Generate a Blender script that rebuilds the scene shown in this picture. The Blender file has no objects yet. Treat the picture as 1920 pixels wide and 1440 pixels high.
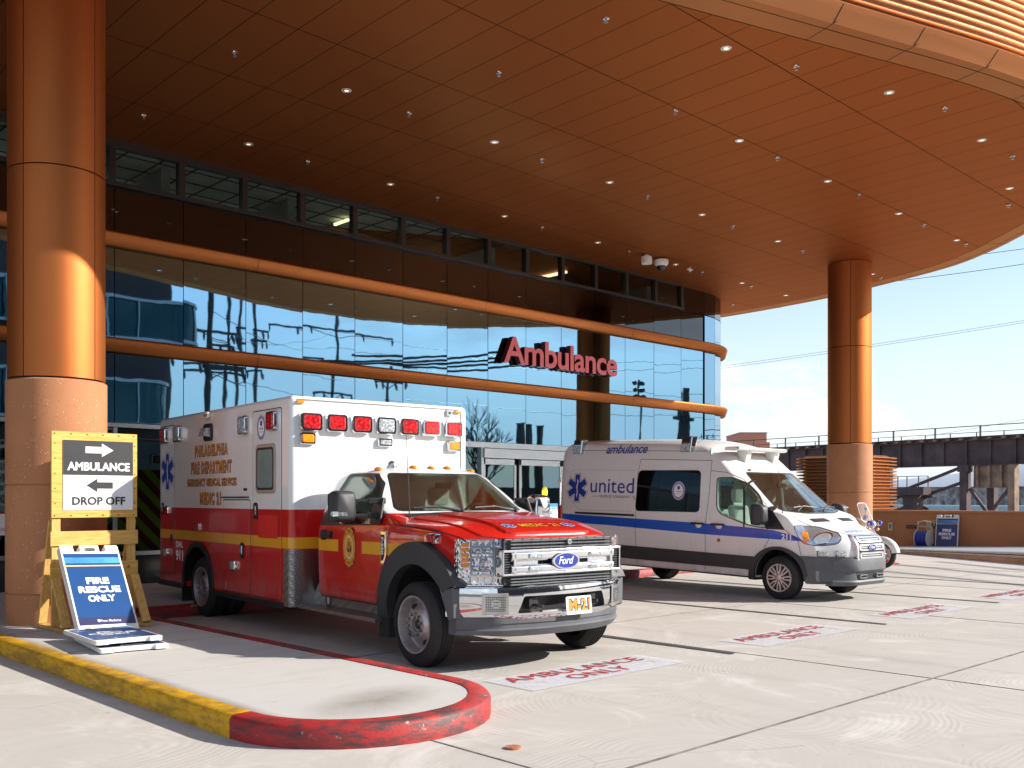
import bpy, math, random
from math import sin, cos, pi, radians, sqrt, atan2
from mathutils import Vector, Matrix
random.seed(7)
SC = bpy.context.scene
COL = SC.collection
# ------------------------------------------------------------------ camera
YAW = radians(43.75)
cam_d = bpy.data.cameras.new("camera")
cam = bpy.data.objects.new("camera", cam_d)
COL.objects.link(cam)
cam.location = (0, 0, 1.55)
cam.rotation_euler = (pi / 2, 0, -YAW)
cam_d.sensor_width = 36
cam_d.lens = 36 * 1850 / 1920
cam_d.shift_y = 215 / 1920
cam_d.clip_start = 0.05
cam_d.clip_end = 6000
SC.camera = cam
# ------------------------------------------------------------------ world, sun, exposure
SUN_EL = radians(28)
SUN_AZ = radians(-45)
sdir = Vector((cos(SUN_EL) * cos(SUN_AZ), cos(SUN_EL) * sin(SUN_AZ), sin(SUN_EL)))
world = bpy.data.worlds.new("World")
SC.world = world
world.use_nodes = True
wt = world.node_tree
wt.nodes.clear()
def wn(t, **k):
    n = wt.nodes.new(t)
    for a, b in k.items(): setattr(n, a, b)
    return n
sky = wn('ShaderNodeTexSky', sky_type='NISHITA', sun_disc=False, sun_elevation=SUN_EL, sun_rotation=radians(135))
sky.air_density = 1.0; sky.dust_density = 0.6; sky.ozone_density = 2.2
geo = wn('ShaderNodeTexCoord')
mp = wn('ShaderNodeMapping'); mp.inputs['Scale'].default_value = (1, 1, 2.6)
nz = wn('ShaderNodeTexNoise'); nz.inputs['Scale'].default_value = 5.0; nz.inputs['Detail'].default_value = 9; nz.inputs['Roughness'].default_value = .58
nz2 = wn('ShaderNodeTexNoise'); nz2.inputs['Scale'].default_value = 1.1; nz2.inputs['Detail'].default_value = 3
mul = wn('ShaderNodeMath', operation='MULTIPLY_ADD'); mul.inputs[1].default_value = .55
ramp = wn('ShaderNodeValToRGB'); ramp.color_ramp.elements[0].position = .77; ramp.color_ramp.elements[1].position = .93
ramp.color_ramp.elements[0].color = (0, 0, 0, 1); ramp.color_ramp.elements[1].color = (1, 1, 1, 1)
cmix = wn('ShaderNodeMixRGB'); cmix.inputs['Color2'].default_value = (6.6, 6.7, 6.9, 1)
cf = wn('ShaderNodeMath', operation='MULTIPLY'); cf.inputs[1].default_value = .9
bg = wn('ShaderNodeBackground'); bg.inputs['Strength'].default_value = .12
wo = wn('ShaderNodeOutputWorld')
L = wt.links.new
L(geo.outputs['Generated'], mp.inputs[0]); L(mp.outputs[0], nz.inputs[0]); L(mp.outputs[0], nz2.inputs[0])
L(nz2.outputs[0], mul.inputs[0]); L(nz.outputs[0], mul.inputs[2]); L(mul.outputs[0], ramp.inputs[0])
L(ramp.outputs[0], cf.inputs[0]); L(cf.outputs[0], cmix.inputs[0])
sx = wn('ShaderNodeSeparateXYZ'); L(geo.outputs['Generated'], sx.inputs[0])
hz1 = wn('ShaderNodeMapRange', interpolation_type='SMOOTHSTEP'); hz1.inputs[1].default_value = -.02; hz1.inputs[2].default_value = .34; hz1.inputs[3].default_value = .88; hz1.inputs[4].default_value = .0
L(sx.outputs[2], hz1.inputs[0])
hmix = wn('ShaderNodeMixRGB'); hmix.inputs['Color2'].default_value = (4.1, 4.5, 4.9, 1)
L(hz1.outputs[0], hmix.inputs[0]); L(sky.outputs[0], hmix.inputs[1]); L(hmix.outputs[0], cmix.inputs[1]); L(cmix.outputs[0], bg.inputs[0]); L(bg.outputs[0], wo.inputs[0])
sun_d = bpy.data.lights.new("sun", 'SUN'); sun_d.energy = 4.8; sun_d.angle = radians(.53); sun_d.color = (1, .94, .86)
sun = bpy.data.objects.new("sun", sun_d); COL.objects.link(sun)
sun.rotation_euler = sdir.to_track_quat('Z', 'Y').to_euler()
sun.location = (20, -20, 30)
SC.view_settings.view_transform = 'Standard'
SC.view_settings.look = 'None'
SC.view_settings.gamma = 1
SC.view_settings.exposure = .9
try: SC.view_settings.use_curve_mapping = False
except Exception: pass
# ------------------------------------------------------------------ helpers
class MB:
    """collects shapes; becomes one mesh"""
    def __init__(s): s.v = []; s.f = []; s.m = []; s.mi = 0
    def add(s, vs, fs):
        n = len(s.v); s.v += [tuple(p) for p in vs]
        for f in fs: s.f.append([i + n for i in f]); s.m.append(s.mi)
        return s
    def box(s, x0, x1, y0, y1, z0, z1, M=None):
        vs = [Vector((x, y, z)) for x in (x0, x1) for y in (y0, y1) for z in (z0, z1)]
        if M: vs = [M @ p for p in vs]
        return s.add(vs, [(0, 1, 3, 2), (4, 6, 7, 5), (0, 4, 5, 1), (2, 3, 7, 6), (0, 2, 6, 4), (1, 5, 7, 3)])
    def bar(s, a, b, w, h, up=(0, 0, 1)):
        a = Vector(a); b = Vector(b); d = (b - a).normalized(); up = Vector(up)
        r = d.cross(up)
        if r.length < 1e-4: r = d.cross(Vector((1, 0, 0)))
        r.normalize(); u = r.cross(d)
        vs = [p + r * w / 2 * i + u * h / 2 * j for p in (a, b) for i, j in ((-1, -1), (1, -1), (1, 1), (-1, 1))]
        return s.add(vs, [(3, 2, 1, 0), (4, 5, 6, 7), (0, 1, 5, 4), (1, 2, 6, 5), (2, 3, 7, 6), (3, 0, 4, 7)])
    def tube(s, pts, r, n=8, cap=True):
        pts = [Vector(p) for p in pts]
        rs = r if isinstance(r, (list, tuple)) else [r] * len(pts)
        rings = []
        pu = None
        for i, p in enumerate(pts):
            d = (pts[min(i + 1, len(pts) - 1)] - pts[max(i - 1, 0)]).normalized()
            if pu is None:
                a = Vector((0, 0, 1)) if abs(d.z) < .9 else Vector((1, 0, 0))
                pu = d.cross(a).normalized()
            u = (pu - d * pu.dot(d)).normalized(); w = d.cross(u); pu = u
            rings.append([p + (u * cos(2 * pi * k / n) + w * sin(2 * pi * k / n)) * rs[i] for k in range(n)])
        return s.loft(rings, True, cap)
    def loft(s, rings, closed=True, cap=True):
        n = len(rings[0]); vs = [p for r in rings for p in r]; fs = []
        for i in range(len(rings) - 1):
            for k in range(n if closed else n - 1):
                a = i * n + k; b = i * n + (k + 1) % n
                fs.append((a, b, b + n, a + n))
        if cap and closed:
            fs.append(tuple(range(n - 1, -1, -1))); fs.append(tuple((len(rings) - 1) * n + k for k in range(n)))
        return s.add(vs, fs)
    def cyl(s, p0, p1, r0, r1=None, n=24, cap=True): return s.tube([p0, p1], [r0, r0 if r1 is None else r1], n, cap)
    def lathe(s, prof, M, n=32, cap=False):
        """prof: (radius, height) along local z"""
        return s.loft([[M @ Vector((r * cos(2 * pi * k / n), r * sin(2 * pi * k / n), h)) for k in range(n)] for r, h in prof], True, cap)
    def prism(s, poly, fn0, fn1):
        n = len(poly); vs = [fn0(*p) for p in poly] + [fn1(*p) for p in poly]
        fs = [tuple(range(n - 1, -1, -1)), tuple(range(n, 2 * n))]
        fs += [(k, (k + 1) % n, n + (k + 1) % n, n + k) for k in range(n)]
        return s.add(vs, fs)
    def px(s, poly, x0, x1): return s.prism(poly, lambda a, b: (x0, a, b), lambda a, b: (x1, a, b))
    def py(s, poly, y0, y1): return s.prism(poly, lambda a, b: (a, y0, b), lambda a, b: (a, y1, b))
    def pz(s, poly, z0, z1): return s.prism(poly, lambda a, b: (a, b, z0), lambda a, b: (a, b, z1))
    def face(s, vs): return s.add(vs, [tuple(range(len(vs)))])
    def ball(s, c, r, n=12, m=8, sc=(1, 1, 1)):
        c = Vector(c); rings = []
        for i in range(m + 1):
            t = pi * i / m; rr = max(sin(t), 1e-3)
            rings.append([c + Vector((r * sc[0] * rr * cos(2 * pi * k / n), r * sc[1] * rr * sin(2 * pi * k / n), -r * sc[2] * cos(t))) for k in range(n)])
        return s.loft(rings)
    def xf(s, M, i0=0):
        for i in range(i0, len(s.v)): s.v[i] = tuple(M @ Vector(s.v[i]))
        return s

def mesh_of(mb, name, mats):
    me = bpy.data.meshes.new(name)
    me.from_pydata(mb.v, [], mb.f)
    for m in mats: me.materials.append(m)
    if len(mats) > 1: me.polygons.foreach_set('material_index', mb.m)
    return me
def finish(o, smooth=None, bevel=0, seg=2, fix=True):
    me = o.data
    if fix:
        import bmesh
        bm = bmesh.new(); bm.from_mesh(me); bmesh.ops.recalc_face_normals(bm, faces=bm.faces); bm.to_mesh(me); bm.free()
    if smooth is not None:
        me.polygons.foreach_set('use_smooth', [True] * len(me.polygons))
        me.set_sharp_from_angle(angle=radians(smooth))
    if bevel:
        b = o.modifiers.new('bevel', 'BEVEL'); b.width = bevel; b.segments = seg; b.limit_method = 'ANGLE'; b.angle_limit = radians(38); b.harden_normals = True
        me.polygons.foreach_set('use_smooth', [True] * len(me.polygons))
    return o
def obj(name, mb, mat, parent=None, smooth=None, bevel=0, seg=2, fix=True):
    mats = mat if isinstance(mat, (list, tuple)) else [mat]
    o = bpy.data.objects.new(name, mesh_of(mb, name, mats))
    COL.objects.link(o)
    if parent: o.parent = parent
    return finish(o, smooth, bevel, seg, fix)
def tag(o, label=None, cat=None, group=None, kind=None):
    if label: o['label'] = label
    if cat: o['category'] = cat
    if group: o['group'] = group
    if kind: o['kind'] = kind
    return o
def thing(name, label, cat, loc=(0, 0, 0), rz=0, group=None):
    o = bpy.data.objects.new(name, None); COL.objects.link(o)
    o.location = loc; o.rotation_euler = (0, 0, rz); o.empty_display_size = .2
    return tag(o, label, cat, group)
def copy_tree(o, parent=None):
    c = o.copy(); COL.objects.link(c)
    if parent: c.parent = parent
    for ch in o.children: copy_tree(ch, c)
    return c
def ev_mesh(o):
    dg = bpy.context.evaluated_depsgraph_get(); dg.update()
    return bpy.data.meshes.new_from_object(o.evaluated_get(dg))
def booln(o, cut, op):
    m = o.modifiers.new('b', 'BOOLEAN'); m.object = cut; m.operation = op; m.solver = 'EXACT'
    me = ev_mesh(o); o.modifiers.clear(); o.data = me
    bpy.data.objects.remove(cut)
    return o
# ---------------------------------------------------------------- text
_tc = {}
def text2d(s, w=None, h=None, bold=0, shear=0, space=1, depth=0, res=3, cuts=0):
    key = (s, bold, shear, space, depth, res, cuts)
    if key not in _tc:
        cu = bpy.data.curves.new('t', 'FONT'); cu.body = s; cu.size = 1; cu.offset = bold; cu.shear = shear; cu.space_character = space
        cu.resolution_u = res; cu.extrude = depth; cu.fill_mode = 'BOTH' if depth else 'FRONT'
        o = bpy.data.objects.new('t', cu); COL.objects.link(o)
        me = ev_mesh(o); bpy.data.objects.remove(o); bpy.data.curves.remove(cu)
        if cuts:
            import bmesh
            bm = bmesh.new(); bm.from_mesh(me); ya = min(v.co.y for v in bm.verts); yb = max(v.co.y for v in bm.verts)
            for k in range(1, cuts): bmesh.ops.bisect_plane(bm, geom=bm.verts[:] + bm.edges[:] + bm.faces[:], plane_co=(0, ya + (yb - ya) * k / cuts, 0), plane_no=(0, 1, 0))
            bm.to_mesh(me); bm.free()
        keep = list(me.polygons)
        if not depth:   # drop slivers that a bold offset turned inside out
            sgn = sum(p.area * p.normal.z for p in me.polygons)
            keep = [p for p in me.polygons if p.normal.z * sgn > 0 and p.area > 1e-7]
        _tc[key] = ([tuple(v.co) for v in me.vertices], [tuple(p.vertices) for p in keep])
        bpy.data.meshes.remove(me)
    vs, fs = _tc[key]
    x0 = min(p[0] for p in vs); x1 = max(p[0] for p in vs); y0 = min(p[1] for p in vs); y1 = max(p[1] for p in vs)
    sx = w / (x1 - x0) if w else None; sy = h / (y1 - y0) if h else None
    if sx is None: sx = sy
    if sy is None: sy = sx
    return [((p[0] - x0) * sx, (p[1] - y0) * sy, p[2]) for p in vs], fs
def put(mb, t, fn):
    """t=(verts,faces) 2d placed with fn(u,v)->3d"""
    return mb.add([fn(p[0], p[1]) for p in t[0]], t[1])
def putb(mb, s, w, h, fn, d=.006, **k):
    """heavier lettering from shifted copies, each a hair above the last"""
    for i, (a, b) in enumerate(((0, 0), (d, 0), (-d, 0), (0, d), (0, -d), (d * .7, d * .7), (-d * .7, d * .7), (d * .7, -d * .7), (-d * .7, -d * .7))):
        t = text2d(s, w, h, **k); mb.add([fn(p[0] + a, p[1] + b, i * .00012) for p in t[0]], t[1])
    return mb
def frame(o, r, u):
    o = Vector(o); r = Vector(r).normalized(); u = Vector(u).normalized()
    return lambda a, b, c=0: tuple(o + r * a + u * b + r.cross(u) * c)
def star_poly(h, bw=.2, grow=0):
    """six barred star of life outline, height h"""
    R = h / 2 + grow; w = h * bw / 2 + grow; pts = []
    for k in range(6):
        a = pi / 2 + k * pi / 3
        d = (cos(a), sin(a)); p = (-sin(a), cos(a))
        pts.append((d[0] * R - p[0] * w, d[1] * R - p[1] * w)); pts.append((d[0] * R + p[0] * w, d[1] * R + p[1] * w))
        a2 = a + pi / 6; rr = w / sin(pi / 6)
        pts.append((cos(a2) * rr, sin(a2) * rr))
    return pts
def circ(rx, ry, n=28, cx=0, cy=0): return [(cx + rx * cos(2 * pi * k / n), cy + ry * sin(2 * pi * k / n)) for k in range(n)]
def rrect(x0, x1, y0, y1, r, n=4):
    out = []
    for cx, cy, a0 in ((x1 - r, y1 - r, 0), (x0 + r, y1 - r, 90), (x0 + r, y0 + r, 180), (x1 - r, y0 + r, 270)):
        for k in range(n + 1):
            a = radians(a0 + 90 * k / n); out.append((cx + r * cos(a), cy + r * sin(a)))
    return out
def roundpoly(pts, r, n=4):
    out = []; N = len(pts)
    for i in range(N):
        p = Vector(pts[i]); a = Vector(pts[i - 1]); b = Vector(pts[(i + 1) % N])
        d1 = (a - p); d2 = (b - p); rr = min(r, d1.length * .45, d2.length * .45)
        q1 = p + d1.normalized() * rr; q2 = p + d2.normalized() * rr
        for k in range(n + 1):
            t = k / n; out.append(tuple(q1 * (1 - t) ** 2 + p * 2 * t * (1 - t) + q2 * t * t))
    return out
def lerp_tab(tab):
    def f(x):
        if x <= tab[0][0]: return tab[0][1]
        for (a, p), (b, q) in zip(tab, tab[1:]):
            if x <= b: return p + (q - p) * (x - a) / (b - a)
        return tab[-1][1]
    return f
def smooth_tab(tab):
    """monotone-ish cubic (catmull) through a table"""
    xs = [t[0] for t in tab]; ys = [t[1] for t in tab]; n = len(xs)
    d = [(ys[i + 1] - ys[i]) / (xs[i + 1] - xs[i]) for i in range(n - 1)]
    m = [d[0]] + [0 if d[i - 1] * d[i] <= 0 else 2 / (1 / d[i - 1] + 1 / d[i]) for i in range(1, n - 1)] + [d[-1]]
    def f(x):
        if x <= xs[0]: return ys[0]
        if x >= xs[-1]: return ys[-1]
        for i in range(n - 1):
            if x <= xs[i + 1]:
                h = xs[i + 1] - xs[i]; t = (x - xs[i]) / h
                return (2*t**3-3*t*t+1)*ys[i] + (t**3-2*t*t+t)*h*m[i] + (-2*t**3+3*t*t)*ys[i+1] + (t**3-t*t)*h*m[i+1]
    return f
def sstep(a, b, x):
    t = max(0, min(1, (x - a) / (b - a))); return t * t * (3 - 2 * t)
# ---------------------------------------------------------------- materials
class NT:
    def __init__(s, name):
        s.mat = bpy.data.materials.new(name); s.mat.use_nodes = True; s.t = s.mat.node_tree; s.t.nodes.clear()
        s.out = s.n('ShaderNodeOutputMaterial'); s.b = s.n('ShaderNodeBsdfPrincipled'); s.l(s.b.outputs[0], s.out.inputs[0])
    def n(s, t, _in=None, **k):
        nd = s.t.nodes.new(t)
        for a, b in k.items(): setattr(nd, a, b)
        for a, b in (_in or {}).items():
            if hasattr(b, 'is_output') or isinstance(b, bpy.types.NodeSocket): s.l(b, nd.inputs[a])
            else: nd.inputs[a].default_value = b
        return nd
    def l(s, a, b): s.t.links.new(a, b)
    def set(s, **k):
        for a, b in k.items():
            i = s.b.inputs[a.replace('_', ' ')]
            if isinstance(b, bpy.types.NodeSocket): s.l(b, i)
            else: i.default_value = (*b, 1) if isinstance(b, tuple) and len(b) == 3 else b
    def coord(s): return s.n('ShaderNodeTexCoord').outputs['Object']
    def math(s, op, a, b=0, c=0):
        nd = s.n('ShaderNodeMath', operation=op)
        for i, q in enumerate((a, b, c)):
            if isinstance(q, bpy.types.NodeSocket): s.l(q, nd.inputs[i])
            else: nd.inputs[i].default_value = q
        return nd.outputs[0]
    def noise(s, vec, scale, detail=4, rough=.55, dist=0):
        return s.n('ShaderNodeTexNoise', {0: vec, 'Scale': scale, 'Detail': detail, 'Roughness': rough, 'Distortion': dist}).outputs[0]
    def ramp(s, v, stops):
        nd = s.n('ShaderNodeValToRGB', {0: v}); e = nd.color_ramp.elements
        while len(e) < len(stops): e.new(.5)
        for i, (p, c) in enumerate(stops): e[i].position = p; e[i].color = (*c, 1) if len(c) == 3 else c
        return nd.outputs[0]
    def mix(s, f, a, b, bt='MIX'):
        nd = s.n('ShaderNodeMixRGB', blend_type=bt)
        for i, q in enumerate((f, a, b)):
            if isinstance(q, bpy.types.NodeSocket): s.l(q, nd.inputs[i])
            else: nd.inputs[i].default_value = (*q, 1) if isinstance(q, tuple) else q
        return nd.outputs[0]
    def map(s, vec, sc=(1, 1, 1), rot=(0, 0, 0), loc=(0, 0, 0)):
        return s.n('ShaderNodeMapping', {0: vec, 'Scale': sc, 'Rotation': rot, 'Location': loc}).outputs[0]
    def sep(s, vec): return s.n('ShaderNodeSeparateXYZ', {0: vec}).outputs
    def bump(s, h, strength=.3, dist=.01): s.set(Normal=s.n('ShaderNodeBump', {'Height': h, 'Strength': strength, 'Distance': dist}).outputs[0])
def pbr(name, col, rough=.5, metal=0, vary=.12, scale=4, bump=0, bscale=60, coat=0, spec=.5, rvar=.1, emis=0):
    N = NT(name); c = N.coord()
    n = N.noise(c, scale, 5, .6)
    dark = tuple(x * (1 - vary) for x in col); lite = tuple(min(1, x * (1 + vary)) for x in col)
    N.set(Base_Color=N.ramp(n, [(.3, dark), (.7, lite)]), Metallic=metal, Coat_Weight=coat, Coat_Roughness=.05)
    N.b.inputs['Specular IOR Level'].default_value = spec
    N.set(Roughness=N.math('MULTIPLY_ADD', N.noise(c, scale * 3, 4), rvar, max(0, rough - rvar / 2)))
    if bump: N.bump(N.noise(c, bscale, 3), bump, .01)
    if emis: N.set(Emission_Color=col, Emission_Strength=emis)
    return N.mat
def film(N, col, z0=.35, z1=1.0, amt=.5):
    c = N.coord(); z = N.sep(c)[2]
    g = N.n('ShaderNodeMapRange', {0: z, 1: z0, 2: z1, 3: 1.0, 4: .0}, interpolation_type='SMOOTHSTEP').outputs[0]
    n = N.ramp(N.noise(N.map(c, (1, 1, .6)), 5, 7, .7, .5), [(.35, (0, 0, 0)), (.75, (1, 1, 1))])
    n2 = N.ramp(N.noise(N.map(c, (2.5, 2.5, .35)), 3, 6, .7), [(.55, (0, 0, 0)), (.8, (1, 1, 1))])
    f = N.math('ADD', N.math('MULTIPLY', g, N.math('MULTIPLY', N.n('ShaderNodeRGBToBW', {0: n}).outputs[0], amt)), N.math('MULTIPLY', N.n('ShaderNodeRGBToBW', {0: n2}).outputs[0], .10))
    return N.mix(f, col, (.24, .205, .17))
def auto_paint(name, col, rough, coat):
    N = NT(name); c = N.coord()
    base = N.mix(N.noise(c, .7, 3), tuple(x * .985 for x in col), tuple(min(1, x * 1.015) for x in col))
    N.set(Base_Color=film(N, base), Coat_Weight=coat, Coat_Roughness=.05)
    N.set(Roughness=N.math('MULTIPLY_ADD', N.noise(c, 9, 5), .12, rough - .05)); return N.mat
MT = {}
MT['white_paint'] = pbr('white_paint', (.74, .74, .73), .3, vary=.012, scale=.7, coat=.5)
MT['van_white'] = auto_paint('van_white', (.71, .71, .70), .28, .5)
MT['red_paint'] = pbr('red_paint', (.60, .014, .009), .26, vary=.03, scale=.8, coat=.8, rvar=.03)
MT['yellow_decal'] = pbr('yellow_decal', (.72, .33, .012), .4, vary=.06)
MT['gold'] = pbr('gold_letter', (.62, .25, .015), .45, vary=.25, scale=30)
MT['blue'] = pbr('blue_decal', (.012, .035, .28), .35, vary=.08)
MT['stripe_blue'] = pbr('stripe_blue', (.012, .085, .48), .3, vary=.06, coat=.4)
MT['navy'] = pbr('navy', (.012, .035, .16), .35, vary=.08)
MT['black'] = pbr('black_plastic', (.014, .014, .016), .45, vary=.2)
MT['rubber'] = pbr('black_rubber', (.018, .017, .017), .8, vary=.25, bump=.15, bscale=90)
MT['gasket'] = pbr('dark_gasket', (.02, .02, .02), .6)
MT['grey_plastic'] = pbr('grey_plastic', (.085, .09, .1), .55, vary=.15, scale=6, bump=.05, bscale=200)
MT['dark_plastic'] = pbr('dark_plastic', (.03, .031, .034), .55, vary=.15, bump=.05, bscale=200)
MT['chrome'] = pbr('chrome', (.66, .67, .69), .05, 1, vary=.02, rvar=.04)
MT['steel'] = pbr('brushed_steel', (.5, .5, .5), .32, 1, vary=.1, scale=10)
MT['dull_steel'] = pbr('dull_steel', (.44, .40, .39), .48, .7, vary=.25, scale=9)
MT['alu'] = pbr('aluminium_frame', (.42, .44, .46), .35, .9, vary=.06)
MT['dark_frame'] = pbr('dark_bronze_frame', (.03, .028, .027), .4, .4)
MT['white'] = pbr('white_vinyl', (.8, .8, .8), .45, vary=.04)
MT['white_plastic'] = pbr('white_plastic', (.72, .72, .68), .5, vary=.06, scale=8)
MT['black_vinyl'] = pbr('black_vinyl', (.03, .03, .034), .45, vary=.1)
MT['amber'] = pbr('amber_lens', (.8, .26, .01), .12, vary=.25, scale=40, coat=1)
MT['seat'] = pbr('grey_seat', (.42, .45, .41), .85, vary=.1)
MT['red_kerb'] = None
def lens(name, col, n=38):
    N = NT(name); c = N.coord()
    v = N.n('ShaderNodeTexVoronoi', {0: c, 'Scale': n}, feature='F1')
    N.set(Base_Color=N.ramp(v.outputs[0], [(.1, tuple(min(1, x * 1.5 + .02) for x in col)), (.7, tuple(x * .6 for x in col))]), Roughness=.1, Coat_Weight=1.0, Metallic=.15)
    N.bump(v.outputs[0], .25, .01)
    return N.mat
MT['red_lens'] = lens('red_lens', (.55, .006, .010))
MT['clear_lens'] = lens('clear_lens', (.42, .45, .48))
def glass(name, tint, refl=.06, gl=(1, 1, 1), fs=1.0):
    N = NT(name)
    tr = N.n('ShaderNodeBsdfTransparent', {'Color': (*tint, 1)})
    g = N.n('ShaderNodeBsdfGlossy', {'Color': (*gl, 1), 'Roughness': .01})
    fr = N.n('ShaderNodeFresnel', {'IOR': 1.5})
    f = N.math('MULTIPLY_ADD', fr.outputs[0], fs, refl)
    mx = N.n('ShaderNodeMixShader', {0: f, 1: tr.outputs[0], 2: g.outputs[0]})
    N.l(mx.outputs[0], N.out.inputs[0]); return N.mat
MT['glass'] = glass('vehicle_glass', (.80, .88, .84), .0, (1, 1, 1), .8)
MT['ws_glass'] = glass('windshield_glass', (.84, .90, .87), .0, (1, 1, 1), .7)
MT['dark_glass'] = pbr('privacy_glass', (.004, .004, .005), .03, 0, spec=.6, rvar=.02)
MT['clear_cover'] = glass('clear_cover', (.95, .95, .95), .02)
def diamond():
    N = NT('diamond_plate'); c = N.coord()
    a = N.n('ShaderNodeTexWave', {0: N.map(c, (1, 1, 1), (radians(45), radians(45), radians(45))), 'Scale': 14.0, 'Distortion': 0.0}, wave_type='BANDS')
    b = N.n('ShaderNodeTexChecker', {0: c, 'Scale': 55.0})
    v = N.math('MULTIPLY', a.outputs[1], b.outputs[1])
    N.set(Base_Color=N.mix(v, (.22, .21, .2), (.5, .48, .46)), Metallic=.85, Roughness=.38); N.bump(v, .6, .006)
    return N.mat
MT['diamond'] = diamond()
def box_paint():
    N = NT('ambulance_box_paint'); z = N.sep(N.coord())[2]
    n = N.noise(N.coord(), 1.5, 4)
    red = N.mix(n, (.47, .009, .007), (.55, .012, .010))
    yel = N.mix(n, (.70, .31, .012), (.76, .36, .016))
    wh = N.mix(n, (.70, .70, .69), (.76, .76, .75))
    inyel = N.math('COMPARE', z, 1.06, .062)
    c = N.mix(inyel, red, yel); c = N.mix(N.math('GREATER_THAN', z, 1.43), c, wh)
    N.set(Base_Color=film(N, c), Roughness=.26, Coat_Weight=.6, Coat_Roughness=.06); return N.mat
MT['box_paint'] = box_paint()
def cab_paint():
    N = NT('ambulance_cab_paint'); p = N.sep(N.coord())
    n = N.noise(N.coord(), 1.5, 4)
    red = N.mix(n, (.50, .010, .007), (.58, .014, .010)); wh = N.mix(n, (.68, .68, .69), (.74, .74, .74))
    isw = N.math('MULTIPLY', N.math('GREATER_THAN', p[2], 1.405), N.math('LESS_THAN', p[0], -.52))
    N.set(Base_Color=film(N, N.mix(isw, red, wh)), Roughness=.22, Coat_Weight=.9, Coat_Roughness=.04); return N.mat
MT['cab_paint'] = cab_paint()
def chevron():
    N = NT('chevron_panel'); p = N.sep(N.coord())
    s = N.math('ADD', N.math('ABSOLUTE', p[1]), p[2])
    f = N.math('GREATER_THAN', N.math('FRACT', N.math('MULTIPLY', s, 2.6)), .5)
    N.set(Base_Color=N.mix(f, (.45, .62, .02), (.35, .01, .01)), Roughness=.4); return N.mat
MT['chevron'] = chevron()
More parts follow.
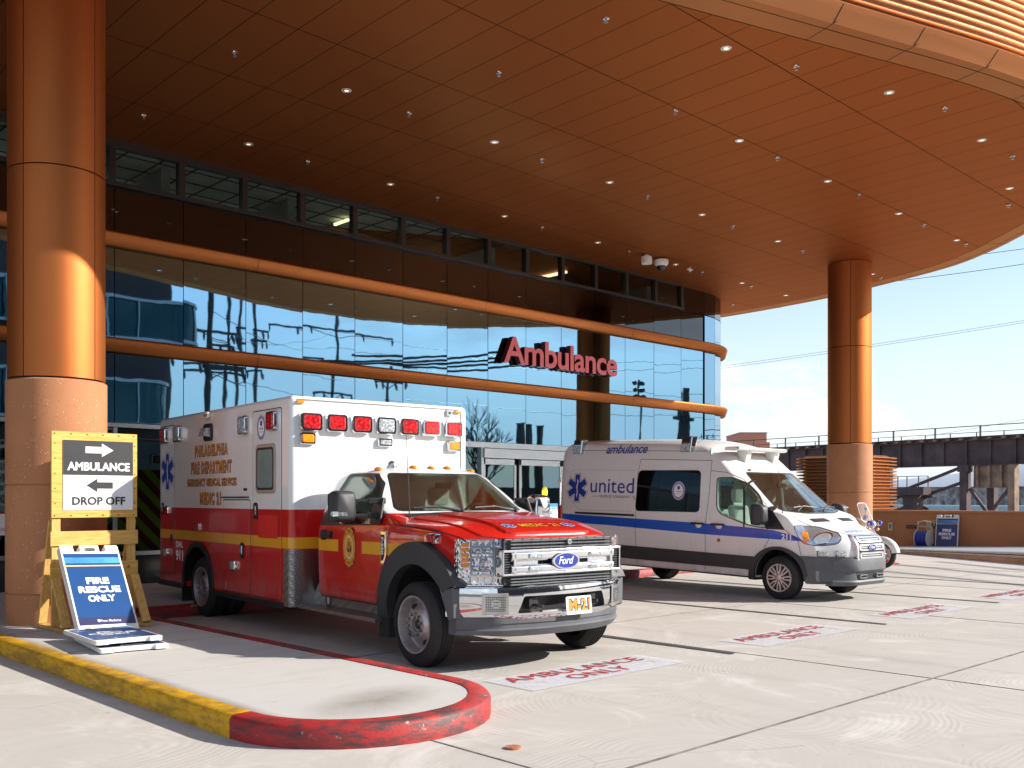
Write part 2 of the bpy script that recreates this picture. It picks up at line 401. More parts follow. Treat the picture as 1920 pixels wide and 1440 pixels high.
# ================================================================ SETTING MATERIALS
def concrete(name, base, fans=True, fine=1.0):
    N = NT(name); c = N.coord()
    big = N.noise(c, .35, 6, .6, .6); mid = N.noise(c, 2.2, 6, .65); grit = N.noise(c, 90, 3)
    col = N.mix(big, tuple(x * .86 for x in base), tuple(min(1, x * 1.12) for x in base))
    col = N.mix(N.math('MULTIPLY', mid, .35), col, tuple(x * .72 for x in base), 'MIX')
    st = N.ramp(N.noise(c, 1.3, 7, .7, 1.2), [(.60, (0, 0, 0)), (.74, (1, 1, 1))])
    col = N.mix(N.math('MULTIPLY', N.n('ShaderNodeRGBToBW', {0: st}).outputs[0], .22), col, (.30, .25, .19))
    col = N.mix(N.math('MULTIPLY', grit, .22), col, tuple(x * .55 for x in base))
    spot = N.ramp(N.noise(c, 14, 2), [(.70, (0, 0, 0)), (.735, (1, 1, 1))])
    col = N.mix(N.math('MULTIPLY', N.n('ShaderNodeRGBToBW', {0: spot}).outputs[0], .30), col, (.16, .14, .12))
    if fans:
        pw = N.sep(c)
        slab = N.n('ShaderNodeTexWhiteNoise', {0: N.n('ShaderNodeCombineXYZ', {0: N.math('FLOOR', N.math('MULTIPLY', N.math('SUBTRACT', pw[0], 4.0), 1 / 4.55)), 1: N.math('FLOOR', N.math('MULTIPLY', N.math('SUBTRACT', pw[1], 3.63), 1 / 4.4))}).outputs[0]}).outputs[0]
        col = N.mix(N.math('MULTIPLY', slab, .22), col, tuple(x * .74 for x in base))
        tx = N.math('ABSOLUTE', N.math('SUBTRACT', N.math('ABSOLUTE', N.math('SUBTRACT', N.math('MULTIPLY', N.math('FRACT', N.math('MULTIPLY', N.math('ADD', pw[0], -6.67 + 1.72 + 34.4), 1 / 3.44)), 3.44), 1.72)), .86))
        tyre = N.math('MULTIPLY', N.n('ShaderNodeMapRange', {0: tx, 1: .04, 2: .20, 3: 1.0, 4: .0}).outputs[0], N.n('ShaderNodeRGBToBW', {0: N.ramp(N.noise(N.map(c, (3, .35, 1)), 1.5, 6, .7), [(.42, (0, 0, 0)), (.65, (1, 1, 1))])}).outputs[0])
        tyre = N.math('MULTIPLY', tyre, N.math('GREATER_THAN', pw[0], 3.4))
        col = N.mix(N.math('MULTIPLY', tyre, .26), col, (.15, .135, .12))
        cw = N.n('ShaderNodeMixRGB', {0: .35, 1: c, 2: N.n('ShaderNodeTexNoise', {0: c, 'Scale': 1.1, 'Detail': 6.0}).outputs[1]}).outputs[0]
        ce = N.n('ShaderNodeTexVoronoi', {0: N.map(cw, (1, 1, 0)), 'Scale': .33}, feature='DISTANCE_TO_EDGE').outputs[0]
        crack = N.math('MULTIPLY', N.math('LESS_THAN', ce, .0016), N.math('GREATER_THAN', N.noise(c, .45, 2), .53))
        col = N.mix(N.math('MULTIPLY', crack, .22), col, (.10, .085, .07))
        dr = N.ramp(N.noise(N.map(c, (1, .35, 1)), .9, 7, .72, .9), [(.56, (0, 0, 0)), (.72, (1, 1, 1))])
        col = N.mix(N.math('MULTIPLY', N.n('ShaderNodeRGBToBW', {0: dr}).outputs[0], .28), col, (.27, .24, .20))
        oil = N.ramp(N.noise(c, 3.3, 5, .6), [(.69, (0, 0, 0)), (.75, (1, 1, 1))])
        col = N.mix(N.math('MULTIPLY', N.n('ShaderNodeRGBToBW', {0: oil}).outputs[0], .30), col, (.13, .11, .09))
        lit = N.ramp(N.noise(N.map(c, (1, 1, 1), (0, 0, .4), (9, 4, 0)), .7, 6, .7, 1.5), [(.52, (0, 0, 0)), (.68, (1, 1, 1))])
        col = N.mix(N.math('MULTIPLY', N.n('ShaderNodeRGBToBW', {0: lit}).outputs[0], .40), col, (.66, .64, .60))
        w = N.n('ShaderNodeMixRGB', {0: .16, 1: c, 2: N.n('ShaderNodeTexNoise', {0: c, 'Scale': 1.4}).outputs[1]}).outputs[0]
        v = N.n('ShaderNodeTexVoronoi', {0: N.map(w, (1.0, 1.25, 0)), 'Scale': .62}, feature='F1')
        s = N.math('SINE', N.math('MULTIPLY', v.outputs[0], 230))
        s2 = N.math('SINE', N.math('MULTIPLY', v.outputs[0], 61))
        h = N.math('ADD', N.math('MULTIPLY', s, .5), N.math('ADD', N.math('MULTIPLY', s2, .35), N.math('MULTIPLY', grit, 1.2)))
        gate = N.math('MULTIPLY', h, N.ramp(N.noise(c, .8, 3), [(.35, (.05,) * 3), (.6, (1, 1, 1))]))
        col = N.mix(N.math('MULTIPLY', N.math('ADD', gate, .3), .13), col, tuple(min(1, x * 1.25) for x in base))
        N.bump(gate, .22 * fine, .004)
    else:
        wet = N.ramp(N.noise(N.map(c, (.5, 1.6, 1)), 1.7, 8, .72, .8), [(.50, (0, 0, 0)), (.66, (1, 1, 1))])
        col = N.mix(N.math('MULTIPLY', N.n('ShaderNodeRGBToBW', {0: wet}).outputs[0], .30), col, (.33, .29, .24))
        px_ = N.sep(c)[0]; edge = N.n('ShaderNodeMapRange', {0: N.math('ABSOLUTE', N.math('SUBTRACT', px_, 3.26)), 1: .0, 2: .10, 3: 1.0, 4: .0}).outputs[0]
        col = N.mix(N.math('MULTIPLY', edge, N.math('MULTIPLY', mid, 1.0)), col, (.12, .10, .08))
        N.bump(N.math('ADD', grit, mid), .3, .004)
    N.set(Base_Color=col, Roughness=.85); N.b.inputs['Specular IOR Level'].default_value = .25
    return N.mat
MT['ground'] = concrete('broomed_concrete', (.46, .43, .39))
MT['walk'] = concrete('sidewalk_concrete', (.50, .48, .45), False)
def kerb_paint(name, col, scuff):
    N = NT(name); c = N.coord()
    a = N.noise(N.map(c, (1, 1, 3)), 1.6, 7, .7, .8); b = N.noise(N.map(c, (2, 2, 9)), 3.2, 6, .7)
    chip = N.ramp(N.noise(c, 9, 6, .7), [(.645, (0, 0, 0)), (.67, (1, 1, 1))])
    cc = N.mix(N.noise(c, 25, 4), tuple(x * .8 for x in col), tuple(min(1, x * 1.12) for x in col))
    m = N.ramp(N.math('MULTIPLY', N.math('ADD', a, b), .5), [(.44, (0, 0, 0)), (.56, (1, 1, 1))])
    cc = N.mix(N.math('MULTIPLY', N.n('ShaderNodeRGBToBW', {0: m}).outputs[0], scuff), cc, (.035, .03, .03))
    cc = N.mix(N.math('MULTIPLY', N.n('ShaderNodeRGBToBW', {0: chip}).outputs[0], .75), cc, (.42, .40, .37))
    N.set(Base_Color=cc, Roughness=.6); N.bump(N.noise(c, 60, 4), .3, .006); return N.mat
MT['yellow_kerb'] = kerb_paint('yellow_kerb_paint', (.72, .38, .006), .5)
MT['red_kerb'] = kerb_paint('red_kerb_paint', (.40, .014, .012), .92)
def marking(name, col, wear, top=.85):
    N = NT(name); c = N.coord()
    n = N.noise(c, 7, 8, .75); n2 = N.noise(c, 45, 4); n3 = N.noise(N.map(c, (.6, 2.2, 1)), 2.2, 6, .7)
    v = N.math('ADD', N.math('ADD', N.math('MULTIPLY', n, .45), N.math('MULTIPLY', n2, .30)), N.math('MULTIPLY', n3, .25))
    m = N.n('ShaderNodeRGBToBW', {0: N.ramp(v, [(wear - .10, (top,) * 3), (wear, (top * .8,) * 3), (wear + .05, (.12,) * 3)])}).outputs[0]
    N.set(Base_Color=col, Roughness=.8); tr = N.n('ShaderNodeBsdfTransparent')
    N.l(N.n('ShaderNodeMixShader', {0: m, 1: tr.outputs[0], 2: N.b.outputs[0]}).outputs[0], N.out.inputs[0]); return N.mat
MT['mark_white'] = marking('worn_white_marking', (.62, .62, .66), .54, .62)
MT['mark_red'] = marking('worn_red_marking', (.42, .03, .026), .55, .9)
MT['mark_black'] = marking('black_stall_line', (.03, .032, .036), .62, .95)
MT['joint'] = pbr('joint_filler', (.17, .15, .13), .9, vary=.5, scale=5)
def copper(name, base, rough, metal=.65, grid=False, tint=(.94, .68, .54)):
    N = NT(name); c = N.coord(); n = N.noise(c, .5, 3)
    col = N.mix(n, tuple(x * .94 for x in base), tuple(x * 1.06 for x in base))
    if grid:
        p = N.sep(c)
        ax = N.math('ABSOLUTE', N.math('SUBTRACT', N.math('FRACT', N.math('MULTIPLY', N.math('SUBTRACT', p[0], 6.03 - .29 - 58), 1 / .58)), .5))
        ay = N.math('ABSOLUTE', N.math('SUBTRACT', N.math('FRACT', N.math('MULTIPLY', N.math('SUBTRACT', p[1], 7.2 - .895 - 17.9), 1 / 1.79)), .5))
        ln = N.math('MAXIMUM', N.math('LESS_THAN', ax, .0095), N.math('LESS_THAN', ay, .0042))
        # every panel takes its own random tone
        cell = N.n('ShaderNodeCombineXYZ', {0: N.math('FLOOR', N.math('MULTIPLY', N.math('SUBTRACT', p[0], 6.03 - 58), 1 / .58)), 1: N.math('FLOOR', N.math('MULTIPLY', N.math('SUBTRACT', p[1], 7.2 - 17.9), 1 / 1.79))}).outputs[0]
        wn_ = N.n('ShaderNodeTexWhiteNoise', {0: cell})
        col = N.mix(N.math('MULTIPLY', wn_.outputs[0], .10), col, tuple(x * .7 for x in base))
        col = N.mix(ln, col, (.012, .006, .004))
    N.set(Base_Color=col, Metallic=metal, Roughness=rough, Specular_Tint=tint); return N.mat
MT['soffit'] = copper('copper_soffit_panels', (.40, .128, .042), .54, 1, True)
MT['copper'] = copper('copper_cladding', (.44, .145, .045), .56, 1)
MT['copper_trim'] = copper('copper_trim', (.40, .14, .045), .50, 1)
MT['pale_copper'] = copper('pale_copper_fascia', (.46, .19, .085), .42, 1, False, (.9, .7, .5))
MT['seam'] = pbr('shadow_gap', (.012, .007, .005), .7)
def precast():
    N = NT('precast_concrete'); c = N.coord()
    col = N.mix(N.noise(c, 1.4, 6), (.33, .135, .055), (.50, .22, .10))
    sp = N.n('ShaderNodeTexVoronoi', {0: c, 'Scale': 26.0}); w = N.ramp(sp.outputs[0], [(.10, (1, 1, 1)), (.16, (0, 0, 0))])
    pick = N.math('GREATER_THAN', N.noise(c, 7, 3), .53)
    col = N.mix(N.math('MULTIPLY', N.math('MULTIPLY', N.n('ShaderNodeRGBToBW', {0: w}).outputs[0], pick), .85), col, (.72, .62, .54))
    sp2 = N.n('ShaderNodeTexVoronoi', {0: N.map(c, (1, 1, 1), (0, 0, 0), (3, 5, 7)), 'Scale': 17.0}); d = N.ramp(sp2.outputs[0], [(.08, (1, 1, 1)), (.13, (0, 0, 0))])
    col = N.mix(N.math('MULTIPLY', N.n('ShaderNodeRGBToBW', {0: d}).outputs[0], .6), col, (.12, .05, .03))
    N.set(Base_Color=col, Roughness=.8); N.bump(N.math('SUBTRACT', N.noise(c, 60, 4), N.n('ShaderNodeRGBToBW', {0: d}).outputs[0]), .35, .006); return N.mat
MT['precast'] = precast()
def facade_glass(name, col, metal=1.0, wav=1.0):
    N = NT(name); c = N.coord()
    h = N.math('ADD', N.noise(N.map(c, (1, 1, .55)), .8, 2, .4), N.math('MULTIPLY', N.noise(c, 2.6, 1), .10))
    N.bump(h, .12 * wav, .022)
    N.set(Base_Color=col, Metallic=metal, Roughness=.015); return N.mat
MT['fglass'] = facade_glass('reflective_facade_glass', (.18, .34, .48))
MT['fglass_low'] = facade_glass('tinted_store_glass', (.12, .19, .22), 1.0, .5)
MT['fglass_dark'] = facade_glass('black_spandrel_glass', (.055, .065, .08))
MT['black_stone'] = pbr('polished_black_base', (.02, .022, .026), .12, vary=.3)
MT['tile'] = pbr('ceiling_tile', (.62, .64, .62), .9)
MT['interior'] = pbr('interior_wall', (.30, .32, .32), .9)
MT['strip_lamp'] = pbr('strip_lamp', (1, .86, .5), .5, emis=1.2)
MT['cool_fill'] = pbr('ceiling_fill_glow', (.75, .9, .85), .5, emis=2.0)
MT['lamp_warm'] = pbr('downlight_lamp', (1, .82, .58), .4, emis=.55)
MT['spec_cone'] = pbr('downlight_reflector', (.8, .78, .72), .2, .9)

# ================================================================ GROUND
g_ = MB(); g_.face([(-900, -900, 0), (900, -900, 0), (900, 900, 0), (-900, 900, 0)])
tag(obj('ground', g_, MT['ground'], fix=False), kind='structure')
m = MB()
for x in (4.0, 8.5, 13.0, 17.6, 22.2): m.box(x - .006, x + .006, -6, 5.5 if x < 5 else 12.1, .0005, .004)
m.box(4.0, 40, 3.62, 3.645, .0005, .0042); m.box(4, 40, -1.2, -1.18, .0005, .0042); m.box(3.2, 40, 8.02, 8.03, .0005, .0042)
tag(obj('ground_joints', m, MT['joint'], fix=False), kind='structure')
m = MB()
for x in (8.40, 11.72, 15.36, 18.9): m.face([(x - .045, 5.58, .0075), (x + .045, 5.58, .0075), (x + .045, 12.28, .0075), (x - .045, 12.28, .0075)])
tag(obj('stall_markings', m, MT['mark_black'], fix=False), kind='structure')
for k in range(4):
    x = 5.60 + 3.44 * k
    t = tag(thing('ground_marking', ['worn white AMBULANCE ONLY marking painted on the concrete just in front of the red truck', 'white AMBULANCE ONLY marking painted on the ground in the empty stall between the two ambulances', 'faded white AMBULANCE ONLY marking painted on the ground before the white van', 'faded white AMBULANCE ONLY marking cut by the right edge of the photo'][k], 'ground marking', (x, 5.6, 0), 0, 'painted stall markings'))
    m = MB(); m.face([(0, 0, .0065), (2.04, 0, .0065), (2.04, .6, .0065), (0, .6, .0065)]); obj('painted_panel', m, MT['mark_white'], t, fix=False)
    m = MB()
    putb(m, 'AMBULANCE', 1.74, .19, lambda u, v, c: (.13 + u, .36 + v, .0093 + c), .0035, space=1.05)
    putb(m, 'ONLY', .77, .18, lambda u, v, c: (.64 + u, .11 + v, .0093 + c), .0035, space=1.05)
    obj('lettering', m, MT['mark_red'], t, fix=False)
# sidewalk and island
arc = []
cx, cy = 4.07, 5.86
for k in range(19):
    a = pi + pi * k / 18; arc.append((cx + .98 * cos(a), cy + .94 * sin(a)))
isl = [(3.09, 40)] + arc + [(5.05, 12.3), (24.5, 12.3), (24.5, 40)]
def offs(path, d):
    out = []
    for i, p in enumerate(path):
        a = Vector(path[max(i - 1, 0)]); b = Vector(path[min(i + 1, len(path) - 1)]); q = Vector(p)
        t1 = (q - a).normalized() if i else (b - q).normalized(); t2 = (b - q).normalized() if i < len(path) - 1 else t1
        n1 = Vector((-t1.y, t1.x)); n2 = Vector((-t2.y, t2.x)); n = (n1 + n2).normalized()
        k = 1 / max(.4, n.dot(n1)); out.append(tuple(q + n * d * k))
    return out
inn = offs(isl, .16)
m = MB(); m.pz(inn, .0, .147)
tag(obj('sidewalk', m, MT['walk'], fix=True), kind='structure')
def kerb(name, path, mat):
    a = path; bq = offs(path, .025); cq = offs(path, .158)
    m = MB(); rings = []
    for i in range(len(a)):
        rings.append([(a[i][0], a[i][1], 0), (a[i][0], a[i][1], .125), (bq[i][0], bq[i][1], .152), (cq[i][0], cq[i][1], .153), (cq[i][0], cq[i][1], 0)])
    m.loft(rings, True, True); return tag(obj(name, m, mat, smooth=50), kind='structure')
def dens(path, s=.4):
    out = [path[0]]
    for a, b in zip(path, path[1:]):
        n = max(1, int((Vector(b) - Vector(a)).length / s))
        out += [tuple(Vector(a).lerp(Vector(b), k / n)) for k in range(1, n + 1)]
    return out
kerb('kerb_yellow', [(3.09, 40), (3.09, 5.87)], MT['yellow_kerb'])
kerb('kerb_red', [(3.09, 5.866)] + arc[1:] + [(5.05, 5.95), (5.05, 12.3), (24.5, 12.3)], MT['red_kerb'])
m = MB()
for y in (7.6, 9.3, 11.0, 12.6, 14.2): m.box(3.26, 4.88 if y < 12 else 24, y - .006, y + .006, .147, .1505)
for x in (6, 8, 10, 12, 14, 16, 18, 20): m.box(x - .006, x + .006, 12.5, 15.9, .147, .1502)
tag(obj('sidewalk_joints', m, pbr('walk_joint', (.33, .31, .28), .9), fix=False), kind='structure')
# brown dirt left on the island tip
N = NT('dirt_film'); c = N.coord(); tr = N.n('ShaderNodeBsdfTransparent'); df = N.n('ShaderNodeBsdfDiffuse', {'Color': (.17, .13, .085, 1)})
pp = N.sep(c); rr = N.math('SQRT', N.math('ADD', N.math('POWER', N.math('MULTIPLY', pp[0], 1.45), 2), N.math('POWER', N.math('MULTIPLY', pp[1], 2.6), 2)))
f = N.math('MULTIPLY', N.math('SUBTRACT', 1.0, N.math('MINIMUM', 1, rr)), N.math('MULTIPLY', N.noise(c, 5, 6, .7), .62))
N.l(N.n('ShaderNodeMixShader', {0: f, 1: tr.outputs[0], 2: df.outputs[0]}).outputs[0], N.out.inputs[0])
m = MB(); m.face([(-.72, -.38, 0), (.72, -.38, 0), (.72, .38, 0), (-.72, .38, 0)])
o = tag(obj('sidewalk_stain', m, N.mat, fix=False), kind='structure'); o.location = (4.05, 5.62, .1495); o.rotation_euler = (0, 0, .35)
m = MB(); m.cyl((0, 0, 0), (0, 0, .012), .055, .05, 14)
o = tag(obj('drain_cover', m, pbr('rust_red', (.35, .12, .06), .8, vary=.4, scale=20), smooth=40), 'small round rusty red cap set in the concrete near the kerb tip', 'drain cover'); o.location = (4.24, 4.42, 0)

# ================================================================ CANOPY
def zs(x, y): return 7.36 - .0068 * (x - 6.3) - .0136 * (y - 16)
out_c = [(-14, 14.1), (4, 8.36), (7.5, 7.25), (10.65, 6.25), (12.09, 5.79), (13.52, 5.33), (14.73, 5.00), (16.2, 4.72), (17.8, 4.68), (19.4, 5.0), (20.9, 5.72), (22.1, 6.68), (23.3, 7.95), (24.2, 9.0), (24.98, 10.3), (25.65, 12.6), (26.03, 14.5), (26.1, 17.7), (25.6, 21), (24, 26), (21, 31)]
def cat(pts, n=5):
    P = [Vector(p) for p in pts]; out = []
    for i in range(len(P) - 1):
        a = P[max(i - 1, 0)]; b = P[i]; c = P[i + 1]; d = P[min(i + 2, len(P) - 1)]
        for k in range(n):
            t = k / n
            out.append(tuple(.5 * (2 * b + (c - a) * t + (2 * a - 5 * b + 4 * c - d) * t * t + (3 * b - a - 3 * c + d) * t ** 3)))
    return out + [tuple(P[-1])]
OC = [out_c[0]] + cat(out_c[1:], 5)
IC = offs(OC, .56); BC = offs(OC, .23)
canopy = thing('entrance_canopy', 'huge copper metal canopy sweeping over the ambulance bay with a flat panelled soffit', 'canopy', (10, 16, 7.3))
def P3(p, dz): return (p[0], p[1], zs(p[0], p[1]) + dz)
cl = lambda p: (p[0] - 10, p[1] - 16, p[2] - 7.3)
def cobj(name, m, mat, **k):
    o = obj(name, m, mat, canopy, **k); o.matrix_parent_inverse = Matrix.Translation((-10, -16, -7.3)); return o
m = MB(); m.face([P3(p, 0) for p in IC] + [P3((-14, 31), 0)]); cobj('soffit', m, MT['soffit'], fix=False)
m = MB(); m.loft([[P3(p, 0) for p in IC], [P3(p, .012) for p in IC]], False, False)
m.loft([[P3(p, 0) for p in offs(OC, .545)], [P3(p, 0) for p in BC]], False, False)
m.loft([[P3(p, 0) for p in offs(OC, .215)], [P3(p, 0.0) for p in offs(OC, .08)]], False, False)
m.loft([[P3(p, 0.0) for p in offs(OC, .08)], [P3(p, .168) for p in offs(OC, -.10)], [P3(p, .185) for p in offs(OC, -.105)], [P3(p, .20) for p in offs(OC, -.08)], [P3(p, .215) for p in offs(OC, .08)]], False, False)
cobj('fascia', m, MT['pale_copper'], smooth=40)
m = MB(); m.loft([[P3(p, .02) for p in offs(OC, .57)], [P3(p, .02) for p in offs(OC, .2)]], False, False)
for i in range(3, len(OC) - 2, 5):   # butt joints across the border strips
    a = Vector(IC[i]); b = Vector(OC[i]); d = (b - a).normalized(); q = Vector((-d.y, d.x)) * .006
    m.add([P3(a + q, -.002), P3(a - q, -.002), P3(b - q, -.002), P3(b + q, -.002)], [(0, 1, 2, 3)])
    e = b - d * .078; g2 = b + d * .102
    m.add([P3(e + q, -.003), P3(e - q, -.003), P3(g2 - q, .163), P3(g2 + q, .163)], [(0, 1, 2, 3)])
cobj('seam', m, MT['seam'], fix=False)
m = MB(); rings = []
nr = 30
for r in range(nr):
    z0 = .215 + r * .105
    for dz, of in ((0, .03), (.045, .03), (.048, -.07), (.056, -.085), (.066, -.08), (.104, .03)): rings.append([P3(p, z0 + dz) for p in offs(OC, of)])
m.loft(rings, False, False)
cobj('louver_screen', m, pbr('pale_copper_fins', (.66, .42, .28), .3, .8, vary=.03), smooth=30, fix=False)
m = MB(); top = .215 + nr * .105
m.face([P3(p, top) for p in offs(OC, .06)] + [P3((-14, 31), top)]); m.loft([[P3(p, .19) for p in offs(OC, .085)], [P3(p, top) for p in offs(OC, .075)]], False, False)
cobj('unseen_top_cap', m, MT['dark_frame'], fix=False)  # unseen cap added so the canopy is solid and blocks the sun

# ---- columns
def column(x, y, label):
    t = thing('column', label, 'column', (x, y, 0), 0, 'round columns carrying the canopy'); zt = zs(x, y)
    m = MB(); I = Matrix()
    R = .535
    m.lathe([(R, 0), (R, .485), (R - .012, .49), (R - .012, .50), (R, .505), (R, 1.695), (R - .012, 1.70), (R - .012, 1.71), (R, 1.715), (R, 2.87), (R - .02, 2.885), (.45, 2.89)], I, 72)
    obj('concrete_base', m, MT['precast'], t, smooth=40)
    for z0, z1 in ((2.905, 5.235), (5.25, zt - .003)):
        m = MB()
        for q in range(4):
            a0 = radians(30 + 90 * q + .6); a1 = radians(120 + 90 * q - .6)
            pr = [(.49, a0)] + [(.515, a0 + (a1 - a0) * k / 18) for k in range(19)] + [(.49, a1)]
            m.loft([[(r * cos(a), r * sin(a), z) for r, a in pr] for z in (z0, z1)], False, False)
            for z in (z0, z1): m.face([(r * cos(a), r * sin(a), z) for r, a in pr[1:-1]] + [(.47 * cos(a1), .47 * sin(a1), z), (.47 * cos((a0 + a1) / 2), .47 * sin((a0 + a1) / 2), z), (.47 * cos(a0), .47 * sin(a0), z)])
        obj('metal_cladding', m, MT['copper'], t, smooth=35)
    m = MB(); m.cyl((0, 0, 2.6), (0, 0, zt - .01), .485, n=32); obj('core', m, MT['seam'], t, smooth=40)
    return t
column(4.07, 11.82, 'near round column on the left with copper cladding over an orange concrete base beside the wooden sign')
column(22.8, 11.8, 'far round column behind the white van with copper cladding over an orange concrete base')

# ---- lights and sprinklers in the soffit
ordn = ['first', 'second', 'third', 'fourth', 'fifth', 'sixth', 'seventh', 'eighth', 'ninth']
lt0 = None
rows = {14.68: ('row beside the glass wall', [0, 1, 2, 3, 4, 5, 5.76]), 11.86: ('second row from the glass wall', [0, 1, 2, 3, 4, 5.56]), 9.08: ('third row from the glass wall', [2, 3, 4, 5]), 6.55: ('row nearest the canopy edge', [1, 2, 3, 4])}
for y, (nm, ks) in rows.items():
    for i, k in enumerate(ks):
        x = 8.07 + 2.885 * k; yy = {1: 7.39, 4: 6.94, 3: 6.35}.get(k, y) if y < 7 else y
        if lt0 is None:
            lt0 = thing('recessed_light', '', 'ceiling light', group='recessed lights in the soffit')
            m = MB(); m.lathe([(.056, .0), (.070, -.004), (.073, .002)], Matrix(), 20); obj('trim_ring', m, MT['white_plastic'], lt0, smooth=40)
            m = MB(); m.lathe([(.058, -.001), (.046, -.0035), (.034, -.004)], Matrix(), 20); obj('reflector', m, MT['spec_cone'], lt0, smooth=40)
            m = MB(); m.lathe([(.034, -.004), (.001, -.0045)], Matrix(), 16); obj('lamp', m, MT['lamp_warm'], lt0, smooth=40)
            o = lt0
        else: o = copy_tree(lt0)
        o.location = (x, yy, zs(x, yy) - .002)
        o['label'] = 'round recessed soffit light, %s from left in the %s' % (ordn[i], nm)
sp0 = None
rows = {14.71: ('row beside the glass wall', [0, 1, 2, 3, 4, 5, 5.78, 6.35]), 11.88: ('second row from the glass wall', [0, 1, 2, 3, 4, 5, 6.35]), 9.06: ('third row from the glass wall', [2, 3, 4, 5, 5.77]), 6.5: ('rows nearest the canopy edge', [1, 1.02, 2, 3, 4, 4.97])}
for y, (nm, ks) in rows.items():
    for i, k in enumerate(ks):
        x = 6.33 + 2.88 * k; yy = y
        if y < 7: yy = {1: 7.95, 1.02: 9.94, 2: 7.03, 3: 6.22, 4: 6.27, 4.97: 7.33}[k]
        if k == 6.35 and y > 14: yy = 16.38
        if sp0 is None:
            sp0 = thing('sprinkler_head', '', 'sprinkler', group='sprinkler heads in the soffit')
            m = MB(); m.lathe([(.001, 0), (.045, 0), (.042, -.014), (.016, -.02), (.001, -.02)], Matrix(), 14); obj('escutcheon', m, MT['chrome'], sp0, smooth=40)
            m = MB(); m.cyl((0, 0, -.02), (0, 0, -.05), .011, n=8); m.cyl((0, 0, -.05), (0, 0, -.056), .024, n=10); obj('deflector', m, MT['steel'], sp0, smooth=40)
            o = sp0
        else: o = copy_tree(sp0)
        o.location = (x, yy, zs(x, yy) - .001)
        o['label'] = 'chrome soffit sprinkler, %s from left in the %s' % (ordn[i], nm)
def dome(x, y, label, cam_):
    t = thing('security_camera' if cam_ else 'ceiling_speaker', label, 'security camera' if cam_ else 'ceiling device', (x, y, zs(x, y)))
    m = MB()
    if cam_: m.lathe([(.05, 0), (.05, -.02), (.17, -.035), (.175, -.10), (.15, -.15), (.115, -.18), (.11, -.18)], Matrix(), 28)
    else: m.lathe([(.06, 0), (.06, -.03), (.12, -.04), (.13, -.12), (.12, -.15), (.13, -.16), (.12, -.21), (.04, -.22), (.001, -.22)], Matrix(), 28)
    obj('housing', m, MT['white_plastic'], t, smooth=40)
    if cam_:
        m = MB(); m.ball((0, 0, -.18), .108, 20, 12); obj('dark_dome', m, MT['dark_glass'], t, smooth=60)
    return t
dome(18.38, 14.61, 'white drum shaped fixture hanging under the soffit left of the dome camera', False)
dome(18.91, 14.59, 'white dome security camera with dark bubble under the soffit near the building corner', True)
t = thing('motion_sensor', 'small white sensor cross under the soffit right of the dome camera', 'sensor', (20.05, 14.58, zs(20.05, 14.58)))
m = MB(); m.cyl((0, 0, 0), (0, 0, -.05), .02, n=10); m.box(-.09, .09, -.03, .03, -.09, -.05); obj('housing', m, MT['white_plastic'], t, bevel=.01)
m = MB(); m.cyl((0, 0, -.09), (0, 0, -.13), .025, .02, n=12); obj('sensor_eye', m, MT['white'], t, smooth=40)

# ================================================================ HOSPITAL BUILDING
FY = 16.0
bld = thing('hospital_building', 'hospital building front of dark reflective glass with two copper bands and a rounded corner', 'building', (14, 16, 0))
def bobj(name, m, mat, par=None, **k):
    o = obj(name, m, mat, par or bld, **k)
    if par is None: o.matrix_parent_inverse = Matrix.Translation((-14, -16, 0))
    return o
ac = (22.68, FY + 2.6); RR = 2.6
def fpath(off, x0=-14.0, step=12):
    """plan path of the glass face pushed out by off"""
    pts = [(x0, FY - off), (10, FY - off), (ac[0], FY - off)]
    for k in range(1, step + 1):
        a = -pi / 2 + (pi / 2) * k / step; pts.append((ac[0] + (RR + off) * cos(a), ac[1] + (RR + off) * sin(a)))
    return pts + [(ac[0] + RR + off, 31)]
m = MB(); pth = fpath(-.10); m.loft([[(p[0], p[1], 0) for p in pth], [(p[0], p[1], 6.62) for p in pth]], False, False)
bobj('backing_wall', m, MT['gasket'], fix=False)
for z0, z1 in ((3.915, 4.145), (5.615, 5.855)):     # copper bullnose bands
    m = MB(); rings = []
    for of, z in ((-.08, z0), (.10, z0), (.115, z0 + .012), (.175, z1 - .05), (.175, z1 - .03), (.16, z1 - .008), (.13, z1), (-.08, z1)): rings.append([(p[0], p[1], z) for p in fpath(of, step=24)])
    m.loft(rings, False, False); b = bobj('copper_band', m, MT['copper_trim'], smooth=50, fix=False)
    j = MB()
    for x in (3.3, 8.9, 14.4, 19.4):
        j.loft([[(x, FY - of - .002, z) for of, z in ((.10, z0 - .001), (.117, z0 + .012), (.177, z1 - .05), (.177, z1 - .03), (.162, z1 - .008), (.13, z1 + .001))], [(x + .009, FY - of - .002, z) for of, z in ((.10, z0 - .001), (.117, z0 + .012), (.177, z1 - .05), (.177, z1 - .03), (.162, z1 - .008), (.13, z1 + .001))]], False, False)
    o = obj('joint', j, MT['seam'], b, fix=False)
X0 = 7.57 - 3 * 1.1685
zr = [(.70, 2.70), (2.785, 3.91), (4.15, 5.61), (5.86, 6.60)]
def pane(x0, x1, z0, z1, mat):
    """one sheet, its own tiny tilt"""
    w = (x1 - x0) / 2; hh = (z1 - z0) / 2; tx = random.gauss(0, .0022); tz = random.gauss(0, .0022)
    m = MB(); g = .007
    m.box(-w + g, w - g, -.006, .02, -hh + g, hh - g)
    o = obj('glass_panel', m, mat, bld, fix=False); o.location = ((x0 + x1) / 2 - 14, random.uniform(-.001, .001), (z0 + z1) / 2); o.rotation_euler = (tx, 0, tz); return o
